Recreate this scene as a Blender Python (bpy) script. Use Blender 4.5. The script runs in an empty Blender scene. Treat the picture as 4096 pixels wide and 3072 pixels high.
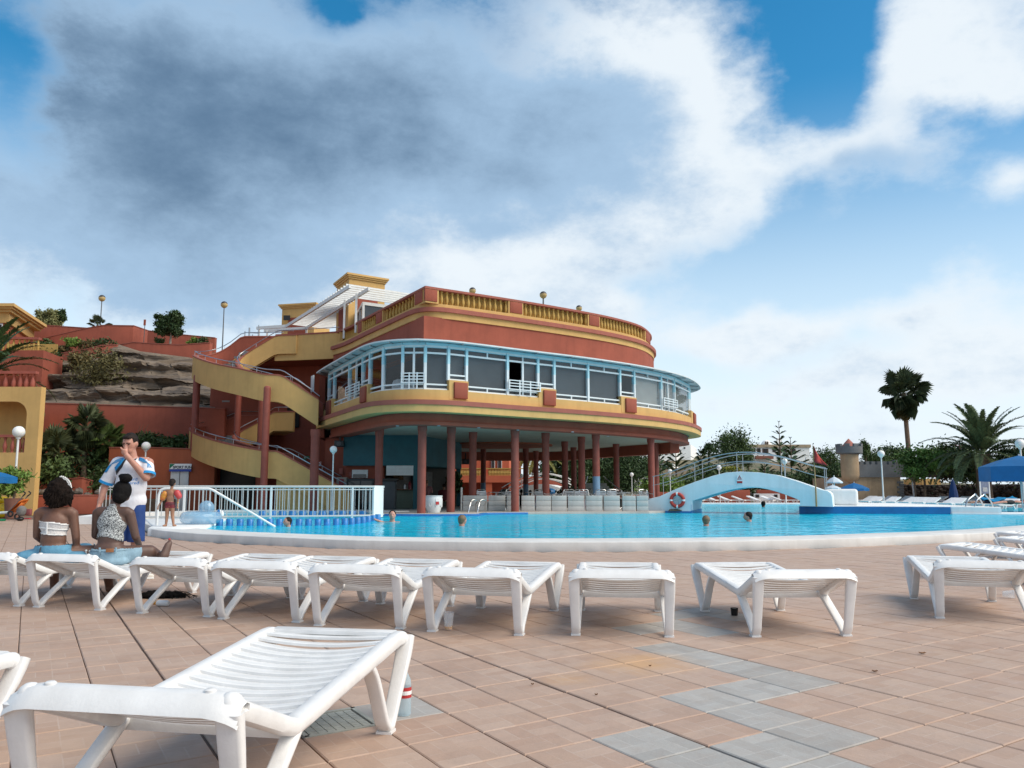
import bpy, bmesh, math, random
import numpy as np
from mathutils import Vector, Matrix, Euler
random.seed(7); rng=np.random.default_rng(11)
S=bpy.context.scene; C=S.collection
PI=math.pi
# ---------------------------------------------------------------- camera
FPX=3315.0; PITCH=math.radians(7.2); CAMH=1.1
cam=bpy.data.cameras.new('camera'); camo=bpy.data.objects.new('camera',cam); C.objects.link(camo)
camo.location=(0,0,CAMH); camo.rotation_euler=(PI/2+PITCH,0,0)
cam.sensor_width=36; cam.lens=FPX/4096*36; cam.clip_start=.05; cam.clip_end=3000
S.camera=camo
def dirk(u,v):
    x=(u-2048)/FPX; y=(1536-v)/FPX
    f=math.cos(PITCH)-y*math.sin(PITCH)
    return x/f,(math.sin(PITCH)+y*math.cos(PITCH))/f
def AY(u,v,Y):
    a,k=dirk(u,v); return Vector((a*Y,Y,CAMH+k*Y))
def AZ(u,v,z=0.0):
    a,k=dirk(u,v); Y=(z-CAMH)/k; return Vector((a*Y,Y,z))
# ---------------------------------------------------------------- sky, sun
SUN_EL=math.radians(46); SUN_AZ=math.radians(110)     # azimuth measured from +Y towards +X
w=bpy.data.worlds.new('World'); S.world=w; w.use_nodes=True
nt=w.node_tree; N=nt.nodes; LK=nt.links
for n in list(N): N.remove(n)
def nd(t,**k):
    n=N.new(t)
    for a,b in k.items(): setattr(n,a,b)
    return n
def mth(op,a,b=None,c=None,clamp=False):
    n=N.new('ShaderNodeMath'); n.operation=op; n.use_clamp=clamp
    for i,x in enumerate((a,b,c)):
        if x is None: continue
        if isinstance(x,(int,float)): n.inputs[i].default_value=x
        else: LK.new(x,n.inputs[i])
    return n.outputs[0]
def mixc(f,a,b):
    n=N.new('ShaderNodeMix'); n.data_type='RGBA'
    for s,x in ((0,f),(6,a),(7,b)):
        if isinstance(x,(int,float)): n.inputs[s].default_value=x
        elif isinstance(x,tuple): n.inputs[s].default_value=(*x,1)
        else: LK.new(x,n.inputs[s])
    return n.outputs[2]
def sstep(x,a,b):
    n=N.new('ShaderNodeMapRange'); n.interpolation_type='SMOOTHSTEP'
    LK.new(x,n.inputs[0]); n.inputs[1].default_value=a; n.inputs[2].default_value=b
    return n.outputs[0]
sky=nd('ShaderNodeTexSky',sky_type='NISHITA',sun_disc=False)
sky.sun_elevation=SUN_EL; sky.sun_rotation=SUN_AZ; sky.air_density=1.0; sky.dust_density=.6; sky.ozone_density=2.5
tc=nd('ShaderNodeTexCoord'); D=tc.outputs['Generated']
sx=nd('ShaderNodeSeparateXYZ'); LK.new(D,sx.inputs[0])
az=mth('ARCTAN2',sx.outputs[0],sx.outputs[1]); el=mth('ARCSINE',sx.outputs[2])
# warp so cloud outlines billow
nw=nd('ShaderNodeTexNoise'); nw.inputs['Scale'].default_value=5; nw.inputs['Detail'].default_value=6; LK.new(D,nw.inputs['Vector'])
sw=nd('ShaderNodeSeparateXYZ'); LK.new(nw.outputs['Color'],sw.inputs[0])
azw=mth('ADD',az,mth('MULTIPLY',mth('SUBTRACT',sw.outputs[0],.5),.20))
elw=mth('ADD',el,mth('MULTIPLY',mth('SUBTRACT',sw.outputs[1],.5),.13))
def px2ang(u,v):                       # 2212-wide picture coordinates -> azimuth, elevation (radians)
    a,k=dirk(u*1.8517,v*1.8517); return math.atan(a),math.atan(k/math.hypot(1,a))
def blobs(L):
    tot=None
    for (u,v,ru,rv,wt) in L:
        a0,e0=px2ang(u,v); ra=ru*1.8517/FPX; re=rv*1.8517/FPX
        dx=mth('MULTIPLY',mth('SUBTRACT',azw,a0),1/ra); dy=mth('MULTIPLY',mth('SUBTRACT',elw,e0),1/re)
        g=mth('EXPONENT',mth('MULTIPLY',mth('ADD',mth('MULTIPLY',dx,dx),mth('MULTIPLY',dy,dy)),-1.0))
        tot=mth('MULTIPLY_ADD',g,wt,tot if tot is not None else 0.0)
    return tot
mp=nd('ShaderNodeMapping'); mp.inputs['Scale'].default_value=(1,1,1.7); LK.new(D,mp.inputs['Vector'])
n1=nd('ShaderNodeTexNoise'); n1.inputs['Scale'].default_value=4.2; n1.inputs['Detail'].default_value=10; n1.inputs['Roughness'].default_value=.6; LK.new(mp.outputs[0],n1.inputs['Vector'])
n2=nd('ShaderNodeTexNoise'); n2.inputs['Scale'].default_value=12; n2.inputs['Detail'].default_value=8; n2.inputs['Roughness'].default_value=.66; LK.new(mp.outputs[0],n2.inputs['Vector'])
cover=blobs([
 (950,290,560,215,1.15),(380,300,480,210,1.0),(1400,320,230,190,.85),(1560,170,100,150,.55),(1420,60,250,110,.55),(560,90,520,80,.5),
 (150,530,520,170,.95),(700,590,560,130,.85),(1350,470,190,75,.65),(1060,600,150,50,.9),(1310,655,75,38,.75),
 (1840,330,170,72,.95),(1600,440,70,40,.2),(1720,250,60,50,-.35),(1700,450,60,60,-.25),(2100,60,170,120,.78),(2180,200,90,70,.6),(1950,170,80,70,.5),(2050,150,120,90,.3),(2175,400,105,60,.8),
 (1560,690,150,55,.9),(1800,700,210,42,.65),(2140,740,190,100,.8),(1700,830,420,50,.55),(2000,950,500,100,.5),
 (1790,90,75,150,-.62),(30,110,70,110,-.42),(740,5,70,30,-.62),(1800,555,300,45,-.45),(860,572,45,20,-.6),(245,430,50,35,-.45),(2040,250,90,40,-.3),(235,705,170,18,-.35),(70,200,140,190,-.35),(60,640,60,40,-.3),(520,470,70,30,-.3)])
dens=mth('ADD',cover,mth('ADD',mth('MULTIPLY',mth('SUBTRACT',n1.outputs[0],.5),1.7),mth('MULTIPLY',mth('SUBTRACT',n2.outputs[0],.5),.9)))
# outside the view broken cloud goes on, greyed to make the skylight less blue
away=sstep(mth('ABSOLUTE',az),.62,1.0)
up_=sstep(el,.60,.95)
out_=mth('ADD',away,up_,clamp=True)
dens=mth('ADD',dens,mth('MULTIPLY',out_,.42))
alpha=sstep(dens,.10,.95)
darkm=blobs([(900,265,600,190,.52),(430,290,330,150,.36),(1350,250,220,110,.20),(120,330,420,260,.30),(350,90,480,110,.26),(900,40,300,70,.14),(500,480,800,170,.18),(400,620,620,100,.20),(1850,365,150,35,.34),(1150,410,220,50,.12),(1640,200,110,200,-.28),(1500,60,150,80,-.15),(1060,590,150,50,-.18)])
darkm=mth('ADD',darkm,mth('MULTIPLY',out_,.36))
dk=mth('ADD',darkm,mth('ADD',mth('MULTIPLY',mth('SUBTRACT',n1.outputs[0],.5),.62),mth('MULTIPLY',mth('SUBTRACT',n2.outputs[0],.46),.50)))
dk=mth('MULTIPLY',dk,mth('ADD',.62,mth('MULTIPLY',sstep(dens,.30,1.1),.38)),clamp=True)
hz=sstep(el,.46,.02)
SK=.095
lum=mixc(sstep(dk,.30,1.0),mixc(sstep(dk,.0,.36),(6.0,6.5,6.9),(2.75,3.95,5.35)),(.84,1.45,2.3))
lum=mixc(mth('MULTIPLY',out_,.8),lum,mixc(dk,(5.6,5.75,5.9),(3.3,3.45,3.6)))
base=sky.outputs[0]
hs=nd('ShaderNodeHueSaturation'); hs.inputs['Saturation'].default_value=1.4; hs.inputs['Value'].default_value=1.12; hs.inputs['Hue'].default_value=.485; LK.new(base,hs.inputs['Color'])
skyc=mixc(mth('MULTIPLY',mth('POWER',hz,.85),.95),hs.outputs[0],(5.9,6.8,7.5))
outc=mixc(mth('MULTIPLY',alpha,.97),skyc,lum)
bg=nd('ShaderNodeBackground'); bg.inputs['Strength'].default_value=SK; LK.new(outc,bg.inputs[0])
wo=nd('ShaderNodeOutputWorld'); LK.new(bg.outputs[0],wo.inputs[0])
sl=bpy.data.lights.new('sun','SUN'); sl.energy=2.5; sl.angle=math.radians(50); sl.color=(1,.90,.74)
so=bpy.data.objects.new('sun',sl); C.objects.link(so)
sd=Vector((math.sin(SUN_AZ)*math.cos(SUN_EL),math.cos(SUN_AZ)*math.cos(SUN_EL),math.sin(SUN_EL)))
so.rotation_euler=(-sd).to_track_quat('-Z','Y').to_euler(); so.location=sd*80
S.view_settings.view_transform='Standard'; S.view_settings.look='None'; S.view_settings.gamma=1; S.view_settings.exposure=0.6
S.view_settings.use_curve_mapping=False
S.cycles.max_bounces=8; S.cycles.transparent_max_bounces=12; S.cycles.use_denoising=True
# ---------------------------------------------------------------- materials
MATS={}
def M(name,col,rough=.6,var=.1,scale=4.0,bump=0.0,bscale=60.0,metal=0.0,spec=.5,col2=None,vscale=None,alpha=None,trans=0,objrand=0.0,detail=5,stain=0.0,coat=0.0,sss=0):
    if name in MATS: return MATS[name]
    m=bpy.data.materials.new(name); m.use_nodes=True; t=m.node_tree; p=t.nodes['Principled BSDF']
    p.inputs['Roughness'].default_value=rough; p.inputs['Metallic'].default_value=metal; p.inputs['Specular IOR Level'].default_value=spec
    if coat: p.inputs['Coat Weight'].default_value=coat
    if trans: p.inputs['Transmission Weight'].default_value=trans
    if sss: p.inputs['Subsurface Weight'].default_value=sss; p.inputs['Subsurface Radius'].default_value=(.02,.008,.004)
    if alpha is not None: p.inputs['Alpha'].default_value=alpha
    g=t.nodes.new('ShaderNodeNewGeometry')
    no=t.nodes.new('ShaderNodeTexNoise'); no.inputs['Scale'].default_value=scale; no.inputs['Detail'].default_value=detail; no.inputs['Roughness'].default_value=.65
    t.links.new(g.outputs['Position'],no.inputs['Vector'])
    c2=col2 or tuple(min(1,c*(1-var*1.6)) for c in col)
    c1=col if col2 else tuple(min(1,c*(1+var)) for c in col)
    r=t.nodes.new('ShaderNodeMapRange'); r.inputs[1].default_value=.3; r.inputs[2].default_value=.7; t.links.new(no.outputs[0],r.inputs[0])
    mx=t.nodes.new('ShaderNodeMix'); mx.data_type='RGBA'; t.links.new(r.outputs[0],mx.inputs[0])
    mx.inputs[6].default_value=(*c2,1); mx.inputs[7].default_value=(*c1,1); out=mx.outputs[2]
    if stain:
        mpn=t.nodes.new('ShaderNodeMapping'); mpn.inputs['Scale'].default_value=(3.0,3.0,.35); t.links.new(g.outputs['Position'],mpn.inputs[0])
        ns=t.nodes.new('ShaderNodeTexNoise'); ns.inputs['Scale'].default_value=1.6; ns.inputs['Detail'].default_value=7; t.links.new(mpn.outputs[0],ns.inputs['Vector'])
        rs=t.nodes.new('ShaderNodeMapRange'); rs.inputs[1].default_value=.48; rs.inputs[2].default_value=.75; rs.inputs[4].default_value=stain; t.links.new(ns.outputs[0],rs.inputs[0])
        ms=t.nodes.new('ShaderNodeMix'); ms.data_type='RGBA'; ms.blend_type='MULTIPLY'; t.links.new(rs.outputs[0],ms.inputs[0]); t.links.new(out,ms.inputs[6]); ms.inputs[7].default_value=(.45,.4,.36,1); out=ms.outputs[2]
    if objrand:
        oi=t.nodes.new('ShaderNodeObjectInfo'); hv=t.nodes.new('ShaderNodeHueSaturation')
        rr=t.nodes.new('ShaderNodeMapRange'); rr.inputs[3].default_value=1-objrand; rr.inputs[4].default_value=1+objrand; t.links.new(oi.outputs['Random'],rr.inputs[0])
        t.links.new(rr.outputs[0],hv.inputs['Value']); t.links.new(out,hv.inputs['Color']); out=hv.outputs[0]
    t.links.new(out,p.inputs['Base Color'])
    if bump:
        nb=t.nodes.new('ShaderNodeTexNoise'); nb.inputs['Scale'].default_value=bscale; nb.inputs['Detail'].default_value=4; t.links.new(g.outputs['Position'],nb.inputs['Vector'])
        b=t.nodes.new('ShaderNodeBump'); b.inputs['Strength'].default_value=bump; b.inputs['Distance'].default_value=.02; t.links.new(nb.outputs[0],b.inputs['Height']); t.links.new(b.outputs[0],p.inputs['Normal'])
    MATS[name]=m; return m
RED=M('red_render',(.30,.074,.043),.85,.10,1.2,.25,45,stain=.22)
REDB=M('red_band_paint',(.33,.098,.068),.8,.08,2,.2,45,stain=.15)
REDD=M('red_column_paint',(.265,.064,.043),.62,.12,3,.2,40,stain=.18)
ORG=M('orange_red_render',(.37,.095,.04),.85,.10,1.2,.25,45,stain=.2)
YEL=M('ochre_render',(.60,.375,.135),.85,.07,1.0,.3,45,stain=.16)
YEL2=M('ochre_baluster',(.50,.315,.085),.8,.1,6,.2,50)
TEAL=M('teal_paint',(.012,.10,.125),.6,.15,1.5,.1,40)
CEIL=M('soffit_paint',(.36,.40,.335),.85,.08,1.5,.1,40,stain=.2)
SOF=M('soffit_green',(.30,.42,.34),.85,.08,1.5,.1,40)
WHT=M('white_paint',(.74,.75,.74),.55,.05,2,.08,40,stain=.14)
WHTP=M('white_plaster',(.78,.79,.785),.7,.05,1.3,.25,30,stain=.16)
FRAME=M('white_frame',(.68,.73,.75),.4,.04,3)
BLUEF=M('pale_blue_frame',(.40,.66,.74),.45,.05,3)
PLAS=M('white_plastic',(.80,.79,.775),.34,.05,7,.06,90,stain=.18,spec=.5)
STEEL=M('steel',(.55,.56,.57),.28,.08,8,metal=1)
GALV=M('grey_rail',(.42,.44,.46),.4,.1,8,metal=.7)
DARK=M('interior_shade',(.018,.016,.015),.8,.2,2)  # near-black colour stands in for the shade inside rooms and openings
BLK=M('black_plastic',(.012,.012,.013),.45,.2,5)
BLUET=M('blue_mosaic',(.015,.155,.42),.3,.15,12,.1,20,stain=.1)
PBLUE=M('pale_blue_column',(.16,.27,.40),.6,.1,3,.2,40,stain=.2)
# ---------------------------------------------------------------- mesh helpers
class MB:
    def __init__(s): s.v=[]; s.f=[]; s.mi=[]; s.cur=0
    def add(s,vs,fs):
        o=len(s.v); s.v+= [tuple(x) for x in vs]; s.f+=[tuple(i+o for i in f) for f in fs]; s.mi+=[s.cur]*len(fs)
    def box(s,c,d,rz=0,M3=None):
        hx,hy,hz=d[0]/2,d[1]/2,d[2]/2
        vs=[Vector((x,y,z)) for x in(-hx,hx) for y in(-hy,hy) for z in(-hz,hz)]
        R=M3 or Matrix.Rotation(rz,3,'Z'); vs=[R@v+Vector(c) for v in vs]
        s.add(vs,[(0,1,3,2),(4,6,7,5),(0,4,5,1),(2,3,7,6),(0,2,6,4),(1,5,7,3)])
    def bar(s,a,b,wd,ht,up=(0,0,1)):
        a=Vector(a); b=Vector(b); d=(b-a); L=d.length
        if L<1e-6: return
        d/=L; u=Vector(up); x=d.cross(u)
        if x.length<1e-4: x=Vector((1,0,0))
        x.normalize(); z=x.cross(d)
        R=Matrix((x,d,z)).transposed(); s.box((a+b)/2,(wd,L,ht),M3=R)
    def tube(s,pts,r,n=8,closed=False,caps=True):
        pts=[Vector(p) for p in pts]; k=len(pts); rs=r if isinstance(r,(list,tuple)) else [r]*k
        prev=None; vs=[]
        for i,p in enumerate(pts):
            if closed: t=pts[(i+1)%k]-pts[i-1]
            else: t=pts[min(i+1,k-1)]-pts[max(i-1,0)]
            t.normalize()
            if prev is None:
                u=Vector((0,0,1)) if abs(t.z)<.9 else Vector((1,0,0)); x=t.cross(u).normalized()
            else:
                x=prev-t*prev.dot(t); x.normalize()
            prev=x; y=t.cross(x)
            for j in range(n):
                a=2*PI*j/n; vs.append(p+(x*math.cos(a)+y*math.sin(a))*rs[i])
        fs=[]
        for i in range(k if closed else k-1):
            for j in range(n):
                a=i*n+j;b=i*n+(j+1)%n;c=((i+1)%k)*n+(j+1)%n;d=((i+1)%k)*n+j; fs.append((a,b,c,d))
        if caps and not closed: fs.append(tuple(range(n-1,-1,-1))); fs.append(tuple((k-1)*n+j for j in range(n)))
        s.add(vs,fs)
    def lathe(s,prof,c,n=12,sx=1,sy=1,cap=True):
        c=Vector(c); vs=[]
        for r,z in prof:
            for j in range(n):
                a=2*PI*j/n; vs.append(c+Vector((r*sx*math.cos(a),r*sy*math.sin(a),z)))
        fs=[]
        for i in range(len(prof)-1):
            for j in range(n): fs.append((i*n+j,i*n+(j+1)%n,(i+1)*n+(j+1)%n,(i+1)*n+j))
        if cap: fs.append(tuple(range(n-1,-1,-1))); fs.append(tuple((len(prof)-1)*n+j for j in range(n)))
        s.add(vs,fs)
    def ball(s,c,r,n=12,m=8,sz=1.0,z0=-1.0,z1=1.0):
        a0=math.asin(z0);a1=math.asin(z1)
        s.lathe([(max(r*math.cos(a0+(a1-a0)*i/m),1e-4),r*sz*math.sin(a0+(a1-a0)*i/m)) for i in range(m+1)],c,n)
    def prism(s,poly,z0,z1):
        n=len(poly); vs=[(p[0],p[1],z0) for p in poly]+[(p[0],p[1],z1) for p in poly]
        s.add(vs,[tuple(range(n-1,-1,-1)),tuple(range(n,2*n))]+[(i,(i+1)%n,n+(i+1)%n,n+i) for i in range(n)])
    def band(s,outer,inner,z0,z1,z0i=None,z1i=None,closed=False):
        n=len(outer); z0i=z0 if z0i is None else z0i; z1i=z1 if z1i is None else z1i
        vs=[]
        for o,i in zip(outer,inner): vs+=[(o[0],o[1],z0),(o[0],o[1],z1),(i[0],i[1],z1i),(i[0],i[1],z0i)]
        fs=[]
        for k in range(n if closed else n-1):
            a=4*k;b=4*((k+1)%n)
            for j in range(4): fs.append((a+j,b+j,b+(j+1)%4,a+(j+1)%4))
        if not closed: fs+=[(0,1,2,3),(4*n-1,4*n-2,4*n-3,4*n-4)]
        s.add(vs,fs)
    def sweep(s,path,sec,caps=True,ups=None):       # sec: list of (a,b): a across (horizontal), b up
        path=[Vector(p) for p in path]; k=len(path); n=len(sec); vs=[]
        for i,p in enumerate(path):
            t=(path[min(i+1,k-1)]-path[max(i-1,0)]).normalized(); u=Vector(ups[i]) if ups else Vector((0,0,1))
            x=t.cross(u).normalized(); z=x.cross(t)
            for a,b in sec: vs.append(p+x*a+z*b)
        fs=[(i*n+j,i*n+(j+1)%n,(i+1)*n+(j+1)%n,(i+1)*n+j) for i in range(k-1) for j in range(n)]
        if caps: fs.append(tuple(range(n-1,-1,-1))); fs.append(tuple((k-1)*n+j for j in range(n)))
        s.add(vs,fs)
    def grid(s,P):                                 # P[i][j] points
        n=len(P); m=len(P[0]); vs=[p for r in P for p in r]
        s.add(vs,[(i*m+j,i*m+j+1,(i+1)*m+j+1,(i+1)*m+j) for i in range(n-1) for j in range(m-1)])
    def mesh(s,name,mat,smooth=False,fix=True,angle=None):
        me=bpy.data.meshes.new(name); me.from_pydata(s.v,[],s.f); me.update()
        mats=mat if isinstance(mat,(list,tuple)) else [mat]
        for m in mats: me.materials.append(m)
        if len(mats)>1: me.polygons.foreach_set('material_index',s.mi)
        if fix:
            bm=bmesh.new(); bm.from_mesh(me); bmesh.ops.recalc_face_normals(bm,faces=bm.faces); bm.to_mesh(me); bm.free()
        if smooth:
            me.polygons.foreach_set('use_smooth',[True]*len(me.polygons))
            if angle: me.set_sharp_from_angle(angle=math.radians(angle))
        return me
    def build(s,name,mat,parent=None,smooth=False,bevel=0,seg=2,kind=None,fix=True,angle=40):
        me=s.mesh(name,mat,smooth,fix,angle if smooth else None)
        if bevel: bevel_mesh(me,bevel,seg)
        return link(name,me,parent,kind)
def bevel_mesh(me,r,seg=2):
    bm=bmesh.new(); bm.from_mesh(me); bmesh.ops.remove_doubles(bm,verts=bm.verts,dist=1e-5)
    es=[e for e in bm.edges if len(e.link_faces)==2 and e.calc_face_angle(0)>.6]
    bmesh.ops.bevel(bm,geom=es,offset=r,segments=seg,affect='EDGES',profile=.5,clamp_overlap=True)
    bm.to_mesh(me); bm.free(); me.polygons.foreach_set('use_smooth',[True]*len(me.polygons)); me.set_sharp_from_angle(angle=math.radians(50))
WM={}
def link(name,me,parent=None,kind=None):
    o=bpy.data.objects.new(name,me); C.objects.link(o)
    if parent is not None:
        o.parent=parent; o.matrix_parent_inverse=WM.get(parent.name,Matrix()).inverted()
    WM[o.name]=Matrix()
    if kind: o['kind']=kind
    return o
def tag(o,label,cat,group=None):
    o['label']=label; o['category']=cat
    if group: o['group']=group
    return o
def thing(name,label,cat,loc=(0,0,0),group=None,rz=0):
    o=bpy.data.objects.new(name,None); C.objects.link(o); o.empty_display_size=.2
    o.location=loc; o.rotation_euler=(0,0,rz); WM[o.name]=Matrix.Translation(loc)@Matrix.Rotation(rz,4,'Z')
    return tag(o,label,cat,group)
def dup(root,loc,rz,label,group=None,scale=1):
    def cp(o,p):
        c=o.copy(); C.objects.link(c)
        if p is not None: c.parent=p
        for ch in o.children: cp(ch,c)
        return c
    r=cp(root,None); r.location=loc; r.rotation_euler=(0,0,rz); r.scale=(scale,)*3; r['label']=label
    if group: r['group']=group
    return r
def spline(P,step=.4,closed=False):
    P=[np.array(p,float) for p in P]; n=len(P); out=[]
    for i in range(n if closed else n-1):
        g=(lambda k:P[k%n]) if closed else (lambda k:P[min(max(k,0),n-1)])
        p0,p1,p2,p3=g(i-1),g(i),g(i+1),g(i+2); L=np.linalg.norm(p2-p1); m=max(1,int(L/step))
        for j in range(m):
            t=j/m; out.append(.5*((2*p1)+(-p0+p2)*t+(2*p0-5*p1+4*p2-p3)*t*t+(-p0+3*p1-3*p2+p3)*t**3))
    if not closed: out.append(P[-1])
    return out
def offs(P,d):                                   # shift a 2-D polyline to its right-hand side by d
    n=len(P); o=[]
    for i in range(n):
        t=np.array(P[min(i+1,n-1)][:2])-np.array(P[max(i-1,0)][:2]); t=t/np.linalg.norm(t)
        o.append(np.array(P[i][:2])+d*np.array((t[1],-t[0])))
    return o
# ================================================================ ground, tiles, pool
VA=math.radians(120.0); UA=math.radians(34.5); TU=.37; TV=.368
ud=np.array((math.cos(UA),math.sin(UA))); vd=np.array((math.cos(VA),math.sin(VA)))
T0=np.array(AZ(2835,2983)[:2])                    # a tile corner on the wide dark joint
def tilemat(name,ca,cb,line,use_attr):
    m=bpy.data.materials.new(name); m.use_nodes=True; t=m.node_tree; nn=t.nodes; L=t.links; p=nn['Principled BSDF']
    p.inputs['Roughness'].default_value=.62; p.inputs['Specular IOR Level'].default_value=.35
    def mt(op,a,b=None):
        n=nn.new('ShaderNodeMath'); n.operation=op
        for i,x in enumerate((a,b)):
            if x is None: continue
            if isinstance(x,(int,float)): n.inputs[i].default_value=x
            else: L.new(x,n.inputs[i])
        return n.outputs[0]
    def mx(f,a,b,bl='MIX'):
        n=nn.new('ShaderNodeMix'); n.data_type='RGBA'; n.blend_type=bl
        for s,x in ((0,f),(6,a),(7,b)):
            if isinstance(x,(int,float)): n.inputs[s].default_value=x
            elif isinstance(x,tuple): n.inputs[s].default_value=(*x,1)
            else: L.new(x,n.inputs[s])
        return n.outputs[2]
    if use_attr: a=nn.new('ShaderNodeAttribute'); a.attribute_name='rnd'; rnd=a.outputs['Fac']
    else: a=nn.new('ShaderNodeObjectInfo'); rnd=a.outputs['Random']
    uv=nn.new('ShaderNodeUVMap'); sp=nn.new('ShaderNodeSeparateXYZ'); L.new(uv.outputs[0],sp.inputs[0])
    U=mt('MULTIPLY',sp.outputs[0],2); V=mt('MULTIPLY',sp.outputs[1],2)
    fu=mt('FRACT',U); fv=mt('FRACT',V); par=mt('MODULO',mt('ADD',mt('FLOOR',U),mt('FLOOR',V)),2)
    def edge(x,wd): return mt('LESS_THAN',mt('ABSOLUTE',mt('SUBTRACT',x,.5)),wd)
    cu=edge(fu,.018); cv=edge(fv,.018)
    mid=mt('ADD',mt('MULTIPLY',cu,par),mt('MULTIPLY',cv,mt('SUBTRACT',1,par)))
    eu=mt('GREATER_THAN',mt('ABSOLUTE',mt('SUBTRACT',fu,.5)),.482); ev=mt('GREATER_THAN',mt('ABSOLUTE',mt('SUBTRACT',fv,.5)),.482)
    ins=mt('MULTIPLY',mt('LESS_THAN',mt('ABSOLUTE',mt('SUBTRACT',sp.outputs[0],.5)),.462),mt('LESS_THAN',mt('ABSOLUTE',mt('SUBTRACT',sp.outputs[1],.5)),.462))
    ln=mt('MULTIPLY',mt('MINIMUM',mt('ADD',mid,mt('ADD',eu,ev)),1),ins)
    g=nn.new('ShaderNodeNewGeometry')
    def noise(sc,det=5,ro=.6):
        n=nn.new('ShaderNodeTexNoise'); n.inputs['Scale'].default_value=sc; n.inputs['Detail'].default_value=det; n.inputs['Roughness'].default_value=ro; L.new(g.outputs['Position'],n.inputs['Vector']); return n.outputs[0]
    def rg(x,a,b,c=0,d=1):
        n=nn.new('ShaderNodeMapRange'); L.new(x,n.inputs[0])
        for i,q in enumerate((a,b,c,d)): n.inputs[1+i].default_value=q
        return n.outputs[0]
    # each imprinted brick a little different
    bid=nn.new('ShaderNodeCombineXYZ'); half=mt('FLOOR',mt('MULTIPLY',mt('ADD',mt('MULTIPLY',fu,par),mt('MULTIPLY',fv,mt('SUBTRACT',1,par))),2))
    L.new(mt('ADD',mt('FLOOR',U),mt('MULTIPLY',rnd,57.3)),bid.inputs[0]); L.new(mt('ADD',mt('FLOOR',V),mt('MULTIPLY',half,7.1)),bid.inputs[1]); L.new(mt('MULTIPLY',rnd,13.7),bid.inputs[2])
    wn=nn.new('ShaderNodeTexWhiteNoise'); wn.noise_dimensions='3D'; L.new(bid.outputs[0],wn.inputs[0])
    c=mx(rg(mt('ADD',mt('MULTIPLY',wn.outputs[0],.45),mt('ADD',mt('MULTIPLY',rnd,.25),mt('MULTIPLY',noise(2.2,6),.5))),.25,.95),ca,cb)
    c=mx(mt('MULTIPLY',rg(noise(11,7,.7),.42,.72),.32),c,(.30,.22,.175))
    c=mx(mt('MULTIPLY',rg(noise(.55,4),.45,.75),.35),c,(.44,.29,.19))
    c=mx(mt('MULTIPLY',rg(noise(1.3,8,.7),.50,.78),.34),c,(.25,.185,.15))
    for px_,r_,k_ in STAINS:
        dn=nn.new('ShaderNodeVectorMath'); dn.operation='DISTANCE'; L.new(g.outputs['Position'],dn.inputs[0]); dn.inputs[1].default_value=(px_[0],px_[1],0)
        c=mx(mt('MULTIPLY',rg(mt('ADD',dn.outputs['Value'],mt('MULTIPLY',noise(3.5,4),.5)),r_+.25,.2,0,1),k_),c,(.62,.36,.16))
    c=mx(mt('MULTIPLY',ln,mt('MULTIPLY',rg(noise(3.1,4),.35,.65),.55)),c,line)
    L.new(c,p.inputs['Base Color'])
    L.new(rg(noise(6,4),.3,.7,.5,.75),p.inputs['Roughness'])
    b=nn.new('ShaderNodeBump'); b.inputs['Strength'].default_value=.5; b.inputs['Distance'].default_value=.004
    L.new(mt('SUBTRACT',noise(45,4),mt('MULTIPLY',ln,.8)),b.inputs['Height']); L.new(b.outputs[0],p.inputs['Normal'])
    return m
STAINS=[(AZ(2560,2650),.42,.75),(AZ(2270,2720),.22,.35),(AZ(300,2990),.5,.15)]
TA,TB,TL=(.415,.275,.205),(.49,.36,.285),(.56,.46,.39)
GA,GB,GL=(.33,.315,.295),(.43,.415,.39),(.55,.53,.50)
tm_i=tilemat('terracotta_tile',TA,TB,TL,False); tm_f=tilemat('terracotta_tile_field',TA,TB,TL,True); tg_i=tilemat('grey_tile',GA,GB,GL,False)
GROUT=M('tile_joint',(.17,.115,.088),.9,.3,3)
EARTH=M('deck_far',(.40,.28,.21),.85,.15,.6,.1,20)
gm=MB(); gm.box((0,1400,-.35),(6000,3200,.6)); ground=gm.build('ground',EARTH,kind='structure')
# patio: joint bed + tiles
bed=MB(); bed.prism([(-3,1.2),(14,1.2),(21,18.5),(21,28),(10,19.5),(0,16.4),(-8.6,20.2),(-15,33),(-15,36.6),(-32,36.6),(-22,14)],-.045,-.012)
patio=bed.build('patio',GROUT,kind='structure')
def pool_front(x):                                # outer foot of the pool kerb, y as a function of x
    return np.interp(x,[-14,-9.0,-8.4,-7,-5.9,-4.1,-2.9,-.66,.5,2.5,4.2,6.6,10.2,13,20],[30,21,19.6,18.0,17.2,16.1,15.45,14.95,14.85,14.95,15.2,16.1,18.0,20.2,26.5])
cells=[]
for i in range(-90,75):
    jit=random.uniform(-.05,.05)*TV
    for j in range(-40,125):
        c=T0+ud*(TU*(i+.5)-(.012 if i<0 else 0)-(.010 if i<-5 else 0)+(.004 if i>3 else 0))+vd*(TV*(j+.5)+jit)
        x,y=c
        if y<1.9 or y>36 or abs(x)>y*.66+1.0 or (y>20.5 and x>-8): continue
        if y>pool_front(x)-.02: continue
        cells.append((x*x*.35+y*y,i,j,c))
cells.sort(key=lambda q:q[0])
grey_pts=[c8 for c8 in ((3330,2935),(3060,2868),(3010,2990),(2760,2960),(2960,2800),(3025,2737),(3170,2705),(2945,2670),(2780,2640),(2640,2608),(2660,2450),(2770,2448),(2605,2505),(2740,2490),(2780,2530),(2850,2462),(3290,3030),(2700,3010),(2960,3050),(1610,2800),(1700,2815))]
greys=set()
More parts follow.
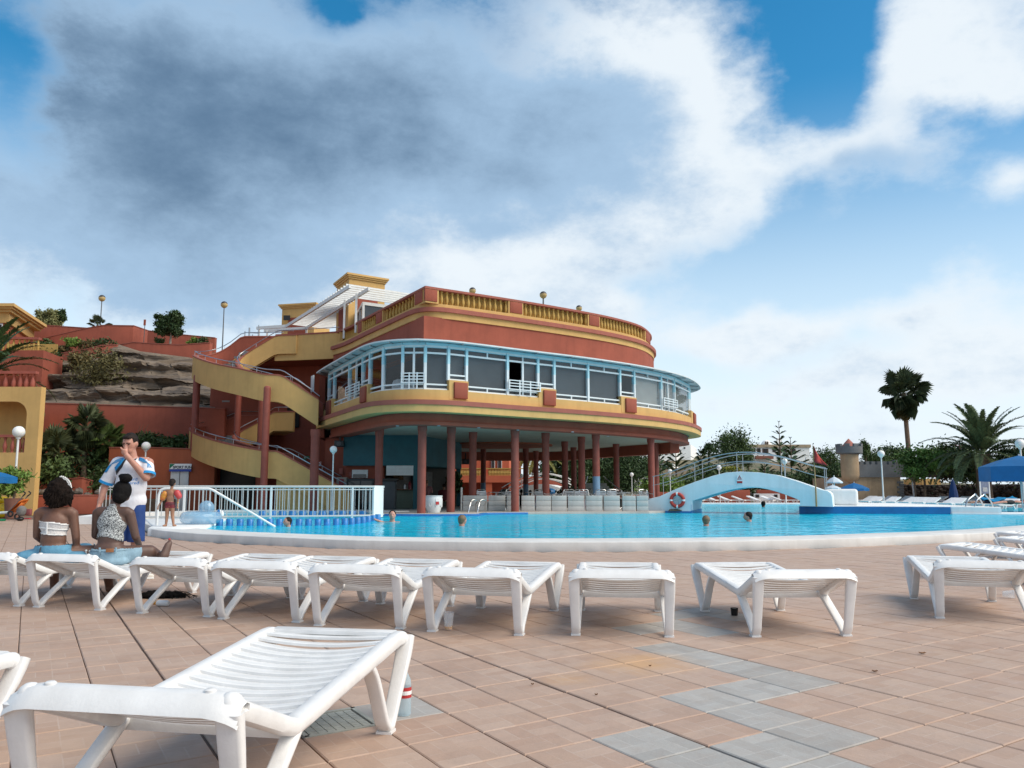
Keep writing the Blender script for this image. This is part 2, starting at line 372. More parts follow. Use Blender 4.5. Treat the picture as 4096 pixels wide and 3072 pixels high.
def cell_of(p):
    d=np.array(p[:2])-T0; A=np.array([ud*TU,vd*TV]).T; q=np.linalg.solve(A,d); return int(math.floor(q[0])),int(math.floor(q[1]))
for p in grey_pts: greys.add(cell_of(AZ(*p)))
DRAIN=cell_of(AZ(1370,2850)); greys.discard(DRAIN)
def tile_mesh(name,mat,gap=.006):
    hu,hv=TU/2-gap/2,TV/2-gap/2; bv=.006; vs=[];fs=[]
    for z,k in ((-.02,0),(-.004,0),(0,bv)):
        for a,b in ((-1,-1),(1,-1),(1,1),(-1,1)):
            q=ud*a*(hu-k)+vd*b*(hv-k); vs.append((q[0],q[1],z))
    for l in range(2):
        for k in range(4): fs.append((l*4+k,l*4+(k+1)%4,l*4+4+(k+1)%4,l*4+4+k))
    fs.append((8,9,10,11))
    me=bpy.data.meshes.new(name); me.from_pydata(vs,[],fs); me.materials.append(mat)
    uvl=me.uv_layers.new(name='UVMap'); cs=[(0,0),(1,0),(1,1),(0,1)]
    for p in me.polygons:
        for li in p.loop_indices: uvl.data[li].uv=cs[me.loops[li].vertex_index%4]
    return me
tmes=[tile_mesh('tile',tm_i),tile_mesh('tile',tm_i,.012)]; gme=tile_mesh('tile',tg_i)
fieldv=[];fieldf=[];frnd=[]
cnt=0
for _,i,j,c in cells:
    if (i,j)==DRAIN: continue
    dz=random.uniform(-.0012,.0012)
    if cnt<300 or (i,j) in greys:
        me=gme if (i,j) in greys else tmes[0]
        o=bpy.data.objects.new('tile',me); C.objects.link(o); o.parent=patio; o.location=(c[0],c[1],dz); o.rotation_euler=(random.uniform(-.002,.002),random.uniform(-.002,.002),random.uniform(-.004,.004)); cnt+=1
    else:
        base=len(fieldv); g=.007; rz=random.uniform(-.003,.003)
        for z in (-.015,dz):
            for a,b in ((-1,-1),(1,-1),(1,1),(-1,1)):
                q=ud*a*(TU-g)/2+vd*b*(TV-g)/2; fieldv.append((c[0]+q[0]-rz*q[1],c[1]+q[1]+rz*q[0],z))
        for k in range(4): fieldf.append((base+k,base+(k+1)%4,base+4+(k+1)%4,base+4+k))
        fieldf.append((base+4,base+5,base+6,base+7)); frnd+= [random.random()]*5
fm=bpy.data.meshes.new('tile_field'); fm.from_pydata(fieldv,[],fieldf); fm.materials.append(tm_f)
uvl=fm.uv_layers.new(name='UVMap'); cs=[(0,0),(1,0),(1,1),(0,1)]
idx=np.array([l.vertex_index for l in fm.loops])%4; uvl.data.foreach_set('uv',np.array(cs,float)[idx].ravel())
at=fm.attributes.new('rnd','FLOAT','FACE'); at.data.foreach_set('value',frnd)
link('tile_field',fm,patio,'stuff')
# drain cover in place of one tile: small stone squares in a frame
dc=T0+ud*TU*(DRAIN[0]+.5)+vd*TV*(DRAIN[1]+.5)
dr=thing('drain_cover','pale square drain cover of small grey stone squares set among the tiles','drain cover',(dc[0],dc[1],0))
R2=Matrix(((ud[0],vd[0],0),(ud[1],vd[1],0),(0,0,1)))
STN=M('drain_stone',(.36,.37,.335),.8,.15,9,.2,60)
m=MB(); W2=TU*1.0
for a,b,sx_,sy_ in ((0,-.5,1,.06),(0,.5,1,.06),(-.5,0,.06,1),(.5,0,.06,1)): m.box(R2@Vector((a*W2*.93,b*W2*.93,-.006))+Vector((dc[0],dc[1],0)),(sx_*W2*.985,sy_*W2*.985,.014),M3=R2)
m.build('rim',STN,dr)
for a in range(7):
    for b in range(8):
        m=MB(); m.box(R2@Vector(((a-3)*W2*.118,(b-3.5)*W2*.103,-.008))+Vector((dc[0],dc[1],0)),(W2*.105,W2*.09,.012),M3=R2); m.build('stone',STN,dr)
# pool water
def watermat():
    m=bpy.data.materials.new('pool_water'); m.use_nodes=True; t=m.node_tree; L=t.links; t.nodes.remove(t.nodes['Principled BSDF'])
    g=t.nodes.new('ShaderNodeNewGeometry')
    n=t.nodes.new('ShaderNodeTexNoise'); n.inputs['Scale'].default_value=.5; n.inputs['Detail'].default_value=4; L.new(g.outputs['Position'],n.inputs['Vector'])
    mx=t.nodes.new('ShaderNodeMix'); mx.data_type='RGBA'; L.new(n.outputs[0],mx.inputs[0]); mx.inputs[6].default_value=(.0,.40,.62,1); mx.inputs[7].default_value=(.02,.62,.82,1)
    df=t.nodes.new('ShaderNodeBsdfDiffuse'); L.new(mx.outputs[2],df.inputs[0])
    gl=t.nodes.new('ShaderNodeBsdfGlossy'); gl.inputs['Roughness'].default_value=.05; gl.inputs[0].default_value=(.86,.95,1,1)
    fr=t.nodes.new('ShaderNodeFresnel'); fr.inputs[0].default_value=1.33
    mp=t.nodes.new('ShaderNodeMapping'); mp.inputs['Scale'].default_value=(1,1.2,1); L.new(g.outputs['Position'],mp.inputs[0])
    prev=None
    for sc,st,ds in ((1.1,1.0,.085),(3.2,1.0,.022),(8.0,.8,.006)):
        nb=t.nodes.new('ShaderNodeTexNoise'); nb.inputs['Scale'].default_value=sc; nb.inputs['Detail'].default_value=2.5; nb.inputs['Distortion'].default_value=.6; L.new(mp.outputs[0],nb.inputs['Vector'])
        b=t.nodes.new('ShaderNodeBump'); b.inputs['Strength'].default_value=st; b.inputs['Distance'].default_value=ds; L.new(nb.outputs[0],b.inputs['Height'])
        if prev: L.new(prev,b.inputs['Normal'])
        prev=b.outputs[0]
    L.new(prev,gl.inputs['Normal']); L.new(prev,fr.inputs['Normal'])
    mu=t.nodes.new('ShaderNodeMath'); mu.operation='MULTIPLY'; mu.use_clamp=True; L.new(fr.outputs[0],mu.inputs[0]); mu.inputs[1].default_value=.72
    ms=t.nodes.new('ShaderNodeMixShader'); L.new(mu.outputs[0],ms.inputs[0]); L.new(df.outputs[0],ms.inputs[1]); L.new(gl.outputs[0],ms.inputs[2]); L.new(ms.outputs[0],t.nodes['Material Output'].inputs[0])
    return m
WZ=.13
xs=[-11.3,-9.0,-8.4,-7,-5.9,-4.1,-2.9,-.66,.5,2.5,4.2,6.6,10.2,13,20]
kerb=[np.array((x,float(pool_front(x)))) for x in xs]; kerb=spline(kerb,.5)
kin=offs(kerb,-.9)
wm=MB(); wm.prism([tuple(p) for p in offs(kerb,-.5)]+[(26,33),(26,52),(8,53),(-2,40),(-14,40)],WZ-.1,WZ); wm.build('pool_water',watermat(),kind='structure')
kb=thing('pool_kerb','long white curved kerb round the near edge of the pool','kerb',(0,15,0))
# kerb cut into cast lengths
KW=M('kerb_white',(.66,.65,.63),.7,.08,1.1,.2,40,stain=.2)
m=MB(); m.band(kerb,kin,-.02,.166,-.02,.180); m.build('kerb_body',KW,kb,smooth=True,angle=30,bevel=.014)
# ================================================================ sun loungers
def vpath(P,k=4):
    return [Vector((p[0],p[1],p[2])) for p in spline(P,.03)]
def rrect(w,h,r=.012):
    a=[]; 
    for cx,cy,s in ((w/2-r,-h/2+r,-90),(w/2-r,h/2-r,0),(-w/2+r,h/2-r,90),(-w/2+r,-h/2+r,180)):
        for d in (0,45,90): q=math.radians(s+d); a.append((cx+r*math.cos(q),cy+r*math.sin(q)))
    return a
def bed_z(y): return float(np.interp(y,[-.03,.03,.44,.52,1.60,1.68],[.475,.470,.305,.312,.405,.40]))
def make_lounger(label,detail=True):
    t=thing('sun_lounger',label,'sun lounger')
    fr=MB()
    for s in (-1,1):
        rail=[(s*.335,y,bed_z(y)-.02) for y in (.0,.06,.40,.45,.50,.56,1.0,1.58,1.64)]
        fr.sweep(spline(rail,.05),rrect(.066,.062,.018))
    # near end lip board, sloping outwards
    sec=[(-.385,.45),(-.35,.455),(-.30,.487),(0,.492),(.30,.487),(.35,.455),(.385,.45)]
    P=[]
    for dy,dz in ((.055,.000),(.03,.008),(-.005,.002),(-.048,-.040),(-.055,-.052),(-.045,-.056),(.0,-.016),(.05,-.018)):
        P.append([Vector((x,dy*(1-.25*max(0,(abs(x)-.33)/.055)),.494+dz-.030*max(0,(abs(x)-.29)/.098)**2)) for x in (-.388,-.38,-.36,-.33,-.29,-.15,0,.15,.29,.33,.36,.38,.388)])
    P.append(P[0]); fr.grid(P)
    # far end bar
    P=[]
    for dy,dz in ((-.05,0.0),(.0,.006),(.03,-.01),(.035,-.05),(.0,-.055),(-.05,-.03)):
        P.append([Vector((x,1.66+dy-(.02 if abs(x)>.31 else 0),.408+dz-(.012 if abs(x)>.31 else 0))) for x in (-.345,-.31,-.1,.1,.31,.345)])
    P.append(P[0]); fr.grid(P)
    for s in (-1,1): fr.ball((s*.338,.02,.462),.040,12,8); fr.ball((s*.338,1.655,.375),.036,12,8)
    # cross beams beneath
    fr.bar((-.32,.50,.262),(.32,.50,.262),.05,.05); fr.bar((-.32,1.22,.325),(.32,1.22,.325),.05,.045)
    fr.build('frame',PLAS,t,smooth=True,angle=45)
    for s in (-1,1):
        for kind in (0,1):
            m=MB()
            if kind==0: path=[(s*.352,-.012,.45),(s*.352,.01,.34),(s*.348,.075,.06),(s*.348,.10,.022),(s*.348,.135,.022),(s*.345,.17,.06),(s*.335,.41,.23),(s*.33,.50,.29)]
            else: path=[(s*.352,1.685,.385),(s*.355,1.64,.30),(s*.35,1.47,.055),(s*.35,1.44,.022),(s*.35,1.405,.022),(s*.345,1.375,.06),(s*.335,1.27,.26),(s*.33,1.19,.345)]
            q=spline(path,.03); ups=[]
            m.sweep(q,rrect(.082,.040,.012),ups=None if False else [(1,0,0)]*len(q)) if False else None
            # section: wide across x, thin in the leg's own plane
            k=len(q); vs=[]; sec2=rrect(.066,.032,.010); nn=len(sec2)
            for i in range(k):
                tt=(Vector(q[min(i+1,k-1)])-Vector(q[max(i-1,0)])).normalized(); X=Vector((1,0,0)); Z=X.cross(tt).normalized()
                f=1+.45*max(0,1-i/(k*.25))
                for a,b in sec2: vs.append(Vector(q[i])+X*a*(1+.30*max(0,1-i/(k*.35)))+Z*b*f)
            fs=[(i*nn+j,i*nn+(j+1)%nn,(i+1)*nn+(j+1)%nn,(i+1)*nn+j) for i in range(k-1) for j in range(nn)]+[tuple(range(nn)),tuple((k-1)*nn+j for j in range(nn))]
            m.add(vs,fs)
            yf=.118 if kind==0 else 1.422
            m.box((s*.348,yf,.006),(.072,.07,.012))
            m.build('leg',PLAS,t,smooth=True,angle=50)
    def slat(y,d,tilt,sag,name='slat'):
        m=MB(); P=[]
        for yy,zz in ((-d/2,tilt),(-d/2+.006,tilt+.003),(d/2,-tilt),(d/2,-tilt-.008),(-d/2,tilt-.012)):
            row=[]
            for i in range(9):
                x=-.325+.65*i/8; row.append(Vector((x,y+yy,bed_z(y+yy)+zz-sag*(1-(x/.325)**2)*min(1,(1.66-y)/.25))))
            P.append(row)
        P.append(P[0]); m.grid(P); m.build(name,PLAS,t,smooth=True,angle=35)
    for k in range(13): slat(.565+k*.0835,.084,.0060,.034)
    for k in range(5): slat(.145+k*.055,.036,.002,.022)
    m=MB()
    for yy,dd in ((.075,.075),(.43,.06),(1.625,.05)):
        P=[]
        for a,z in ((-dd/2,.0),(dd/2,.0),(dd/2,-.014),(-dd/2,-.014),(-dd/2,0)):
            P.append([Vector((-.31+.62*i/8,yy+a,bed_z(yy+a)+z-.02*(1-((i-4)/4)**2)*(0 if yy<.1 or yy>1.5 else 1))) for i in range(9)])
        m.grid(P)
    for s in (-1,1): m.box((s*.275,.25,.384),(.075,.36,.012),M3=Matrix.Rotation(-.385,3,'X'))
    m.build('panel',PLAS,t,smooth=True,angle=40,kind='stuff')
    for s in (-1,1): m=MB(); m.lathe([(.018,0),(.018,.010),(.012,.014)],(s*.27,.02,.494),10); m.build('cap',PLAS,t,smooth=True)
    return t
GRP='white plastic sun loungers in the front rows'
FG=make_lounger('large white plastic sun lounger closest to the camera with ribbed bed',True); FG['group']=GRP
proto=FG
FG.location=(-1.17,2.60,0); FG.rotation_euler=(0,0,math.radians(-10.3))
def put(mx,my,ang,label):
    a=math.radians(ang); fy=.118                # feet midpoint to origin
    return dup(proto,(mx+math.sin(a)*fy,my-math.cos(a)*fy,0),a,label,GRP)
put(-4.10,7.87,-16,'white sun lounger carrying the woman in the patterned halter top')
put(-4.99,8.12,-15.5,'white sun lounger at the far left end, seat of the woman in lace')
put(-2.96,7.48,-17,'white sun lounger with black hair extensions and a white bottle lying beneath it')
put(-2.12,7.17,-14.3,'white sun lounger second left of the empty drink cup in the front row')
put(-1.22,6.83,-13,'white sun lounger partly behind the raised end of the closest lounger')
put(-.28,6.55,-14.5,'white sun lounger with the clear cup of orange drink by its leg')
put(.83,6.43,-6.5,'white sun lounger seen straight end-on in the middle of the row')
put(2.17,6.42,3.4,'white sun lounger with the small dark cup standing under it')
put(4.0,7.2,-17,'white sun lounger at the right with a clear cup lying under it')
def put2(x,y,ang,label,off=1.67):            # far-end midpoint given
    a=math.radians(ang); dup(proto,(x+math.sin(a)*off,y-math.cos(a)*off,0),a,label,GRP)
put2(5.60,10.75,41,'white sun lounger lying crosswise directly behind the one with the fallen cup')
put2(7.15,12.2,41,'white sun lounger at the right edge, second of the crosswise ones')
put2(8.05,13.75,41,'white sun lounger at the right edge, closest to the pool kerb')
put2(-2.45,3.72,-12,'white sun lounger of which only one corner shows at the left edge')
# ================================================================ the round hotel building
def offs(P,d):                                   # mitred offset to the right-hand side
    n=len(P); Q=[np.array(p[:2],float) for p in P]; o=[]
    def nrm(a,b): t=b-a; t=t/np.linalg.norm(t); return np.array((t[1],-t[0]))
    for i in range(n):
        if i==0: o.append(Q[0]+d*nrm(Q[0],Q[1])); continue
        if i==n-1: o.append(Q[-1]+d*nrm(Q[-2],Q[-1])); continue
        a=nrm(Q[i-1],Q[i]); b=nrm(Q[i],Q[i+1]); o.append(Q[i]+d*(a+b)/max(1+a@b,.35))
    return o
def uproj(x,y,z):
    d=y*math.cos(PITCH)+(z-CAMH)*math.sin(PITCH); return 2048+FPX*x/d
def at_u(P,u,z):
    us=[uproj(p[0],p[1],z) for p in P]
    for i in range(len(P)-1):
        if us[i]<=u<=us[i+1]:
            f=(u-us[i])/(us[i+1]-us[i]+1e-9); return i+f,np.array(P[i][:2])*(1-f)+np.array(P[i+1][:2])*f
    return len(P)-1,np.array(P[-1][:2])
def sub(P,i0,i1):                                # polyline between two fractional indices
    g=lambda t:np.array(P[int(t)][:2])*(1-(t-int(t)))+np.array(P[min(int(t)+1,len(P)-1)][:2])*(t-int(t))
    return [g(i0)]+[np.array(P[k][:2]) for k in range(int(i0)+1,int(math.ceil(i1))) if i0<k<i1]+[g(i1)]
def resample(P,n):
    Q=np.array([p[:2] for p in P],float); d=np.r_[0,np.cumsum(np.linalg.norm(np.diff(Q,axis=0),axis=1))]
    t=np.linspace(0,d[-1],n); return [np.array((np.interp(a,d,Q[:,0]),np.interp(a,d,Q[:,1]))) for a in t]
B=thing('hotel_building','round prowed terracotta and ochre pool building raised on red columns','building',(0,40,0))
Sc=spline([(-8.9,37.6),(-8.3,36.2),(-6.8,33.05),(-5.65,30.7),(-4.95,29.65),(-4.1,29.12),(-3.35,29.0),(-2.55,29.2),(-1.6,29.78),(.5,31.35),(3.57,33.65),(6.3,36.25),(8.3,39.1),(9.5,42.0),(9.95,44.0),(9.6,46.0),(8.6,48.2),(6.6,51.5),(4.8,56)],.45)
Srear=[(2,58),(-6,57),(-9.2,46)]
Uc=spline([(-8.85,41),(-7.9,39.7),(-6.9,37.85),(-5.3,35.0),(-3.37,31.6)],.5)[:-1]+spline([(-3.37,31.6),(.54,34.25),(3.4,36.45),(5.0,37.95),(6.2,39.5),(7.0,41.5),(7.32,43.1),(7.2,45),(6.5,47.2),(5.2,50),(3,55)],.4)
Urear=[(0,56),(-6,55),(-9.2,46)]
m=MB(); m.prism([tuple(p) for p in offs(Sc,-.05)]+Srear,3.84,4.18); m.build('floor_slab',SOF,B)
m=MB(); m.band(Sc,offs(Sc,-.6),3.80,4.05); m.build('lower_ochre_band',YEL,B,smooth=True)
m=MB(); m.band(offs(Sc,.045),offs(Sc,-.6),4.05,4.22); m.build('red_band',REDB,B,smooth=True,bevel=0)
G=offs(Sc,-.42)
m=MB(); m.band(offs(Sc,-.30),offs(Sc,-.55),4.19,4.62); m.build('sill_wall',YEL,B,smooth=True)
m=MB(); m.band(offs(Sc,-.66),offs(Sc,-1.25),3.50,3.80); m.build('beam',RED,B,smooth=True)
m=MB(); m.band(offs(Sc,-.60),offs(Sc,-1.25),3.38,3.50); m.build('beam_lip',RED,B,smooth=True)
m=MB(); m.prism([tuple(p) for p in offs(Sc,-1.0)]+Srear,3.47,3.6); m.build('soffit',CEIL,B)
rb=spline([(8.35,42.6),(7.9,44.2),(6.6,46.6),(5.2,49.6),(3.6,53.2),(1.2,54.6),(-2.5,54.2),(-7,52.5)],.6)
m=MB(); m.band(offs(rb,.25),offs(rb,-.25),2.92,3.47); m.build('rear_beam',RED,B,smooth=True)
# red disc recess in the soffit
m=MB(); cc=AZ(1990,1782,3.44); m.lathe([(3.0,3.40),(3.0,3.475)],(cc[0],cc[1],0),40,sx=1.0,sy=1.0); m.build('ceiling_disc',ORG,B)
for (u,v) in ((1590,1703.5),(1755,1703),(1915,1711),(2072,1720),(2290,1728),(2430,1745)):
    c=AZ(u,v,3.375); m=MB(); m.lathe([(.055,-.012),(.06,.0),(.06,.012)],c,12); m.build('downlight',M('lamp_glass',(.55,.68,.75),.3),B)
# upper storey
wall=offs(Uc,.10)
m=MB(); m.band(wall,offs(Uc,-.25),6.3,7.74); m.build('upper_wall',RED,B,smooth=True,angle=30)
def roundc(P,r):                                  # soften the sharp corner of the upper outline
    k=int(np.argmin([p[1] for p in P])); Q=resample(P,160); a=np.array(Q)
    for _ in range(r): a[1:-1]=(a[:-2]+2*a[1:-1]+a[2:])/4
    return [p for p in a]
Ur=roundc(Uc,14)
m=MB(); m.band(offs(Ur,.16),offs(Ur,-.2),7.72,7.97); m.build('ochre_cornice',YEL,B,smooth=True,angle=30)
m=MB(); m.band(offs(Ur,.27),offs(Ur,-.2),7.97,8.14); m.build('red_cornice',REDB,B,smooth=True,angle=30)
m=MB(); m.band(offs(Ur,.07),offs(Ur,-.26),8.14,8.31); m.build('parapet_base',YEL,B,smooth=True,angle=30)
m=MB(); m.band(offs(Uc,.03),offs(Uc,-.30),8.86,8.95); m.build('coping',REDB,B,smooth=True,angle=30)
m=MB(); m.prism([tuple(p) for p in offs(Uc,-.45)]+Urear,7.75,8.0); m.build('roof_slab',CEIL,B)
# parapet posts with red panels, balusters between
BAL=MB(); prof=[(.055,0),(.055,.03),(.032,.05),(.045,.10),(.068,.19),(.062,.27),(.036,.40),(.030,.46),(.048,.50),(.055,.52),(.055,.55)]
BAL.lathe(prof,(0,0,0),10); bal_me=BAL.mesh('baluster',YEL2,True,True,60)
def post(u0,u1,solid=True):
    a,p=at_u(Uc,u0,8.6); b,q=at_u(Uc,u1,8.6)
    P=sub(Uc,a,b); m=MB(); m.band(P,offs(P,-.27),8.305,8.862); m.build('parapet_post',YEL,B)
    if solid and b-a>.02:
        e=.09*(b-a); P=sub(Uc,a+e,b-e); m=MB(); m.band(offs(P,.03),offs(P,-.05),8.37,8.84); m.build('red_panel',RED,B,bevel=.01)
def rail(u0,u1,n):
    for k in range(n):
        _,p=at_u(Uc,u0+(u1-u0)*(k+.5)/n,8.6); d=offs(Uc,-.13)
        _,p=at_u(d,u0+(u1-u0)*(k+.5)/n,8.6)
        o=bpy.data.objects.new('baluster',bal_me); C.objects.link(o); o.parent=B; o.matrix_parent_inverse=WM[B.name].inverted(); o.location=(p[0],p[1],8.308)
for a,b in ((1340,1428),(1431,1449),(1503,1531),(1657,1693.5),(1695,1755),(2034,2093),(2352,2400),(2581,2601)): post(a,b)
for a,b,n in ((1449,1503,7),(1531,1657,10),(1755,2034,13),(2093,2352,14),(2400,2581,15),(2601,2614,4)): rail(a,b,n)
rear_U=[p for p in Uc if p[1]>43.2 and p[0]>0]
m=MB(); m.band(offs(Uc,-.275),offs(Uc,-.31),8.31,8.86); m.build('parapet_back',YEL2,B)
# awning roof over the glazing
n=90
ao=resample(offs(Sc[:-6],.06),n); ai=resample([p for p in wall if p[1]<53],n)
# match by picture-independent fraction of length from the corner
def split_at(P,c):
    k=int(np.argmin([np.hypot(p[0]-c[0],p[1]-c[1]) for p in P])); return P[:k+1],P[k:]
a1,a2=split_at(offs(Sc,.06),(-3.3,28.95)); b1,b2=split_at(wall,(-3.37,31.45))
ao=resample(a1,30)[:-1]+resample(a2,60); ai=resample(b1,30)[:-1]+resample(b2,60)
m=MB(); rows=[]
for o,i in zip(ao,ai):
    rows.append([Vector((o[0],o[1],6.33)),Vector((o[0],o[1],6.385)),Vector((i[0],i[1],6.60)),Vector((i[0],i[1],6.52)),Vector((o[0],o[1],6.33))])
m.grid(rows); m.build('awning_roof',M('awning_white',(.62,.66,.67),.6,.06,2,stain=.15),B,smooth=True,angle=25)
m=MB()
for k in range(2,80,3):
    o,i=ao[k],ai[k]; a=o*.97+i*.03; b=o*.7+i*.3
    m.bar((a[0],a[1],6.315),(b[0],b[1],6.37),.05,.05)
m.build('awning_bracket',GALV,B,kind='stuff')
# glazing
def glassmat(name,tint,refl=1.45,rough=.02):
    m=bpy.data.materials.new(name); m.use_nodes=True; t=m.node_tree; t.nodes.remove(t.nodes['Principled BSDF'])
    fr=t.nodes.new('ShaderNodeFresnel'); fr.inputs[0].default_value=refl
    tr=t.nodes.new('ShaderNodeBsdfTransparent'); tr.inputs[0].default_value=(*tint,1)
    gl=t.nodes.new('ShaderNodeBsdfGlossy'); gl.inputs['Roughness'].default_value=rough; gl.inputs[0].default_value=(.9,.93,.95,1)
    ge=t.nodes.new('ShaderNodeNewGeometry'); sb=t.nodes.new('ShaderNodeMath'); sb.operation='SUBTRACT'; sb.inputs[0].default_value=1; t.links.new(ge.outputs['Backfacing'],sb.inputs[1]); ml=t.nodes.new('ShaderNodeMath'); ml.operation='MULTIPLY'; t.links.new(fr.outputs[0],ml.inputs[0]); t.links.new(sb.outputs[0],ml.inputs[1])
    mx=t.nodes.new('ShaderNodeMixShader'); t.links.new(ml.outputs[0],mx.inputs[0]); t.links.new(tr.outputs[0],mx.inputs[1]); t.links.new(gl.outputs[0],mx.inputs[2])
    t.links.new(mx.outputs[0],t.nodes['Material Output'].inputs[0]); MATS[name]=m; return m
GLASS=glassmat('window_glass',(.84,.86,.87),1.6)
REFL_GREY=M('grey_reflection',(.105,.115,.125),.8,.1,1.2); CREAM=M('cream_curtain',(.46,.45,.42),.8,.08,2,.3,6)  # grey sheets behind the panes stand in for cloud reflected in the glass
def zbar(m,p,q,z0,z1,th=.07,out=0.0):
    d=(q-p)/np.linalg.norm(q-p); nn_=np.array((d[1],-d[0]))*out; c=(p+q)/2+nn_
    m.box((c[0],c[1],(z0+z1)/2),(np.linalg.norm(q-p),th,z1-z0),rz=math.atan2(d[1],d[0]))
def bay(u0,u1,kind,pane_backing=None,opened=None):
    _,p=at_u(G,u0,5.4); _,q=at_u(G,u1,5.4); d=(q-p)/np.linalg.norm(q-p); L=np.linalg.norm(q-p)
    zb=4.625 if kind!='narrow' else 5.0
    m=MB(); e=d*.035
    for z0,z1 in ((zb,zb+.06),(zb+.17,zb+.225),(5.93,5.995),(6.17,6.24)): zbar(m,p+e,q-e,z0,z1,.075)
    for a in (p,): m.box((a[0],a[1],(zb+6.24)/2),(.10,.13,6.24-zb),rz=math.atan2(d[1],d[0]))
    tops=2 if kind in('wide','door') else 1; mains=2 if kind=='door' else 1; bots=2 if kind in('wide','door') else 1
    def mull(k,z0,z1,w=.05):
        for j in range(1,k):
            c=p+(q-p)*j/k; m.box((c[0],c[1],(z0+z1)/2),(w,.07,z1-z0),rz=math.atan2(d[1],d[0]))
    mull(tops,5.995,6.17); mull(mains,zb+.225,5.93,.08); mull(bots,zb+.06,zb+.17)
    w=m.build('window',FRAME,B)
    hb=MB(); zbar(hb,p,q,6.24,6.34,.09); zbar(hb,p+e,q-e,6.155,6.172,.078); hb.build('window_head',BLUEF,w)
    cover=MB(); cover.box((p[0],p[1],5.9),(.104,.134,.60),rz=math.atan2(d[1],d[0])); cover.build('post_top',BLUEF,w)
    for k,z0,z1 in ((tops,5.995,6.17),(mains,zb+.225,5.93),(bots,zb+.06,zb+.17)):
        for j in range(k):
            if opened is not None and z1==5.93 and j==opened: continue
            a=p+(q-p)*j/k+d*.03; b=p+(q-p)*(j+1)/k-d*.03; g=MB(); zbar(g,a,b,z0-.005,z1+.005,.008,-.01); g.build('pane',GLASS,w)
    if pane_backing:
        for j in range(mains):
            if opened is not None and j==opened: continue
            a=p+(q-p)*j/mains+d*.05; b=p+(q-p)*(j+1)/mains-d*.05
            g=MB(); zbar(g,a,b,zb+.02,6.20 if pane_backing is REFL_GREY else 6.12,.01,-.14); g.build('pane_backing',pane_backing,w)
    if kind=='door':
        r=MB()
        for z in (4.86,4.98,5.09,5.20): zbar(r,p-d*.04,q+d*.04,z-.017,z+.017,.03,.16)
        for f in (.0,.33,.68,1.0):
            if f in(.0,1.0): c=p+(q-p)*f; nn_=np.array((d[1],-d[0])); 
            c=p+(q-p)*f+np.array((d[1],-d[0]))*.16; r.box((c[0],c[1],4.93 if 0<f<1 else 5.03),(.045,.035,.60 if 0<f<1 else .36),rz=math.atan2(d[1],d[0]))
            if f in(.0,1.0): c2=p+(q-p)*f; r.bar((c[0],c[1],5.1),(c2[0],c2[1],5.1),.03,.03)
        r.build('guard_rail',FRAME,w)
    if kind=='narrow':
        i0,_=at_u(G,u0-2,4.8); i1,_=at_u(G,u1+2,4.8); P=sub(G,i0,i1)
        s=MB(); s.band(offs(P,.13),offs(P,-.06),4.3,5.0); s.build('sill_block',YEL,B)
        i0,_=at_u(G,u0+(u1-u0)*.22,4.8); i1,_=at_u(G,u1-(u1-u0)*.06,4.8); P=sub(G,i0,i1)
        s=MB(); s.band(offs(P,.21),offs(P,.1),4.34,4.93); s.build('red_panel',RED,B,bevel=.012)
Bd=REFL_GREY
for a in ((1267,1317,'wide'),(1317,1338,'narrow'),(1338,1399,'wide'),(1399,1453,'door',None,1),(1453,1482,'narrow'),(1482,1535,'single'),(1535,1611,'single'),(1611,1700,'door',None,None),(1700,1792,'single',Bd),(1792,1864,'narrow',Bd),(1864,2028,'wide',Bd),(2028,2150,'door',Bd,0),(2150,2215,'narrow',Bd),(2215,2350,'wide',Bd),(2350,2478,'wide',Bd),(2478,2535,'narrow'),(2535,2643,'wide',CREAM),(2643,2696,'door',CREAM),(2696,2757,'wide',CREAM),(2757,2777,'narrow'),(2777,2787,'single')):
    bay(*a)
Gr=[p for p in G if p[1]>43.6]
m=MB(); m.band(Gr,offs(Gr,-.1),4.62,6.34); m.build('rear_glazing',GLASS,B)
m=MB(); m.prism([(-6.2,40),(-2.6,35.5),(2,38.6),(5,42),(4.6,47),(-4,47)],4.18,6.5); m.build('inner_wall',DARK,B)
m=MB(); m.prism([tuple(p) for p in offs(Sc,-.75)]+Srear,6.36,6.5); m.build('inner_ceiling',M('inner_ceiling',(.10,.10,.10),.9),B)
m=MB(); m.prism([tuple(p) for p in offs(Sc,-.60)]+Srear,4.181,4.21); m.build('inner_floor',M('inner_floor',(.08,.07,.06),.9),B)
# white garden chairs seen through the open bay
for u in (1592,1640):
    _,p=at_u(offs(Sc,-1.1),u,4.9); ch=thing('plastic_chair','white plastic chair back behind the upstairs railing, '+('left one' if u<1600 else 'right one'),'chair',(p[0],p[1],4.21),'chairs behind the upstairs railing')
    m=MB(); m.lathe([(.19,.40),(.23,.5),(.23,.72),(.16,.88),(.02,.93)],(p[0],p[1],4.21),14,sy=.25); m.build('backrest',PLAS,ch,smooth=True)
    m=MB(); m.box((p[0],p[1]+.2,4.21+.42),(.42,.40,.04)); m.build('seat',PLAS,ch,bevel=.015)
    for a in (-.18,.18):
        for b in (.03,.37): m=MB(); m.box((p[0]+a,p[1]+b,4.42),(.04,.04,.40)); m.build('leg',PLAS,ch)
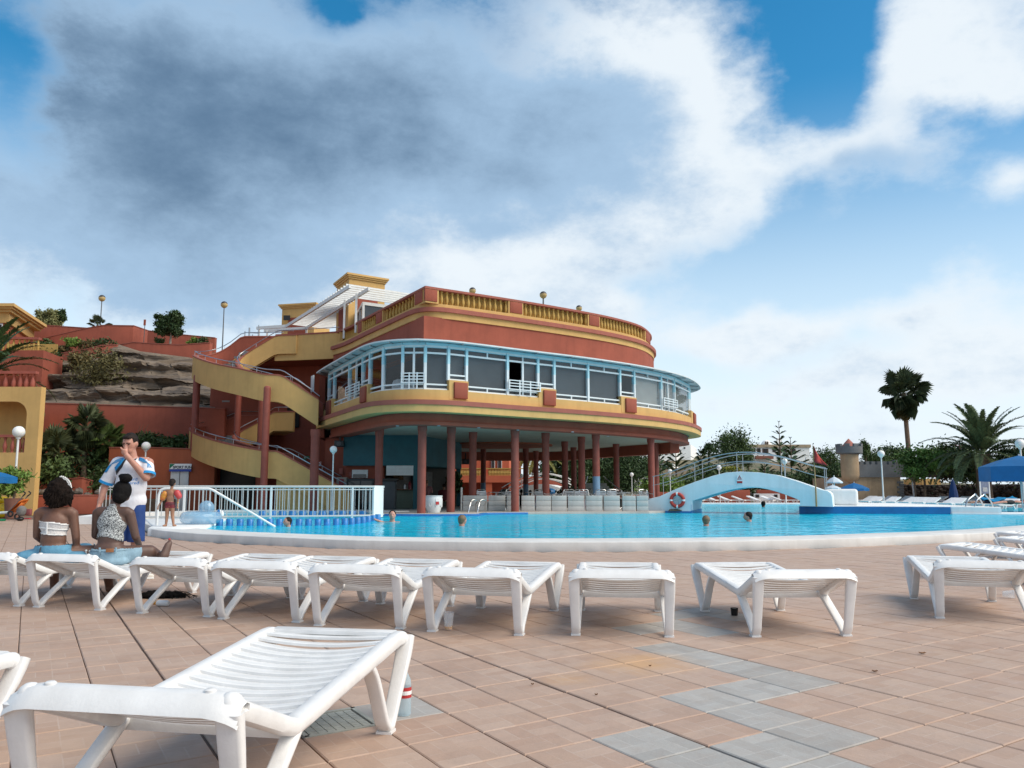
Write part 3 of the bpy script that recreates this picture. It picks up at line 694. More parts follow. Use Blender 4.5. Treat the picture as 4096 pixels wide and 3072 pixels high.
# columns
def column(x,y,z0,z1,blue=None,r=.155):
    m=MB(); m.lathe([(r,z0),(r,z1-.32),(r*1.0,z1-.30),(r*1.16,z1-.22),(r*1.16,z1-.03),(r*1.16,z1)],(x,y,0),20); c=m.build('column',REDD,B,smooth=True,angle=40)
    if blue: m=MB(); m.lathe([(r*1.012,z0),(r*1.012,blue)],(x,y,0),20,cap=False); m.build('blue_wrap',PBLUE,c,smooth=True)
for (u,Y,bl) in ((1257,33.6,0),(1515,33.2,0),(1687,30.5,0),(1804,32.0,0),(1891,35.0,0),(1933,50.2,1.45),(2060,32.6,0),(2103,48.6,1.35),(2144,52.6,0),(2183,35.4,0),(2260,42.0,0),(2295,48.0,0),(2327,38.1,0),(2385,35.6,1.62),(2466,44.4,0),(2606,38.1,0),(2625,43.5,0)):
    p=AY(u,1900,Y); column(p[0],Y,.05,3.48,bl,r=.155 if u!=1257 else .175)
# ---- ground floor: bar block, walls
m=MB(); m.prism([(-7.5,36.95),(-4.15,36.95),(-2.62,43.2),(-2.9,44),(-7.6,44)],2.12,3.47); m.build('bar_front',TEAL,B)
m=MB(); m.prism([(-4.38,36.98),(-4.12,36.98),(-4.05,37.3),(-4.35,37.3)],.1,2.12); m.build('bar_pier',TEAL,B)
m=MB(); m.box((-2.78,43.2,1.1),(.22,.25,2.05)); m.build('bar_pier',TEAL,B)
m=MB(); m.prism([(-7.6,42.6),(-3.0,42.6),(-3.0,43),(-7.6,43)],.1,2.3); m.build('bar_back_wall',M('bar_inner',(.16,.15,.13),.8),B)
WP=[(-16.6,45.3),(-9.6,43.9),(-8.75,38.9),(-7.45,37.4),(-5.75,37.35)]
m=MB(); m.band(WP,offs(WP,-.3),.0,3.47); m.build('ground_wall',RED,B)
WU=[(-16.6,45.3),(-9.6,43.9),(-9.0,38.3)]
m=MB(); m.band(offs(WU,-.01),offs(WU,-.3),3.45,6.3); m.build('side_wall',RED,B)
WV_=[(-16.6,45.3),(-9.6,43.9),(-9.0,41.3)]
m=MB(); m.band(offs(WV_,-.01),offs(WV_,-.3),6.303,7.65); m.build('side_wall',RED,B)
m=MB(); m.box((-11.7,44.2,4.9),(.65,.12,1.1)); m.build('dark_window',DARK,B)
p=AY(1250,1535,37.9); m=MB(); m.box((p[0],p[1],p[2]),(.42,.06,.75),rz=-1.1); m.build('service_panel',WHT,B)
sh=MB()
for k in range(7): sh.box((-4.98,37.0,2.09-k*.062),(1.2,.05,.056))
sh.build('roller_shutter',WHT,B)
# floor deck of the building, pool side lip
DECKW=M('bar_deck',(.42,.39,.36),.75,.12,1.2,.1,30,stain=.2)
de=[(-4.6,30.1),(-2.6,29.75),(-1.3,30.2),(-1.1,31.6),(.6,32.15),(3,32.6),(5.4,33.0),(7.9,36.0),(10.2,46),(11.3,52),(10,60),(-8,60),(-8.6,37),(-6.3,32)]
m=MB(); m.prism(de,-.1,.215); dk_=m.build('bar_deck',DECKW,kind='structure',bevel=.02)
m=MB(); lip=[(-4.75,30.05),(-2.6,29.6),(-1.15,30.05),(-.95,31.5),(.62,32.03)]; m.band(lip,offs(lip,-.25),.05,.205); m.build('pool_lip',BLUET,dk_,bevel=.015)
# low white wall segments along the bar terrace
for k,(u0,u1) in enumerate(((1842,1850),(1852,1950),(1953,2022),(2026,2078),(2085,2139),(2143,2204),(2206,2267),(2270,2337),(2343,2409),(2414,2479),(2488,2542),(2545,2592))):
    Y=33.6 if k<3 else 33.2
    a=AY(u0,2019,Y);b=AY(u1,2019,Y); t=thing('low_wall','white low wall slab on the pool edge, number %s from the left of the row'%('first second third fourth fifth sixth seventh eighth ninth tenth eleventh twelfth'.split()[k]),'low wall',((a[0]+b[0])/2,Y,.2),'low white wall slabs along the bar terrace')
    m=MB(); zt=.83 if k else 1.15
    for r_ in range(3):
        h=(zt-.215)/3; m.box(((a[0]+b[0])/2,Y,.215+h*(r_+.5)),(b[0]-a[0]-.015,.22+.012*(r_%2),h-.004))
    m.build('slab',M('terrace_slab_shaded_white',(.50,.485,.46),.75,.08,1.5,.2,30,stain=.25),t,bevel=.012,kind='stuff')  # white darkened in its colour for the shade of the overhang
# ---- outside staircases
OUT=[(-8.35,35.7),(-9.1,35.65),(-9.85,35.6),(-10.05,35.6),(-10.6,35.62),(-12.0,36.4),(-13.6,37.9),(-15.1,39.9),(-16.2,42.0),(-16.5,43.1),(-16.3,44.0),(-15.9,44.45),(-15.4,44.6),(-14.85,44.6),(-14.6,44.6),(-12.3,44.6)]
INN=[(-8.6,37.6),(-9.2,37.6),(-9.85,37.6),(-10.1,37.62),(-10.6,37.7),(-11.4,38.2),(-12.5,39.2),(-13.4,40.3),(-13.9,41.2),(-14.0,41.7),(-13.85,42.02),(-13.5,42.1),(-12.9,42.1),(-12.3,42.1),(-12.1,42.1),(-11.0,41.9)]
def ustair(zs,zi,label,x0=None):
    t=thing('outside_staircase',label,'staircase',(-12,40,0))
    O=[(*p,z) for p,z in zip(OUT,zs)]; I=[(*p,z) for p,z in zip(INN,zi)]
    if x0 is not None: O=[(x0[0],35.7,x0[1]),((x0[0]-9.85)/2,35.65,(x0[1]+zs[2])/2)]+O[2:]; I=[(x0[0],37.6,x0[1]),((x0[0]-9.85)/2,37.6,(x0[1]+zi[2])/2)]+I[2:]
    O=np.array(spline(O,.3)); k=len(O); Iq=np.array(spline(I,.25)); 
    d=np.r_[0,np.cumsum(np.linalg.norm(np.diff(Iq[:,:2],axis=0),axis=1))]; dd=np.linspace(0,d[-1],k)
    I=np.array([[np.interp(a,d,Iq[:,c]) for c in range(3)] for a in dd])
    for nm,P,sgn,H in (('outer_parapet',O,-1,1.2),('inner_parapet',I,1,1.0)):
        Q=np.array(offs([p[:2] for p in P],sgn*.16))
        def strip(z0,z1,e0=0.0,flat=False):
            A=np.array(offs([p[:2] for p in P],-sgn*e0)); Bq=np.array(offs([p[:2] for p in P],sgn*(.16+e0)))
            m=MB(); vs=[]
            for i in range(k):
                zt=P[i][2]; vs+=[(A[i][0],A[i][1],zt+z0),(A[i][0],A[i][1],zt+z1),(Bq[i][0],Bq[i][1],zt+z1),(Bq[i][0],Bq[i][1],zt+z0)]
            fs=[(4*i+j,4*i+4+j,4*i+4+(j+1)%4,4*i+(j+1)%4) for i in range(k-1) for j in range(4)]+[(0,1,2,3),(4*k-4,4*k-3,4*k-2,4*k-1)]
            m.add(vs,fs); m.mi=[1 if (q<4*(k-1) and q%4==0) else 0 for q in range(len(fs))]; return m
        strip(-H,-.06).build(nm,[YEL,RED],t,smooth=True,angle=30)
        strip(-.06,0,.025).build('coping',[REDB,REDB],t,smooth=True,angle=30)
        ins=strip(-H+.1,-.061,-.155 if sgn<0 else -.155)
        m=MB(); mid=[(p[0]*.5+q[0]*.5,p[1]*.5+q[1]*.5,p[2]+.20) for p,q in zip(P,Q)]; m.tube(mid[1:-1],.022,8); h=m.build('handrail',STEEL,t,smooth=True)
        for i in range(3,k-2,5): m=MB(); m.tube([(mid[i][0],mid[i][1],mid[i][2]-.2),mid[i]],.010,6); m.build('bracket',STEEL,h)
    m=MB(); rows=[]
    for i in range(k):
        a=O[i][:2]; b=I[i][:2]; za=O[i][2]-.98; zb=I[i][2]-.9
        rows.append([Vector((a[0],a[1],za-.14)),Vector((a[0],a[1],za)),Vector((b[0],b[1],zb)),Vector((b[0],b[1],zb-.14)),Vector((a[0],a[1],za-.14))])
    m.grid(rows); m.build('flight',YEL,t)
    STP=M('stair_step',(.33,.30,.27),.8,.15,3,stain=.2)
    for i in range(1,k-1):
        if abs(O[i][2]-O[i-1][2])<.02: continue
        a=O[i][:2]*.93+I[i][:2]*.07; b=I[i][:2]*.93+O[i][:2]*.07; 
        m=MB(); m.bar((a[0],a[1],O[i][2]-.93),(b[0],b[1],I[i][2]-.86),.30,.12); m.build('step',STP,t)
    return t,O,I
up,O_u,I_u=ustair([4.95,5.44,5.93,6.0,6.03,6.4,6.85,7.4,7.9,8.06,8.25,8.5,8.85,9.3,9.38,9.38],[4.95,5.40,5.9,6.0,6.02,6.25,6.6,7.0,7.4,7.65,7.85,8.08,8.46,8.84,8.94,8.94],'ochre curved outside stairs rising from the glazed floor to the roof terrace')
lo,O_l,I_l=ustair([.95,1.8,2.63,2.72,2.75,3.0,3.35,3.75,4.12,4.28,4.42,4.6,4.8,5.02,5.05,5.05],[.95,1.8,2.6,2.7,2.74,2.9,3.15,3.4,3.65,3.8,3.95,4.15,4.45,4.85,5.0,5.0],'lower ochre curved outside stairs rising from the pool deck, green sign on it',x0=(-6.85,.98))
m=MB(); m.prism([(-10.2,35.64),(-6.9,35.64),(-6.9,35.8),(-10.2,35.8)],0,.01)
m=MB(); Lp=[p for p in O_l if p[0]>-10.35]
vs=[];
for p in Lp: vs+=[(p[0],35.60,0),(p[0],35.60,p[2]-.061),(p[0],35.76,p[2]-.061),(p[0],35.76,0)]
kk=len(Lp); m.add(vs,[(4*i+j,4*i+4+j,4*i+4+(j+1)%4,4*i+(j+1)%4) for i in range(kk-1) for j in range(4)]+[(0,1,2,3),(4*kk-4,4*kk-3,4*kk-2,4*kk-1)]); m.build('stair_wall',YEL,lo)
for (u,Y,z0,z1,r) in ((1062,35.1,0,5.45,.15),(777,40.6,2.9,6.7,.17),(947,41.8,0,6.3,.16),(1042,41.0,0,6.3,.16)):
    p=AY(u,1750,Y); m=MB(); m.lathe([(r,z0),(r,z1-.12),(r*.92,z1-.06),(r*.7,z1-.015),(r*.3,z1)],(p[0],Y,0),18); m.build('column',REDD,up,smooth=True,angle=50)
# toilet sign
def text(s,size,loc,rz,mat,name,parent,depth=.004,tilt=0,align='CENTER',bold=0):
    cu=bpy.data.curves.new('t','FONT'); cu.body=s; cu.size=size; cu.extrude=depth; cu.align_x=align; cu.align_y='CENTER'; cu.offset=bold
    o=bpy.data.objects.new('t',cu); C.objects.link(o); dg=bpy.context.evaluated_depsgraph_get(); me=bpy.data.meshes.new_from_object(o.evaluated_get(dg)); bpy.data.objects.remove(o)
    me.transform(Matrix.Translation(loc)@Matrix.Rotation(rz,4,'Z')@Matrix.Rotation(PI/2-tilt,4,'X')); me.materials.clear(); me.materials.append(mat)
    q=link(name,me,parent); q['kind']='stuff'; return q
GRN=M('sign_green',(.0,.16,.075),.5,.05); WSG=M('sign_white',(.8,.8,.8),.5,.03); BLUP=M('sign_blue',(.02,.06,.32),.5); REDS=M('sign_red',(.45,.03,.03),.5)
p=AY(1112,1883,35.5); sg=thing('toilet_sign','green sign with white arrow reading TOILET on the ochre stair wall','sign',(p[0],35.5,p[2]))
m=MB(); m.box((p[0],35.52,p[2]),(.42,.02,.155)); m.build('board',GRN,sg,bevel=.004)
text('TOILET',.105,(p[0]+.01,35.507,p[2]),0,WSG,'lettering',sg,.002)
m=MB(); m.add([(p[0]-.185,35.506,p[2]),(p[0]-.135,35.506,p[2]+.035),(p[0]-.135,35.506,p[2]-.035)],[(0,1,2)]); m.box((p[0]+.175,35.506,p[2]),(.022,.004,.10)); m.build('symbol',WSG,sg,kind='stuff')
# roof terrace landing, towers, penthouse, pergola
LP_=[(-12.2,42.1),(-10.5,41.75),(-8.75,41.2),(-8.6,40.7)]
LPs=spline(LP_,.3)
m=MB(); m.band(LPs,offs(LPs,-.18),7.62,8.92); m.build('terrace_parapet',YEL,B,smooth=True,angle=30)
m=MB(); m.band(offs(LPs,.025),offs(LPs,-.2),8.92,9.0); m.build('terrace_coping',REDB,B,smooth=True,angle=30)
m=MB(); m.prism([(-12.2,42.2),(-8.6,41.3),(-4,45),(-6,55),(-14.5,52),(-14.4,44.7)],7.66,7.98); m.build('terrace_slab',RED,B)
m=MB(); m.tube([(-12.1,42.0,9.18),(-10.5,41.66,9.18),(-8.7,41.1,9.18)],.02,8); m.build('terrace_handrail',STEEL,B)
# wall under the parapet seen through the awning line
ax=np.array((.815,.58)); bx=np.array((-.46,.888))
def tower(c,wa,wb,z0,z1,name):
    """square yellow stair tower: c = nearest corner, wa along ax, wb along bx"""
    c=np.array(c); P=[c,c+ax*wa,c+ax*wa+bx*wb,c+bx*wb]; m=MB(); m.prism([tuple(p) for p in P],z0,z1-.27); t=m.build(name,YEL,B)
    cen=sum(P)/4
    def ring(s,za,zb): 
        Q=[cen+(p-cen)*(1+s) for p in P]; m=MB(); m.prism([tuple(q) for q in Q],za,zb); return m
    m=ring(.06,z1-.27,z1-.18); m.build('cornice',YEL,t); m=ring(.12,z1-.18,z1-.10); m.build('cornice',YEL,t); m=ring(.17,z1-.10,z1); m.build('cornice',YEL,t)
    for a,dv,wd in ((P[0],ax,wa),(P[0],bx,wb)):
        s=-np.array((dv[1],-dv[0])) if dv is bx else np.array((dv[1],-dv[0]))
        n_=np.array((dv[1],-dv[0])); 
        if n_@(cen-a)>0: n_=-n_
        q=MB(); pts=[]
        x0,x1=.20*wd,.80*wd; zt=z1-.85; r=.25
        for (xx,zz) in [(x0,z0+.1),(x1,z0+.1)]+[(x1-r+r*math.cos(t_),zt-r+r*math.sin(t_)) for t_ in np.linspace(0,PI/2,6)]+[(x0+r-r*math.sin(t_),zt-r+r*math.cos(t_)) for t_ in np.linspace(0,PI/2,6)]:
            pts.append((a+dv*xx,zz))
        kq=len(pts); vs=[(*(p+n_*.012),z) for p,z in pts]+[(*(p-n_*.05),z) for p,z in pts]
        q.add(vs,[tuple(range(kq)),tuple(range(2*kq-1,kq-1,-1))]+[(i,(i+1)%kq,kq+(i+1)%kq,kq+i) for i in range(kq)]); q.build('red_recess',RED,t)
    return t
tower((-8.45,42.0),2.05,2.3,7.9,12.2,'stair_tower')
# far tower, its face square to the view
sa,sb=ax.copy(),bx.copy(); ax=np.array((.97,-.24)); bx=np.array((.24,.97))
tw=tower((-14.25,50.4),2.2,2.1,7.9,12.42,'stair_tower'); ax,bx=sa,sb
p=AY(1148,1272,50.1); m=MB(); m.box((p[0],50.05,p[2]),(.40,.06,.30)); m.build('vent',BLK,tw)
# penthouse with white framed glass
ph=[(-7.3,39.9),(-4.6,41.7),(-5.6,44),(-8.0,42.2)]
m=MB(); m.prism(ph,8.0,10.15); m.build('penthouse_core',M('penthouse_glass',(.06,.065,.07),.08,.1,2),B)
m=MB()
for i in range(2):
    a=np.array(ph[0]); b=np.array(ph[1] if i==0 else ph[3]); d=(b-a)/np.linalg.norm(b-a)
    for f in np.linspace(0,1,4 if i==0 else 3):
        c=a+(b-a)*f; m.box((c[0],c[1],9.1),(.10,.10,2.2),rz=math.atan2(d[1],d[0]))
    zbar(m,a,b,10.05,10.2,.12); zbar(m,a,b,8.0,8.12,.11)
m.build('penthouse_frame',WHT,B)
pg=thing('pergola','white slatted pergola along the roof terrace edge in front of the tower','pergola',(-9,42,8))
b1=[(-6.7,38.0),(-12.0,47.6),(-14.7,48.4)]; b2=[(-7.5,37.5),(-13.0,47.0),(-14.9,47.6)]
for bb in (b1,b2):
    m=MB()
    for p,q in zip(bb[:-1],bb[1:]): m.bar((*p,10.4),(*q,10.4),.10,.17)
    m.build('beam',WHT,pg)
dv=np.array(b1[1])-np.array(b1[0]); Ld=np.linalg.norm(dv); dv/=Ld
for s in np.arange(.35,Ld-.1,.42):
    a=np.array(b1[0])+dv*s; q=a-ax*1.05; e=a+ax*(2.4 if s<2.6 else (.35 if s<6 else 1.4)); m=MB(); m.bar((*q,10.52),(*e,10.52),.05,.09); m.build('slat',WHT,pg)
for (u,v0,v1,Y) in ((1379,1202,1354,40.3),(1426,1170,1331,38.9)):
    a=AY(u,v0,Y);b=AY(u,v1,Y); m=MB(); m.bar((a[0],Y,b[2]),(a[0],Y,10.4),.09,.09,up=(0,1,0)); m.build('post',WHT,pg)
for q in ((-12.0,47.6),(-14.5,48.3),(-14.8,47.7)): m=MB(); m.bar((*q,8),(*q,10.4),.1,.1,up=(0,1,0)); m.build('post',WHT,pg)
# satellite gear on the terrace
an=thing('antenna_rack','bare steel pipes and aerials standing on the roof terrace left of the pergola','aerial',(-16.2,47,8))
for u,v0,v1 in ((980,1325,1350),(998,1311,1358),(1010,1338,1358),(1035,1300,1350)):
    a=AY(u,v0,46.5);b=AY(u,v1,46.5); m=MB(); m.tube([(a[0],46.5,8.2),(a[0],46.5,a[2])],.05 if u==998 else .03,8); m.build('pipe',GALV,an)
m=MB(); m.tube([AY(983,1330,46.5),AY(1035,1333,46.5)],.02,6); m.tube([AY(983,1345,46.5),AY(1035,1348,46.5)],.02,6); m.build('cross_pipe',GALV,an,kind='stuff')
ORD='first second third fourth fifth sixth seventh eighth ninth tenth eleventh twelfth thirteenth fourteenth fifteenth sixteenth seventeenth eighteenth nineteenth twentieth'.split()
# ================================================================ left side: villa, retaining walls, cliff
from mathutils import noise as mnoise
def wall(name,label,pts,th,mat,cat='wall',cap=None,z0=0.0,group=None):
    """pts: (x,y,ztop) list; th thickness away from the viewer"""
    t=thing(name,label,cat,(pts[0][0],pts[0][1],z0),group); P=[p[:2] for p in pts]; Q=offs(P,-th)
    m=MB(); k=len(P); vs=[]
    for i in range(k): z=pts[i][2]; vs+=[(*P[i],z0),(*P[i],z),(*Q[i],z),(*Q[i],z0)]
    m.add(vs,[(4*i+j,4*i+4+j,4*i+4+(j+1)%4,4*i+(j+1)%4) for i in range(k-1) for j in range(4)]+[(0,1,2,3),(4*k-4,4*k-3,4*k-2,4*k-1)])
    m.build('wall_body',mat,t,bevel=.03)
    if cap:
        A=offs(P,.02); Q2=offs(P,-th-.02); m=MB(); vs=[]
        for i in range(k): z=pts[i][2]; vs+=[(*A[i],z+.003),(*A[i],z+.05),(*Q2[i],z+.05),(*Q2[i],z+.003)]
        m.add(vs,[(4*i+j,4*i+4+j,4*i+4+(j+1)%4,4*i+(j+1)%4) for i in range(k-1) for j in range(4)]+[(0,1,2,3),(4*k-4,4*k-3,4*k-2,4*k-1)]); m.build('coping',cap,t)
    return t
def P3(u,v,Y): q=AY(u,v,Y); return (q[0],q[1],q[2])
wall('planter_wall','low red planter wall in front of the palms beside the ochre villa',[P3(140,1985,35.6),P3(300,1983,35.9),P3(402,1983,36.6),P3(470,1990,38.5)],.3,RED,cap=REDB)
wall('planter_wall','short curved red planter wall behind the spiky palms',[P3(262,1917,38.6),P3(330,1913,38.6),P3(372,1926,39.2)],.3,RED,cap=REDB)
ow=wall('orange_wall','orange red wall with white sports hut door left of the lower stairs',[P3(436,1792,40.7),P3(600,1792,40.6),P3(745,1797,40.5),P3(862,1800,40.4)],.3,ORG,cap=REDB)
m=MB(); m.box((-13.3,41.2,1.5),(2.2,.1,3)); m.build('opening_shade',DARK,ow)  # flat near-black slab painted as the darkness of the doorway
lw=wall('retaining_wall','dark red retaining wall below the rock cliff',[P3(20,1607,44.6),P3(174,1614,44.4),P3(450,1622,44.2),P3(767,1632,44.0),P3(900,1636,44.0)],.4,RED,cap=REDB)
DW=M('sport_door',(.62,.62,.60),.6,.05,3,stain=.15)
dd=thing('hut_door','white double door under the SPORT FUN banner in the orange wall','door',AY(716,1970,40.4))
for k,(u0,u1) in enumerate(((679,715),(717,752))):
    a=AY(u0,1960,40.4);b=AY(u1,1960,40.4); m=MB(); m.box(((a[0]+b[0])/2,40.42,.98),(b[0]-a[0]-.01,.06,1.9)); lf=m.build('leaf',DW,dd,bevel=.01)
    for z in (.55,1.4): m=MB(); m.box(((a[0]+b[0])/2,40.385,z),(.28,.02,.62)); m.build('panel',DW,lf,bevel=.01)
sb=thing('sport_banner','white and blue banner reading SPORT FUN above the white door','sign',AY(720,1870,40.3))
a=AY(678,1855,40.3);b=AY(764,1886,40.3); cx_=(a[0]+b[0])/2
m=MB(); m.box((cx_,40.33,(a[2]+b[2])/2+.06),(b[0]-a[0],.05,a[2]-b[2]-.12)); m.build('board',WSG,sb)
m=MB(); m.box((cx_,40.325,b[2]+.055),(b[0]-a[0],.055,.11)); m.build('blue_strip',BLUP,sb)
m=MB(); m.add([(a[0]+.01,40.30,a[2]-.01),(a[0]+.26,40.30,a[2]-.01),(a[0]+.01,40.30,a[2]-.25)],[(0,1,2)]); m.build('green_corner',GRN,sb)
text('SPORT FUN',.175,(cx_+.10,40.30,b[2]+.20),0,M('sign_dark',(.03,.04,.05),.5),'lettering',sb,.003,bold=.006)
# upper red walls
wall('terrace_wall','long red terrace wall against the sky behind the lamp posts',[P3(20,1292,57),P3(150,1300,57),P3(345,1313,57),P3(430,1318,57)],.4,RED,cap=REDB,z0=5)
wall('terrace_wall','sloping red ramp wall climbing to the right above the cliff',[P3(145,1360,54),P3(250,1336,54),P3(345,1314,54),P3(416,1302,54),P3(535,1304,54),P3(592,1323,56.5)],.4,RED,cap=REDB,z0=5)
wall('terrace_wall','low red wall band directly above the cliff edge by the round tree',[P3(380,1385,52),P3(475,1380,52),P3(532,1370,52),P3(640,1377,52),P3(725,1380,52),P3(840,1372,52)],.5,RED,cap=REDB,z0=5)
wall('terrace_wall','red wall behind the round tree running to the stairs',[P3(590,1323,58),P3(700,1337,58),P3(860,1352,58)],.4,RED,cap=REDB,z0=6)
wall('terrace_wall','narrow red planter kerb under the small shrubs above the cliff',[P3(215,1418,51),P3(330,1402,51),P3(400,1384,51),P3(470,1380,51.2)],.3,RED,cap=REDB,z0=5)
# terrain terrace behind everything on the left
m=MB(); m.prism([(-60,57.6),(-14.7,57.6),(-14.7,110),(-60,110)],-.05,10.6); m.prism([(-60,50.9),(-16,50.9),(-16,57.6),(-60,57.6)],-.05,9.0); m.build('hillside',M('dry_earth',(.30,.22,.15),.9,.2,1),kind='structure')
# cliff
def rockmat():
    m=bpy.data.materials.new('cliff_rock'); m.use_nodes=True; t=m.node_tree; p=t.nodes['Principled BSDF']; L=t.links; p.inputs['Roughness'].default_value=.9
    g=t.nodes.new('ShaderNodeNewGeometry'); mp=t.nodes.new('ShaderNodeMapping'); mp.inputs['Scale'].default_value=(.30,.5,2.6); L.new(g.outputs['Position'],mp.inputs[0])
    n=t.nodes.new('ShaderNodeTexNoise'); n.inputs['Scale'].default_value=1.3; n.inputs['Detail'].default_value=9; n.inputs['Roughness'].default_value=.68; n.inputs['Distortion'].default_value=.8; L.new(mp.outputs[0],n.inputs['Vector'])
    r=t.nodes.new('ShaderNodeValToRGB'); L.new(n.outputs[0],r.inputs[0]); e=r.color_ramp.elements
    e[0].position=.30; e[0].color=(.045,.036,.030,1); e[1].position=.72; e[1].color=(.36,.29,.22,1)
    for q,c in ((.44,(.13,.10,.078,1)),(.55,(.215,.165,.12,1)),(.62,(.17,.14,.115,1))): x=e.new(q); x.color=c
    L.new(r.outputs[0],p.inputs['Base Color']); b=t.nodes.new('ShaderNodeBump'); b.inputs['Strength'].default_value=1.0; b.inputs['Distance'].default_value=.25; L.new(n.outputs[0],b.inputs['Height']); L.new(b.outputs[0],p.inputs['Normal']); return m
P=[]
for i in range(70):
    s=i/69; row=[]
    for j in range(120):
        u=-10+j*7.3; x0=u
        vt=np.interp(u,[0,180,290,400,475,560,640,760,870],[1440,1425,1405,1388,1378,1405,1415,1430,1470]); vb=np.interp(u,[0,174,450,767,900],[1612,1620,1628,1640,1640])
        Y=44.6+s*7.0; v=vb+(vt-vb)*s; q=AY(u,v,Y)
        n_=mnoise.fractal(Vector((q[0]*.35,q[2]*1.6,s*2)),1.0,2.0,6); led=math.sin(q[2]*5.2+2.2*mnoise.noise(Vector((q[0]*.22,q[2]*.5,3))))
        amp=min(1,s*8,(1-s)*8)
        blk=mnoise.cell(Vector((q[0]*.55+3*s,q[2]*1.9,1.0)))
        row.append(Vector((q[0]+.15*n_*amp,q[1]-amp*(.6*n_+.42*led+.35*blk),q[2]+.22*n_*amp)))
    P.append(row)
m=MB(); m.grid(P); m.build('cliff',rockmat(),kind='structure',smooth=True,angle=28)
# ---- ochre villa at the left edge
V=thing('ochre_villa','ochre two storey villa at the left edge with arched balcony and red balustrade','building',(-24,38,0))
def xzpoly(m,outer,hole,y0,y1):
    """outer ring with one hole in the XZ plane, extruded along y"""
    bm=bmesh.new(); a=[bm.verts.new((x,y0,z)) for x,z in outer]; b=[bm.verts.new((x,y0,z)) for x,z in hole]
    es=[bm.edges.new((a[i],a[(i+1)%len(a)])) for i in range(len(a))]+[bm.edges.new((b[i],b[(i+1)%len(b)])) for i in range(len(b))]
    r=bmesh.ops.triangle_fill(bm,edges=es,use_beauty=True); fs=[f for f in r['geom'] if isinstance(f,bmesh.types.BMFace)]
    ex=bmesh.ops.extrude_face_region(bm,geom=fs); bmesh.ops.translate(bm,verts=[v for v in ex['geom'] if isinstance(v,bmesh.types.BMVert)],vec=(0,y1-y0,0))
    bm.verts.index_update(); m.add([v.co.copy() for v in bm.verts],[tuple(v.index for v in f.verts) for f in bm.faces]); bm.free()
YF=34.7
xr=AY(130,2050,YF)[0]; ztop=AY(172,1547,YF)[2]; xo=AY(104,1700,YF)[0]; zo0=AY(90,1810,YF)[2]; zo1=AY(60,1606,YF)[2]
r=.55; arc=[(xo-r+r*math.cos(t),zo1-r+r*math.sin(t)) for t in np.linspace(0,PI/2,8)]
m=MB(); xzpoly(m,[(-34,0),(xr,0),(xr,ztop),(-34,ztop)],[(-32,zo0),(xo,zo0)]+arc+[(-32,zo1)],YF,YF+.35); m.build('front_wall',YEL,V)
m=MB(); m.prism([(-34,YF+1.7),(xr-1.2,YF+1.7),(xr-1.2,YF+2),(-34,YF+2)],2.4,ztop-.1); m.build('balcony_back_wall',YEL,V)
m=MB(); m.prism([(xr-.02,YF+.35),(xr-5.2,44),(-34,44),(-34,YF+.35)],ztop-.25,ztop-.01); m.build('roof_slab',YEL,V)
m=MB(); m.prism([(xr-.05,YF+.35),(xr-.35,YF+.35),(xr-5.5,44),(xr-5.2,44)],0,ztop-.25); m.build('side_wall',YEL,V)
m=MB(); m.prism([(xo+.25,YF+.35),(xo,YF+.35),(xr-1.25,YF+1.7),(xr-1.0,YF+1.7)],2.4,ztop-.25); m.build('balcony_side_wall',YEL,V)
m=MB(); m.prism([(-34,YF+.35),(xr-.6,YF+.35),(xr-1.2,YF+1.9),(-34,YF+1.9)],2.4,zo0); m.build('balcony_floor',YEL,V)
RB=M('red_baluster',(.32,.085,.06),.75,.1,5)
rbm=MB(); rbm.lathe([(a*1.3,b*1.15) for a,b in prof],(0,0,0),10); rb_me=rbm.mesh('baluster',RB,True,True,60)
def baluster(par,me,x,y,z,s=1):
    o=bpy.data.objects.new('baluster',me); C.objects.link(o); o.parent=par; o.matrix_parent_inverse=WM[par.name].inverted(); o.location=(x,y,z); o.scale=(s,s,s)
m=MB(); m.box((-26.5,YF+.2,zo0+.70),(11.2,.22,.11)); m.build('balcony_rail',RB,V)
for u in (-8,20,50,78,98): q=AY(u,1780,YF+.2); baluster(V,rb_me,q[0],YF+.2,zo0)
q0=AY(-40,1472,36);q1=AY(150,1488,36); m=MB(); m.bar((q0[0],36,ztop+.78),(q1[0],36,ztop+.78),.26,.12); m.build('roof_rail',RB,V)
for u in (-6,24,57,83,107,132): q=AY(u,1510,36); baluster(V,rb_me,q[0],36,ztop+.0,1.14)
m=MB(); m.prism([(q0[0],36.3),(q1[0]-.2,36.3),(q1[0]-.3,36.45),(q0[0],36.45)],ztop,ztop+.7); m.build('roof_parapet',RED,V)
# upper villa
V2=thing('red_villa','red upper villa with ochre cornice and ochre balustrade behind the palm','building',(-30,49,0))
q=AY(28,1300,50); z1=AY(20,1292,50)[2]
m=MB(); m.prism([(-45,50),(q[0],50),(q[0]-2,56),(-45,56)],3,z1); m.build('wall',ORG,V2)
m=MB(); m.prism([(-45,49.9),(q[0]+.15,49.9),(q[0]-1.8,56),(-45,56)],z1,z1+.62); m.build('upper_wall',YEL,V2)
for s,za,zb in ((.25,.62,.78),(.45,.78,.90),(.62,.90,1.08)): m=MB(); m.prism([(-45,49.9-s),(q[0]+.15+s,49.9-s),(q[0]-1.6+s,56),(-45,56)],z1+za,z1+zb); m.build('cornice',YEL,V2)
w0=AY(2,1318,49.95); m=MB(); m.box((w0[0],49.97,AY(0,1313,50)[2]),(.22,.05,.55)); fr_=m.build('window',WHT,V2); m=MB(); m.box((w0[0]-.02,49.94,AY(0,1313,50)[2]),(.14,.02,.45)); m.build('pane',BLK,fr_)
YB=47; zt=AY(80,1350,YB)[2]; zb=AY(80,1403,YB)[2]
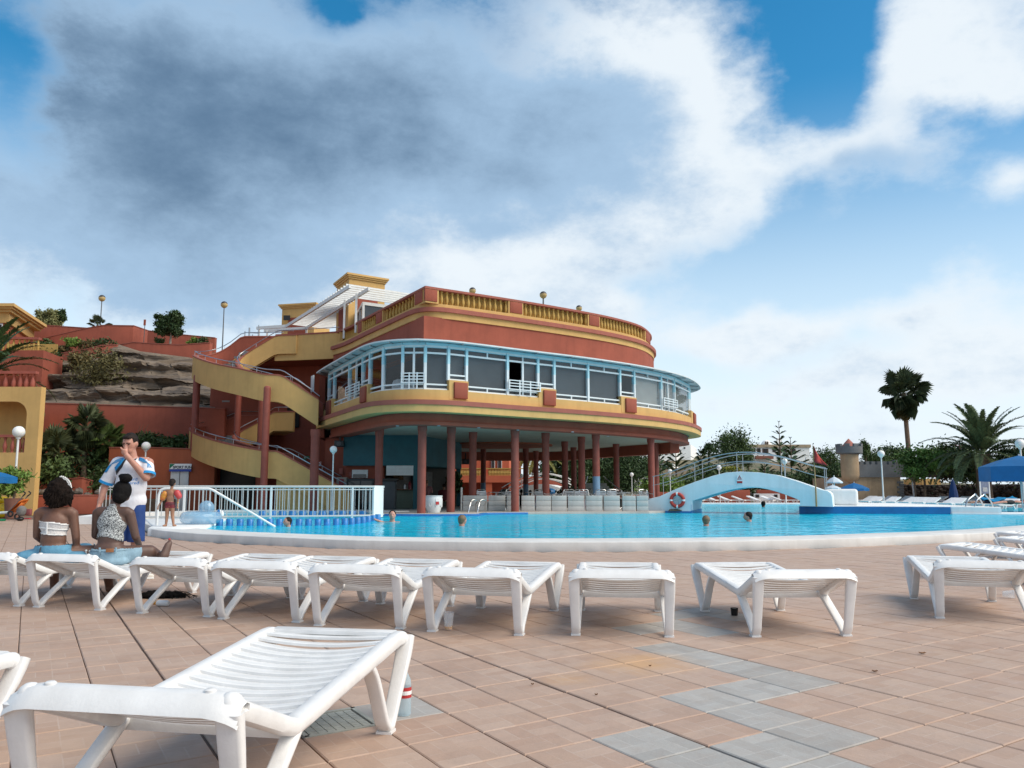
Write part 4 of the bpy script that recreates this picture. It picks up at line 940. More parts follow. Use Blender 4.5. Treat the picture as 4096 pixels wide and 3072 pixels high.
q0=AY(-60,1350,YB);q1=AY(160,1365,YB); m=MB(); m.bar((q0[0],YB,zt),(q1[0],YB,zt-.08),.3,.13); m.build('rail',RB,V2)
yb=MB(); yb.lathe([(a*1.35,b*1.4) for a,b in prof],(0,0,0),10); yb_me=yb.mesh('baluster',YEL2,True,True,60)
for u in (-8,12,31,53,76,97,115,134,151): q=AY(u,1400,YB); baluster(V2,yb_me,q[0],YB,zb-.06)
q1=AY(185,1420,YB); m=MB(); m.prism([(q0[0],YB-.3),(q1[0],YB-.3),(q1[0]-.4,YB+2.5),(q0[0],YB+2.5)],4,zb-.02); m.build('terrace_block',RED,V2)
m=MB(); m.prism([(q0[0],YB+2.2),(q1[0]-.6,YB+2.2),(q1[0]-.8,YB+2.6),(q0[0],YB+2.6)],zb-.02,zt); m.build('terrace_back',YEL2,V2)
# ================================================================ lamps
GLOBE=M('lamp_globe',(.80,.80,.78),.5,.03,5,sss=.15)
LPB=M('lamp_dark_cap',(.05,.04,.035),.4); LPG=M('lamp_post_grey',(.12,.12,.12),.5)
def lamp(u,v,Y,d,z0,label,group='white globe lamp posts'):
    c=AY(u,v,Y); t=thing('street_lamp',label,'lamp',(c[0],Y,z0),group)
    m=MB(); m.ball(c,d/2,18,12); m.build('globe',GLOBE,t,smooth=True)
    m=MB(); m.tube([(c[0],Y,z0),(c[0],Y,z0+(c[2]-z0)*.3),(c[0],Y,c[2]-d/2)],[d*.13,d*.10,d*.085],10); m.lathe([(d*.16,-.02),(d*.2,.04),(d*.1,.06)],(c[0],Y,c[2]-d/2-.02),10); m.build('post',WHT,t,smooth=True,kind=None)
lamp(75,1728,31.7,.45,0,'white globe lamp post in front of the ochre villa')
lamp(584,1785,39.4,.42,0,'white globe lamp post behind the standing man by the orange wall')
lamp(1334,1798,32.0,.285,.2,'white globe lamp post behind the white pool fence near the bar')
lamp(1836,1901,58,.25,0,'white globe lamp post before the orange villa seen between columns')
lamp(2086,1902,57,.24,0,'white globe lamp post by the white footbridge seen under the building')
lamp(2527,1898,60,.28,0,'white globe lamp post between the two rightmost building columns')
lamp(2680,1885,58,.30,0,'white globe lamp post above the red lifebuoy')
lamp(2876,1870,56,.33,0,'white globe lamp post behind the left half of the bridge')
lamp(3138,1845,52,.36,0,'white globe lamp post behind the right half of the bridge')
lamp(3524,1815,51,.43,0,'white globe lamp post in front of the toy castle wall')
lamp(4080,1775,44,.5,0,'white globe lamp post behind the large blue parasol at the right edge')
def lamp2(u,v,Y,d,z0,label):
    c=AY(u,v,Y); t=thing('terrace_lamp',label,'lamp',(c[0],Y,z0),'two tone globe lamps on the terraces')
    m=MB(); m.ball(c,d/2,18,8,z0=-1,z1=.25); g=m.build('globe',M('lamp_amber',(.50,.36,.15),.35,.05),t,smooth=True)
    m=MB(); m.ball(c,d/2*1.012,18,6,z0=.25,z1=1); m.build('dark_cap',LPB,t,smooth=True)
    m=MB(); m.tube([(c[0],Y,z0),(c[0],Y,c[2]-d/2)],[.055,.035],8); m.build('post',LPG,t,smooth=True)
lamp2(408,1193,60,.49,9,'two tone globe lamp on a tall dark post above the sloping red wall')
lamp2(82,1251,60,.45,9,'two tone globe lamp beside the ochre cornice at the far left')
lamp2(897,1219,58,.49,9,'two tone globe lamp on a dark post left of the outside stairs')
lamp2(2173,1180,38.2,.345,8,'two tone globe lamp rising fully above the roof parapet')
lamp2(1890,1163,38.0,.32,8,'two tone globe lamp peeking over the parapet left of the tall one')
lamp2(2316,1233,41.5,.31,8,'two tone globe lamp peeking over the parapet right of the tall one')
pn=AY(579,1290,55); t=thing('sign_post','small red sign plate on a thin post above the red wall','sign',(pn[0],55,10)); m=MB(); m.box((pn[0],55,pn[2]),(.14,.05,.40)); m.build('plate',RED,t); m=MB(); m.tube([(pn[0]-.03,55.04,9),(pn[0],55.04,pn[2])],.025,6); m.build('post',LPG,t)
# ================================================================ pool furniture
FW=M('fence_shaded_white',(.50,.51,.50),.5,.06,3)  # white greyed in the paint to stand for shade on the bars
FN=thing('pool_fence','white barred railing around the paddling pool with solid end panel','fence',(-8,26,.2))
fp=spline([(-12.6,25.6),(-9.5,25.75),(-7.5,26.05),(-6.0,26.4),(-5.1,26.75),(-4.47,27.1)],.145)
bp=spline([(-4.36,28.4),(-4.9,29.9),(-6.5,30.6),(-9.5,30.7),(-11.5,30.5)],.16)
for P_,nm in ((fp,'front'),(bp,'rear')):
    for z,h in ((1.165,.07),(.245,.055)):
        m=MB(); m.sweep([(*p,z) for p in P_],rrect(.06,h,.014)); m.build('rail',FW,FN,smooth=True)
    m=MB(); m.sweep([(*p,1.07) for p in P_],rrect(.03,.03,.008)); m.build('rail',FW,FN,smooth=True)
bm_=MB(); bm_.box((0,0,0),(.022,.022,.90)); bar_me=bm_.mesh('bar',FW)
for P_ in (fp,bp):
    for p in P_[1:-1]: o=bpy.data.objects.new('bar',bar_me); C.objects.link(o); o.parent=FN; o.matrix_parent_inverse=WM[FN.name].inverted(); o.location=(p[0],p[1],.70)
for i in (0,17,34,50): 
    p=fp[min(i,len(fp)-1)]; m=MB(); m.box((*p,.66),(.06,.06,1.0)); m.build('post',WHT,FN)
m=MB(); pp=[(-4.47,27.08),(-4.40,27.25),(-4.35,27.6),(-4.36,28.35)]; pp=spline(pp,.15); m.band(pp,offs(pp,.06) if False else offs(pp,-.06),.16,1.20); m.build('end_panel',WHTP,FN,smooth=True)
# left white platform and rear paddling pool edge
m=MB(); m.prism([(-8.55,19.72),(-8.95,20.9),(-11.2,25.6),(-11.0,26.3),(-8.9,26.2),(-8.1,23.0),(-7.35,20.15),(-7.6,19.35)],-.02,.192); m.build('pool_platform',WHTP,kind='structure',bevel=.03)
m=MB(); q=spline([(-12.6,26.3),(-13.2,30),(-11,33.2),(-7,33.4),(-4.6,32)],.5); m.band(q,offs(q,-1.0),-.02,.24); m.build('paddling_pool_kerb',WHTP,kind='structure')
stub=MB(); stub.lathe([(.088,-.1),(.088,.17),(.08,.178)],(0,0,0),14)
sm_=stub.mesh('pool_post',M('stub_blue',(.025,.19,.48),.35,.2,14,.1,30),True,True,50)
for k,u in enumerate((878,918,960,1000,1040,1080,1118,1157,1196,1234,1272,1308,1345,1379,1406,1430,1452,1473,1493,1511)):
    v=np.interp(u,[878,1300,1400,1470,1511],[2103,2102,2099,2090,2080]); q=AZ(u,v,WZ)
    o=link('pool_post',sm_); o.location=(q[0],q[1],WZ); tag(o,'short round blue mosaic post, %s from the left in the row'%ORD[k],'pool post','blue mosaic posts in the pool')
for k,u in enumerate(range(1050,1470,40)):
    q=AZ(u,2064,WZ); o=link('pool_post',sm_); o.location=(q[0],q[1],WZ); o.scale=(1.5,1,1); tag(o,'blue mosaic block behind the fence on the far pool edge, %s from the left'%ORD[k],'pool block','blue blocks behind the fence')
hr=thing('pool_handrail','white tubular handrail beside the child, sloping down into the water','handrail',(-8.96,20.9,.19))
m=MB(); a=AZ(627,2101,.19); b=AZ(1101,2108,WZ-.0)
m.tube(spline([(a[0],a[1],.19),(a[0]+.01,a[1],.95),(a[0]+.05,a[1]+.01,1.07),(a[0]+.14,a[1]+.02,1.10),(AY(835,1956,21.2)[0],21.2,1.10),(AY(850,1958,21.2)[0],21.2,1.07),(b[0],b[1],b[2])],.12),.032,10); m.build('tube',WHT,hr,smooth=True)
def ladder(us,Y,z0,vt,label,steps=True):
    t=thing('pool_ladder',label,'pool ladder',(AY(us[0][0],2050,Y)[0],Y,z0))
    for (u0,u1,u2,vb0,vb2) in us:
        a=AY(u0,vb0,Y-.35); c=AY(u2,vb2,Y+.35); top=AY(u1,vt,Y); pts=[a,a.lerp(Vector((top[0],top[1],a[2])),.3)+Vector((0,0,(top[2]-a[2])*.62)),top-Vector((.10,.1,.05)),top,top+Vector((.12,.12,-.06)),c.lerp(Vector((top[0],top[1],c[2])),.25)+Vector((0,0,(top[2]-c[2])*.55)),c]
        m=MB(); m.tube(spline(pts,.06),.028,8); m.build('handrail',STEEL,t,smooth=True)
ladder([(3857,3900,3938,2058,2048),(3893,3937,3977,2058,2050)],32.4,.2,1976,'steel pool ladder at the right end of the blue wall')
ladder([(1873,1897,1905,2052,2046),(1909,1932,1943,2052,2046)],31.9,.2,1999,'steel pool ladder in front of the bar terrace')
ladder([(3378,3385,3404,2004,2010),(3370,3374,3380,2000,2006)],40,.3,1968,'small steel ladder behind the right end of the bridge')
# ---- bridge
BR=thing('pool_bridge','white arched footbridge over the pool with steel handrails','bridge',(9,33,.2))
L0=np.array((5.59,34.25)); bd=np.array((.923,-.385)); bn=np.array((.385,.923))
def on_face(u,off=0.0):
    a=(u-2048)/FPX/ (math.cos(PITCH)) *1.0; o=L0+bn*off
    # ray x = k*y with k from u at mid height
    k=dirk(u,1960)[0]; t=(k*o[1]-o[0])/(bd[0]-k*bd[1]); return o+bd*t
def zface(u,v): p=on_face(u); return AY(u,v,p[1])[2]
topc=[(2590,2000),(2606,1993),(2636,1986),(2708,1954),(2781,1927),(2853,1903),(2907,1890),(2962,1886),(3034,1889),(3106,1899),(3179,1921),(3251,1946),(3287,1959),(3312,1964),(3324,1975),(3328,1990),(3328,2022)]
botc=[(3199,2024),(3197,2001),(3170,1990),(3142,1979),(3106,1967),(3070,1957),(3040,1952),(3009,1950),(2960,1953),(2910,1962),(2853,1977),(2800,1994),(2768,2004),(2763,2050),(2590,2046)]
ring=[(on_face(u),zface(u,v)) for u,v in topc]+[(on_face(3330),.42)]+[(on_face(u),zface(u,v)) for u,v in botc]
ring[-2]=(ring[-2][0],.1); ring[-1]=(ring[-1][0],.1)
tt=[(r_[0]-L0)@bd for r_ in ring]; W_=2.3
bm=bmesh.new()
f=[bm.verts.new((*(L0+bd*t),z)) for t,(p,z) in zip(tt,ring)]
face=bm.faces.new(f); ex=bmesh.ops.extrude_face_region(bm,geom=[face]); bmesh.ops.translate(bm,verts=[v for v in ex['geom'] if isinstance(v,bmesh.types.BMVert)],vec=(bn[0]*W_,bn[1]*W_,0))
bmesh.ops.recalc_face_normals(bm,faces=bm.faces)
es=[e for e in bm.edges if len(e.link_faces)==2 and e.calc_face_angle(0)>1.2 and max(v.co.z for v in e.verts)>.6]
bmesh.ops.bevel(bm,geom=es,offset=.10,segments=4,affect='EDGES',profile=.5,clamp_overlap=True)
me=bpy.data.meshes.new('arch'); bm.to_mesh(me); bm.free(); me.materials.append(M('bridge_white',(.68,.76,.79),.65,.05,1.2,.2,30,stain=.12)); me.polygons.foreach_set('use_smooth',[True]*len(me.polygons)); me.set_sharp_from_angle(angle=math.radians(35)); link('arch',me,BR)
m=MB(); m.box((13.35,33.9,.76),(1.25,.7,.66),rz=math.atan2(bd[1],bd[0])); m.build('end_block',WHTP,BR,bevel=.12,seg=4)
ab=L0+bd*tt[-2]; m=MB(); p0=on_face(2762,-.012);p1=on_face(2690,-.012); 
q0=on_face(2763.5); m.prism([tuple(q0+bd*.008-bn*.01),tuple(q0+bd*.012+bn*2.3),tuple(q0+bd*.0+bn*2.3),tuple(q0-bn*.01)],.05,.47); m.build('blue_base',BLUET,BR)
m=MB(); m.prism([tuple(on_face(2660)-bn*.02),tuple(q0-bn*.02),tuple(q0-bn*.002),tuple(on_face(2660)-bn*.002)],.05,.205); m.build('blue_base',BLUET,BR)
rt=[(2606,.70),(2777,.78),(2948,.80),(3127,.80),(3302,.80)]
def top_at(u): return float(np.interp(u,[a for a,_ in topc[:15]],[zface(a,b) for a,b in topc[:15]]))
for off in (.22,2.05):
    us=np.linspace(2606,3306,26); base=[on_face(u) for u in us]; zz=[top_at(u) for u in us]; zz=np.convolve(np.r_[[zz[0]]*3,zz,[zz[-1]]*3],np.ones(7)/7,'valid')
    for h,r_ in ((.80,.018),(.44,.013)): m=MB(); m.tube([(*(p+bn*off),z+h) for p,z in zip(base,zz)],r_,8); m.build('handrail',GALV,BR,smooth=True)
    for u in (2610,2777,2948,3127,3300):
        p=on_face(u)+bn*off; m=MB(); m.tube([(*p,top_at(u)-.05),(*p,float(np.interp(u,us,zz))+.80)],.015,8); m.build('rail_post',GALV,BR,smooth=True)
LR=on_face(2708,-.07); lb=thing('lifebuoy','red lifebuoy ring with white bands hanging on the bridge end','lifebuoy',(LR[0],LR[1],.6))
zc=zface(2708,2001); rz_=math.atan2(bd[1],bd[0])
LRED=M('lifebuoy_red',(.50,.035,.02),.45,.08,8,stain=.2)
def torus_arc(m,R,r,a0,a1,n=14,sec=10,c=(0,0,0),rz=0):
    pts=[Vector(c)+Vector((math.cos(rz)*R*math.cos(a),math.sin(rz)*R*math.cos(a),R*math.sin(a))) for a in np.linspace(a0,a1,n)]; m.tube(pts,r,sec)
for k in range(4):
    m=MB(); a=PI/4+k*PI/2-PI/4; torus_arc(m,.25,.068,a+.13,a+PI/2-.13,12,10,(LR[0],LR[1],zc),rz_); m.build('ring',LRED,lb,smooth=True)
    m=MB(); torus_arc(m,.25,.070,a-.13,a+.13,5,10,(LR[0],LR[1],zc),rz_); m.build('band',WSG,lb,smooth=True)
m=MB(); m.box((LR[0],LR[1]+.02,zc+.03),(.40,.05,.035),rz=rz_); m.box((LR[0],LR[1]+.02,zc-.16),(.05,.05,.36),rz=rz_); m.build('bracket',GALV,lb)
q=on_face(2698,-.15); o=MB(); 
for k in range(5): o.tube([(q[0]-.27+.02*k,q[1]+.03*k,.215+.012*k),(q[0]+.27-.03*k,q[1]+.02*k,.22+.012*k)],.022,6)
o=o.build('coiled_rope',M('rope_dark',(.06,.065,.05),.9,.2,30),smooth=True); tag(o,'dark rope lying on the ledge under the lifebuoy','rope')
q=on_face(2960,-.02); zs=zface(2960,1916); bs=thing('warning_sign','white and red warning sign with triangle on the bridge arch','sign',(q[0],q[1],zs))
R3=Matrix.Rotation(rz_,3,'Z')
m=MB(); m.box((q[0],q[1],zs),(.215,.02,.345),rz=rz_); m.build('board',WSG,bs)
def onb(x,z,d=-.014): return Vector((q[0],q[1],zs))+R3@Vector((x,d,z))
m=MB(); m.box(onb(0,-.125,-.012),(.205,.006,.085),rz=rz_); m.add([onb(0,.15),onb(-.09,-.02),onb(.09,-.02),onb(0,.10),onb(-.055,.0),onb(.055,.0)],[(0,1,4,3),(1,2,5,4),(2,0,3,5)]); m.build('red_field',REDS,bs,kind='stuff')
m=MB(); m.add([onb(-.05,.02,-.016),onb(.05,.02,-.016),onb(.05,.03,-.016),onb(-.01,.075,-.016)],[(0,1,2,3)]); m.build('symbol',M('sign_grey',(.25,.25,.27),.6),bs)
# flag
fl=thing('flag_pole','bamboo pole with a limp red flag on the right end of the bridge','flag',(*on_face(3265,-.1),.4))
q=on_face(3263,-.1); zt_=AY(3260,1782,q[1])[2]; m=MB(); m.tube([(q[0],q[1],.43),(q[0]+.0,q[1],1.2),(q[0]-.03,q[1],zt_)],[.035,.028,.018],8); m.build('pole',M('bamboo',(.40,.24,.10),.6,.2,20),fl,smooth=True)
m=MB(); P=[]
for i in range(9):
    s=i/8; P.append([Vector((q[0]-.02+(.02+.50*s*(1 if s<.9 else .95))*w_*(.55+.45*s) ,q[1]-.02+.05*math.sin(6*w_+4*s),zt_-.03-.62*s-.12*w_*s)) for w_ in np.linspace(0,1,5)])
m.grid(P); o=m.build('flag',M('flag_red',(.42,.04,.035),.8,.1,8),fl,smooth=True); so_=o.modifiers.new('s','SOLIDIFY'); so_.thickness=.006
# right deck with blue wall
m=MB(); a=AZ(3199,2054,WZ); b=AZ(3803,2057,WZ); deck_r=[(a[0],a[1]),(b[0],b[1]),(b[0]+.1,42),(a[0]+5.6,48),(a[0]+2.7,40)]
m.prism(deck_r,-.1,.44); rd=m.build('right_pool_deck',WHTP,kind='structure',bevel=.02)
m=MB(); e=np.array(b[:2])-np.array(a[:2]); e/=np.linalg.norm(e); nn_=np.array((e[1],-e[0])); m.band([np.array(a[:2])+nn_*.02-e*.02,np.array(b[:2])+nn_*.02],[np.array(a[:2])-nn_*.05,np.array(b[:2])-nn_*.05],.02,.405); m.build('blue_wall',M('pool_blue',(.0,.125,.34),.4,.12,3,.1,20,stain=.15),rd)
m=MB(); b2_=AZ(4008,2052,.2); m.prism([(b[0]+.02,b[1]+.02),(b2_[0],b2_[1]),(b2_[0]+.3,40),(b[0]+.02,41)],-.1,.42); m.build('low_block',WHTP,rd,bevel=.03)
m=MB(); m.prism([(b[0]-.02,b[1]-.15),(b2_[0]+1.2,b2_[1]-.6),(b2_[0]+3.5,b2_[1]+1.2),(b2_[0],b2_[1]+1.5),(b[0],b[1]+.5)],-.1,.19); m.build('pool_step',WHTP,rd,bevel=.02)
# far pool edge
m=MB(); m.prism([(8,52.2),(26,50.5),(32,45),(34,46),(28,53),(8,55)],-.05,.2); m.build('far_pool_kerb',WHTP,kind='structure')
# clear inflatable ring on the edge
IR=thing('inflatable_armchair','clear bluish inflatable ring seat with a domed backrest lying on the pool edge','pool float',(-8.0,21,.19))
def vinyl():
    m=bpy.data.materials.new('clear_vinyl'); m.use_nodes=True; t=m.node_tree; p=t.nodes['Principled BSDF']; p.inputs['Base Color'].default_value=(.34,.55,.72,1); p.inputs['Roughness'].default_value=.12; p.inputs['Alpha'].default_value=.5; p.inputs['Coat Weight'].default_value=.5; return m
VIN=vinyl(); c=AZ(785,2098,.19); c=(c[0],c[1]+.3,.19)
m=MB(); pts=[(c[0]+.36*math.cos(a),c[1]+.36*math.sin(a),.19+.165) for a in np.linspace(0,2*PI,33)[:-1]]; m.tube(pts,.165,12,closed=True); m.build('ring',VIN,IR,smooth=True)
m=MB(); m.ball((c[0]+.02,c[1]+.32,.60),.20,16,10,sz=.95); m.build('backrest',VIN,IR,smooth=True)
m=MB(); m.lathe([(.01,.0),(.27,.0),(.27,.02),(.01,.02)],(c[0],c[1],.25),20,cap=False); m.build('seat_sheet',VIN,IR)
# big white pot on the lip
pt=thing('plastic_urn','large white fluted plastic urn on the pool lip beside a red column','urn',(-2.86,30.4,.2))
q=AZ(1734,2051,.21); m=MB(); m.lathe([(.22,.0),(.24,.03),(.30,.22),(.335,.40),(.335,.50),(.315,.58),(.33,.60),(.33,.635),(.30,.635),(.28,.55)],(q[0],q[1],.21),28); m.build('body',M('urn_white',(.74,.78,.78),.4,.04,4,stain=.1),pt,smooth=True,angle=50)
for k in range(9):
    a=2*PI*k/9+.2; x=q[0]+.335*math.cos(a); y=q[1]+.335*math.sin(a); m=MB(); m.tube([(q[0]+.315*math.cos(a+d),q[1]+.315*math.sin(a+d),.21+z) for d,z in ((-.18,.50),(-.15,.32),(0,.22),(.15,.32),(.18,.50))],.018,6); m.build('flute',M('urn_white',(.74,.78,.78)),pt,smooth=True)
m=MB(); m.box((q[0]+.17,q[1]-.30,.21+.36),(.13,.012,.11),rz=.5); m.build('label',REDS,pt); m=MB(); m.box((q[0]+.165,q[1]-.302,.21+.47),(.13,.012,.10),rz=.5); m.build('label',WSG,pt)

q=AZ(877,2072,WZ); t=thing('beach_ball','small blue and white beach ball floating behind the posts','ball',(q[0],q[1],WZ)); m=MB(); m.ball((q[0],q[1],WZ+.12),.16,16,10); m.build('shell',WSG,t,smooth=True)
for k in range(3): m=MB(); a=k*2*PI/3; m.grid([[Vector((q[0]+.163*math.cos(e)*math.cos(a+d),q[1]+.163*math.cos(e)*math.sin(a+d),WZ+.12+.163*math.sin(e))) for d in np.linspace(0,1,5)] for e in np.linspace(-1.4,1.4,9)]); m.build('stripe',BLUET,t,smooth=True)
# ================================================================ vegetation and far scenery
def leafmat(name,a,b,rough=.6):
    m=bpy.data.materials.new(name); m.use_nodes=True; t=m.node_tree; p=t.nodes['Principled BSDF']; L=t.links; p.inputs['Roughness'].default_value=rough; p.inputs['Specular IOR Level'].default_value=.3
    at=t.nodes.new('ShaderNodeAttribute'); at.attribute_name='rnd'; g=t.nodes.new('ShaderNodeNewGeometry'); n=t.nodes.new('ShaderNodeTexNoise'); n.inputs['Scale'].default_value=.9; n.inputs['Detail'].default_value=3; L.new(g.outputs['Position'],n.inputs['Vector'])
    ad=t.nodes.new('ShaderNodeMath'); ad.operation='MULTIPLY_ADD'; L.new(at.outputs['Fac'],ad.inputs[0]); ad.inputs[1].default_value=.6; L.new(n.outputs[0],ad.inputs[2])
    r=t.nodes.new('ShaderNodeMapRange'); r.inputs[1].default_value=.3; r.inputs[2].default_value=1.25; L.new(ad.outputs[0],r.inputs[0])
    mx=t.nodes.new('ShaderNodeMix'); mx.data_type='RGBA'; L.new(r.outputs[0],mx.inputs[0]); mx.inputs[6].default_value=(*a,1); mx.inputs[7].default_value=(*b,1); L.new(mx.outputs[2],p.inputs['Base Color'])
    MATS[name]=m; return m
G_DARK=leafmat('leaf_dark',(.012,.028,.010),(.06,.105,.032)); G_MID=leafmat('leaf_mid',(.020,.040,.012),(.10,.155,.048)); G_BRT=leafmat('leaf_bright',(.05,.11,.015),(.20,.30,.06))
G_DRY=leafmat('leaf_dry',(.05,.04,.015),(.20,.155,.06)); G_PALE=leafmat('leaf_pale',(.08,.09,.035),(.30,.30,.13)); PINKL=leafmat('bract_pink',(.22,.02,.06),(.50,.06,.16)); G_FAN=leafmat('leaf_fan',(.018,.028,.012),(.10,.125,.055))
BARK=M('bark',(.16,.11,.075),.9,.3,6,.4,20); BARKP=M('bark_pale',(.36,.31,.25),.85,.2,8,.3,20)
def quads(C_,size,elong=1.5,up=0.0,seed=0):
    r=np.random.default_rng(seed); n=len(C_); d=r.normal(size=(n,3)); d[:,2]+=up; d/=np.linalg.norm(d,axis=1)[:,None]
    e=r.normal(size=(n,3)); e-= (e*d).sum(1)[:,None]*d; e/=np.linalg.norm(e,axis=1)[:,None]
    s=size*r.uniform(.6,1.4,n)[:,None]; a=d*s*elong; b=e*s
    V=np.stack([C_-a*.5,C_+b*.5*.7,C_+a*.5,C_-b*.5*.7],1).reshape(-1,3); F=np.arange(4*n).reshape(-1,4); return V,F
def rawmesh(name,V,F,mat,seed=0,rnd=None):
    me=bpy.data.meshes.new(name); n=len(F); me.vertices.add(len(V)); me.vertices.foreach_set('co',np.asarray(V,'f').ravel()); k=len(F[0]); me.loops.add(n*k); me.loops.foreach_set('vertex_index',np.asarray(F,'i').ravel()); me.polygons.add(n); me.polygons.foreach_set('loop_start',np.arange(0,n*k,k,dtype='i')); me.update(calc_edges=True); me.materials.append(mat)
    a=me.attributes.new('rnd','FLOAT','FACE'); a.data.foreach_set('value',(np.random.default_rng(seed).random(n) if rnd is None else rnd).astype('f')); return me
def crown_pts(c,R,n,clumps,spread=.28,seed=0,hollow=.55,box=False):
    r=np.random.default_rng(seed); d=r.normal(size=(clumps,3)); d/=np.linalg.norm(d,axis=1)[:,None]
    if box: d=np.sign(d)*np.abs(d)**.45; d/=np.abs(d).max(1)[:,None]
    rad=r.uniform(hollow,1,clumps)[:,None]; cc=np.array(c)+d*rad*np.array(R)
    k=r.integers(0,clumps,n); off=r.normal(size=(n,3))*spread*np.array(R)*r.uniform(.6,1.3,clumps)[k][:,None]
    return cc[k]+off,k,r.random(clumps)[k]
def tree(name,label,cat,c,R,n,clumps,size,mat,base,group=None,trunk_r=.12,bark=None,seed=1,spread=.26,hollow=.5,box=False,extra=None):
    t=thing(name,label,cat,base,group)
    pts,k,rv=crown_pts(c,R,n,clumps,spread*.9,seed,hollow,box); V,F=quads(pts,size,1.5,.2,seed)
    r=np.random.default_rng(seed+5); me=rawmesh('crown',V,F,mat,seed,np.clip(rv*.75+r.random(n)*.35,0,1)); link('crown',me,t)
    if trunk_r:
        b=Vector(base); top=Vector(c); m=MB(); mid=b.lerp(top,.5)+Vector((trunk_r*.6,0,0)); m.tube([b,mid,top],[trunk_r,trunk_r*.75,trunk_r*.4],8)
        for i in range(5):
            a=2*PI*i/5+seed; m.tube([b.lerp(top,.55+.07*i),top+Vector((math.cos(a)*R[0]*.55,math.sin(a)*R[1]*.55,R[2]*(.1+.1*i)))],[trunk_r*.45,trunk_r*.15],6)
        m.build('trunk',bark or BARK,t,smooth=True)
    if extra:
        for nm,mt_,nn_,sz,sd in extra:
            pts,k,rv=crown_pts(c,[x*1.03 for x in R],nn_,10,.16,sd,.9); V,F=quads(pts,sz,1.1,0,sd); link(nm,rawmesh(nm,V,F,mt_,sd),t)
    return t
# --- palm leaves
def frond_mesh(L,elev,droop,nl,ll,mat,width=.05,seed=0,name='frond',thin=.5):
    r=np.random.default_rng(seed); P=[];a=elev;p=np.array([0.,0.,0.]); n=24; pts=[p.copy()]; 
    for i in range(n):
        a-=droop/n*(.5+1.2*i/n); p=p+np.array([0,math.cos(a),math.sin(a)])*L/n; pts.append(p.copy())
    pts=np.array(pts); V=[];F=[]
    def strip(a,b,c,w,nrm):
        q=len(V); V.extend([a-nrm*w,a+nrm*w,b+nrm*w*.8,b-nrm*w*.8,c]); F.extend([(q,q+1,q+2,q+3),(q+3,q+2,q+4,q+4)])
    m=MB(); m.tube(pts,[.022*(1-i/len(pts)*.85)*max(.6,L/3) for i in range(len(pts))],5); V+= [np.array(v) for v in m.v]; F+=[tuple(f) if len(f)==4 else (f[0],f[1],f[2],f[2]) for f in m.f if len(f) in(3,4)]
    for i in range(nl):
        s=.16+.84*i/nl; j=s*n; k=min(int(j),n-1); b=pts[k]+(pts[k+1]-pts[k])*(j-k); tg=pts[k+1]-pts[k]; tg/=np.linalg.norm(tg); up=np.cross([1,0,0],tg)
        ln=ll*math.sin(PI*min(1,.22+.78*s*.93))**.7*r.uniform(.85,1.1)
        for sg in(-1,1):
            d=np.array([sg,0,0])*.75+tg*(.55+.3*s)+up*r.uniform(.05,.35); d/=np.linalg.norm(d); e=b+d*ln*.55; f=e+(d*.8+np.array([0,0,-.45]))*ln*.45
            w=np.cross(d,up); w/=np.linalg.norm(w)+1e-9; strip(b,e,f,width*.5,w)
    Fq=[f for f in F]; me=bpy.data.meshes.new(name); me.from_pydata([tuple(v) for v in V],[],[f if f[2]!=f[3] else f[:3] for f in Fq]); me.materials.append(mat); at=me.attributes.new('rnd','FLOAT','FACE'); at.data.foreach_set('value',np.random.default_rng(seed).random(len(me.polygons)).astype('f')); return me
def fan_mesh(Lp,R,mat,droop=.5,seed=0,nseg=22,name='fan_leaf'):
    r=np.random.default_rng(seed); V=[];F=[]; m=MB(); m.tube([(0,0,0),(0,Lp*.5,.02),(0,Lp,0)],[.018,.014,.010],5); V=[np.array(v) for v in m.v]; F=[f for f in m.f if len(f)==4]; c=np.array([0,Lp,0])
    for i in range(nseg):
        a=-2.1+4.2*i/(nseg-1); d=np.array([math.sin(a),math.cos(a),.12*math.cos(a*2)]); ln=R*(.78+.22*math.cos(a))*r.uniform(.9,1.08); w=np.array([math.cos(a),-math.sin(a),.35*(-1)**i]); w=w/np.linalg.norm(w)*R*.095
        q=len(V); e=c+d*ln*.6; f=c+d*ln+np.array([0,0,-droop*ln*.5]); V+=[c,e-w,e+w,f]; F+=[(q,q+1,q+3),(q,q+3,q+2)]
    me=bpy.data.meshes.new(name); me.from_pydata([tuple(v) for v in V],[],[tuple(f) for f in F]); me.materials.append(mat); at=me.attributes.new('rnd','FLOAT','FACE'); at.data.foreach_set('value',r.random(len(me.polygons)).astype('f')); return me
def place(me,par,loc,rz,rx=0,s=1,name=None,ry=0):
    o=bpy.data.objects.new(name or me.name.split('.')[0],me); C.objects.link(o); o.parent=par; o.matrix_parent_inverse=WM[par.name].inverted(); o.location=loc; o.rotation_euler=(Euler((rx,ry,0)).to_matrix().to_4x4()).to_euler(); o.rotation_euler=(Matrix.Rotation(rz,3,'Z')@Matrix.Rotation(rx,3,'X')@Matrix.Rotation(ry,3,'Y')).to_euler(); o.scale=(s,s,s); return o
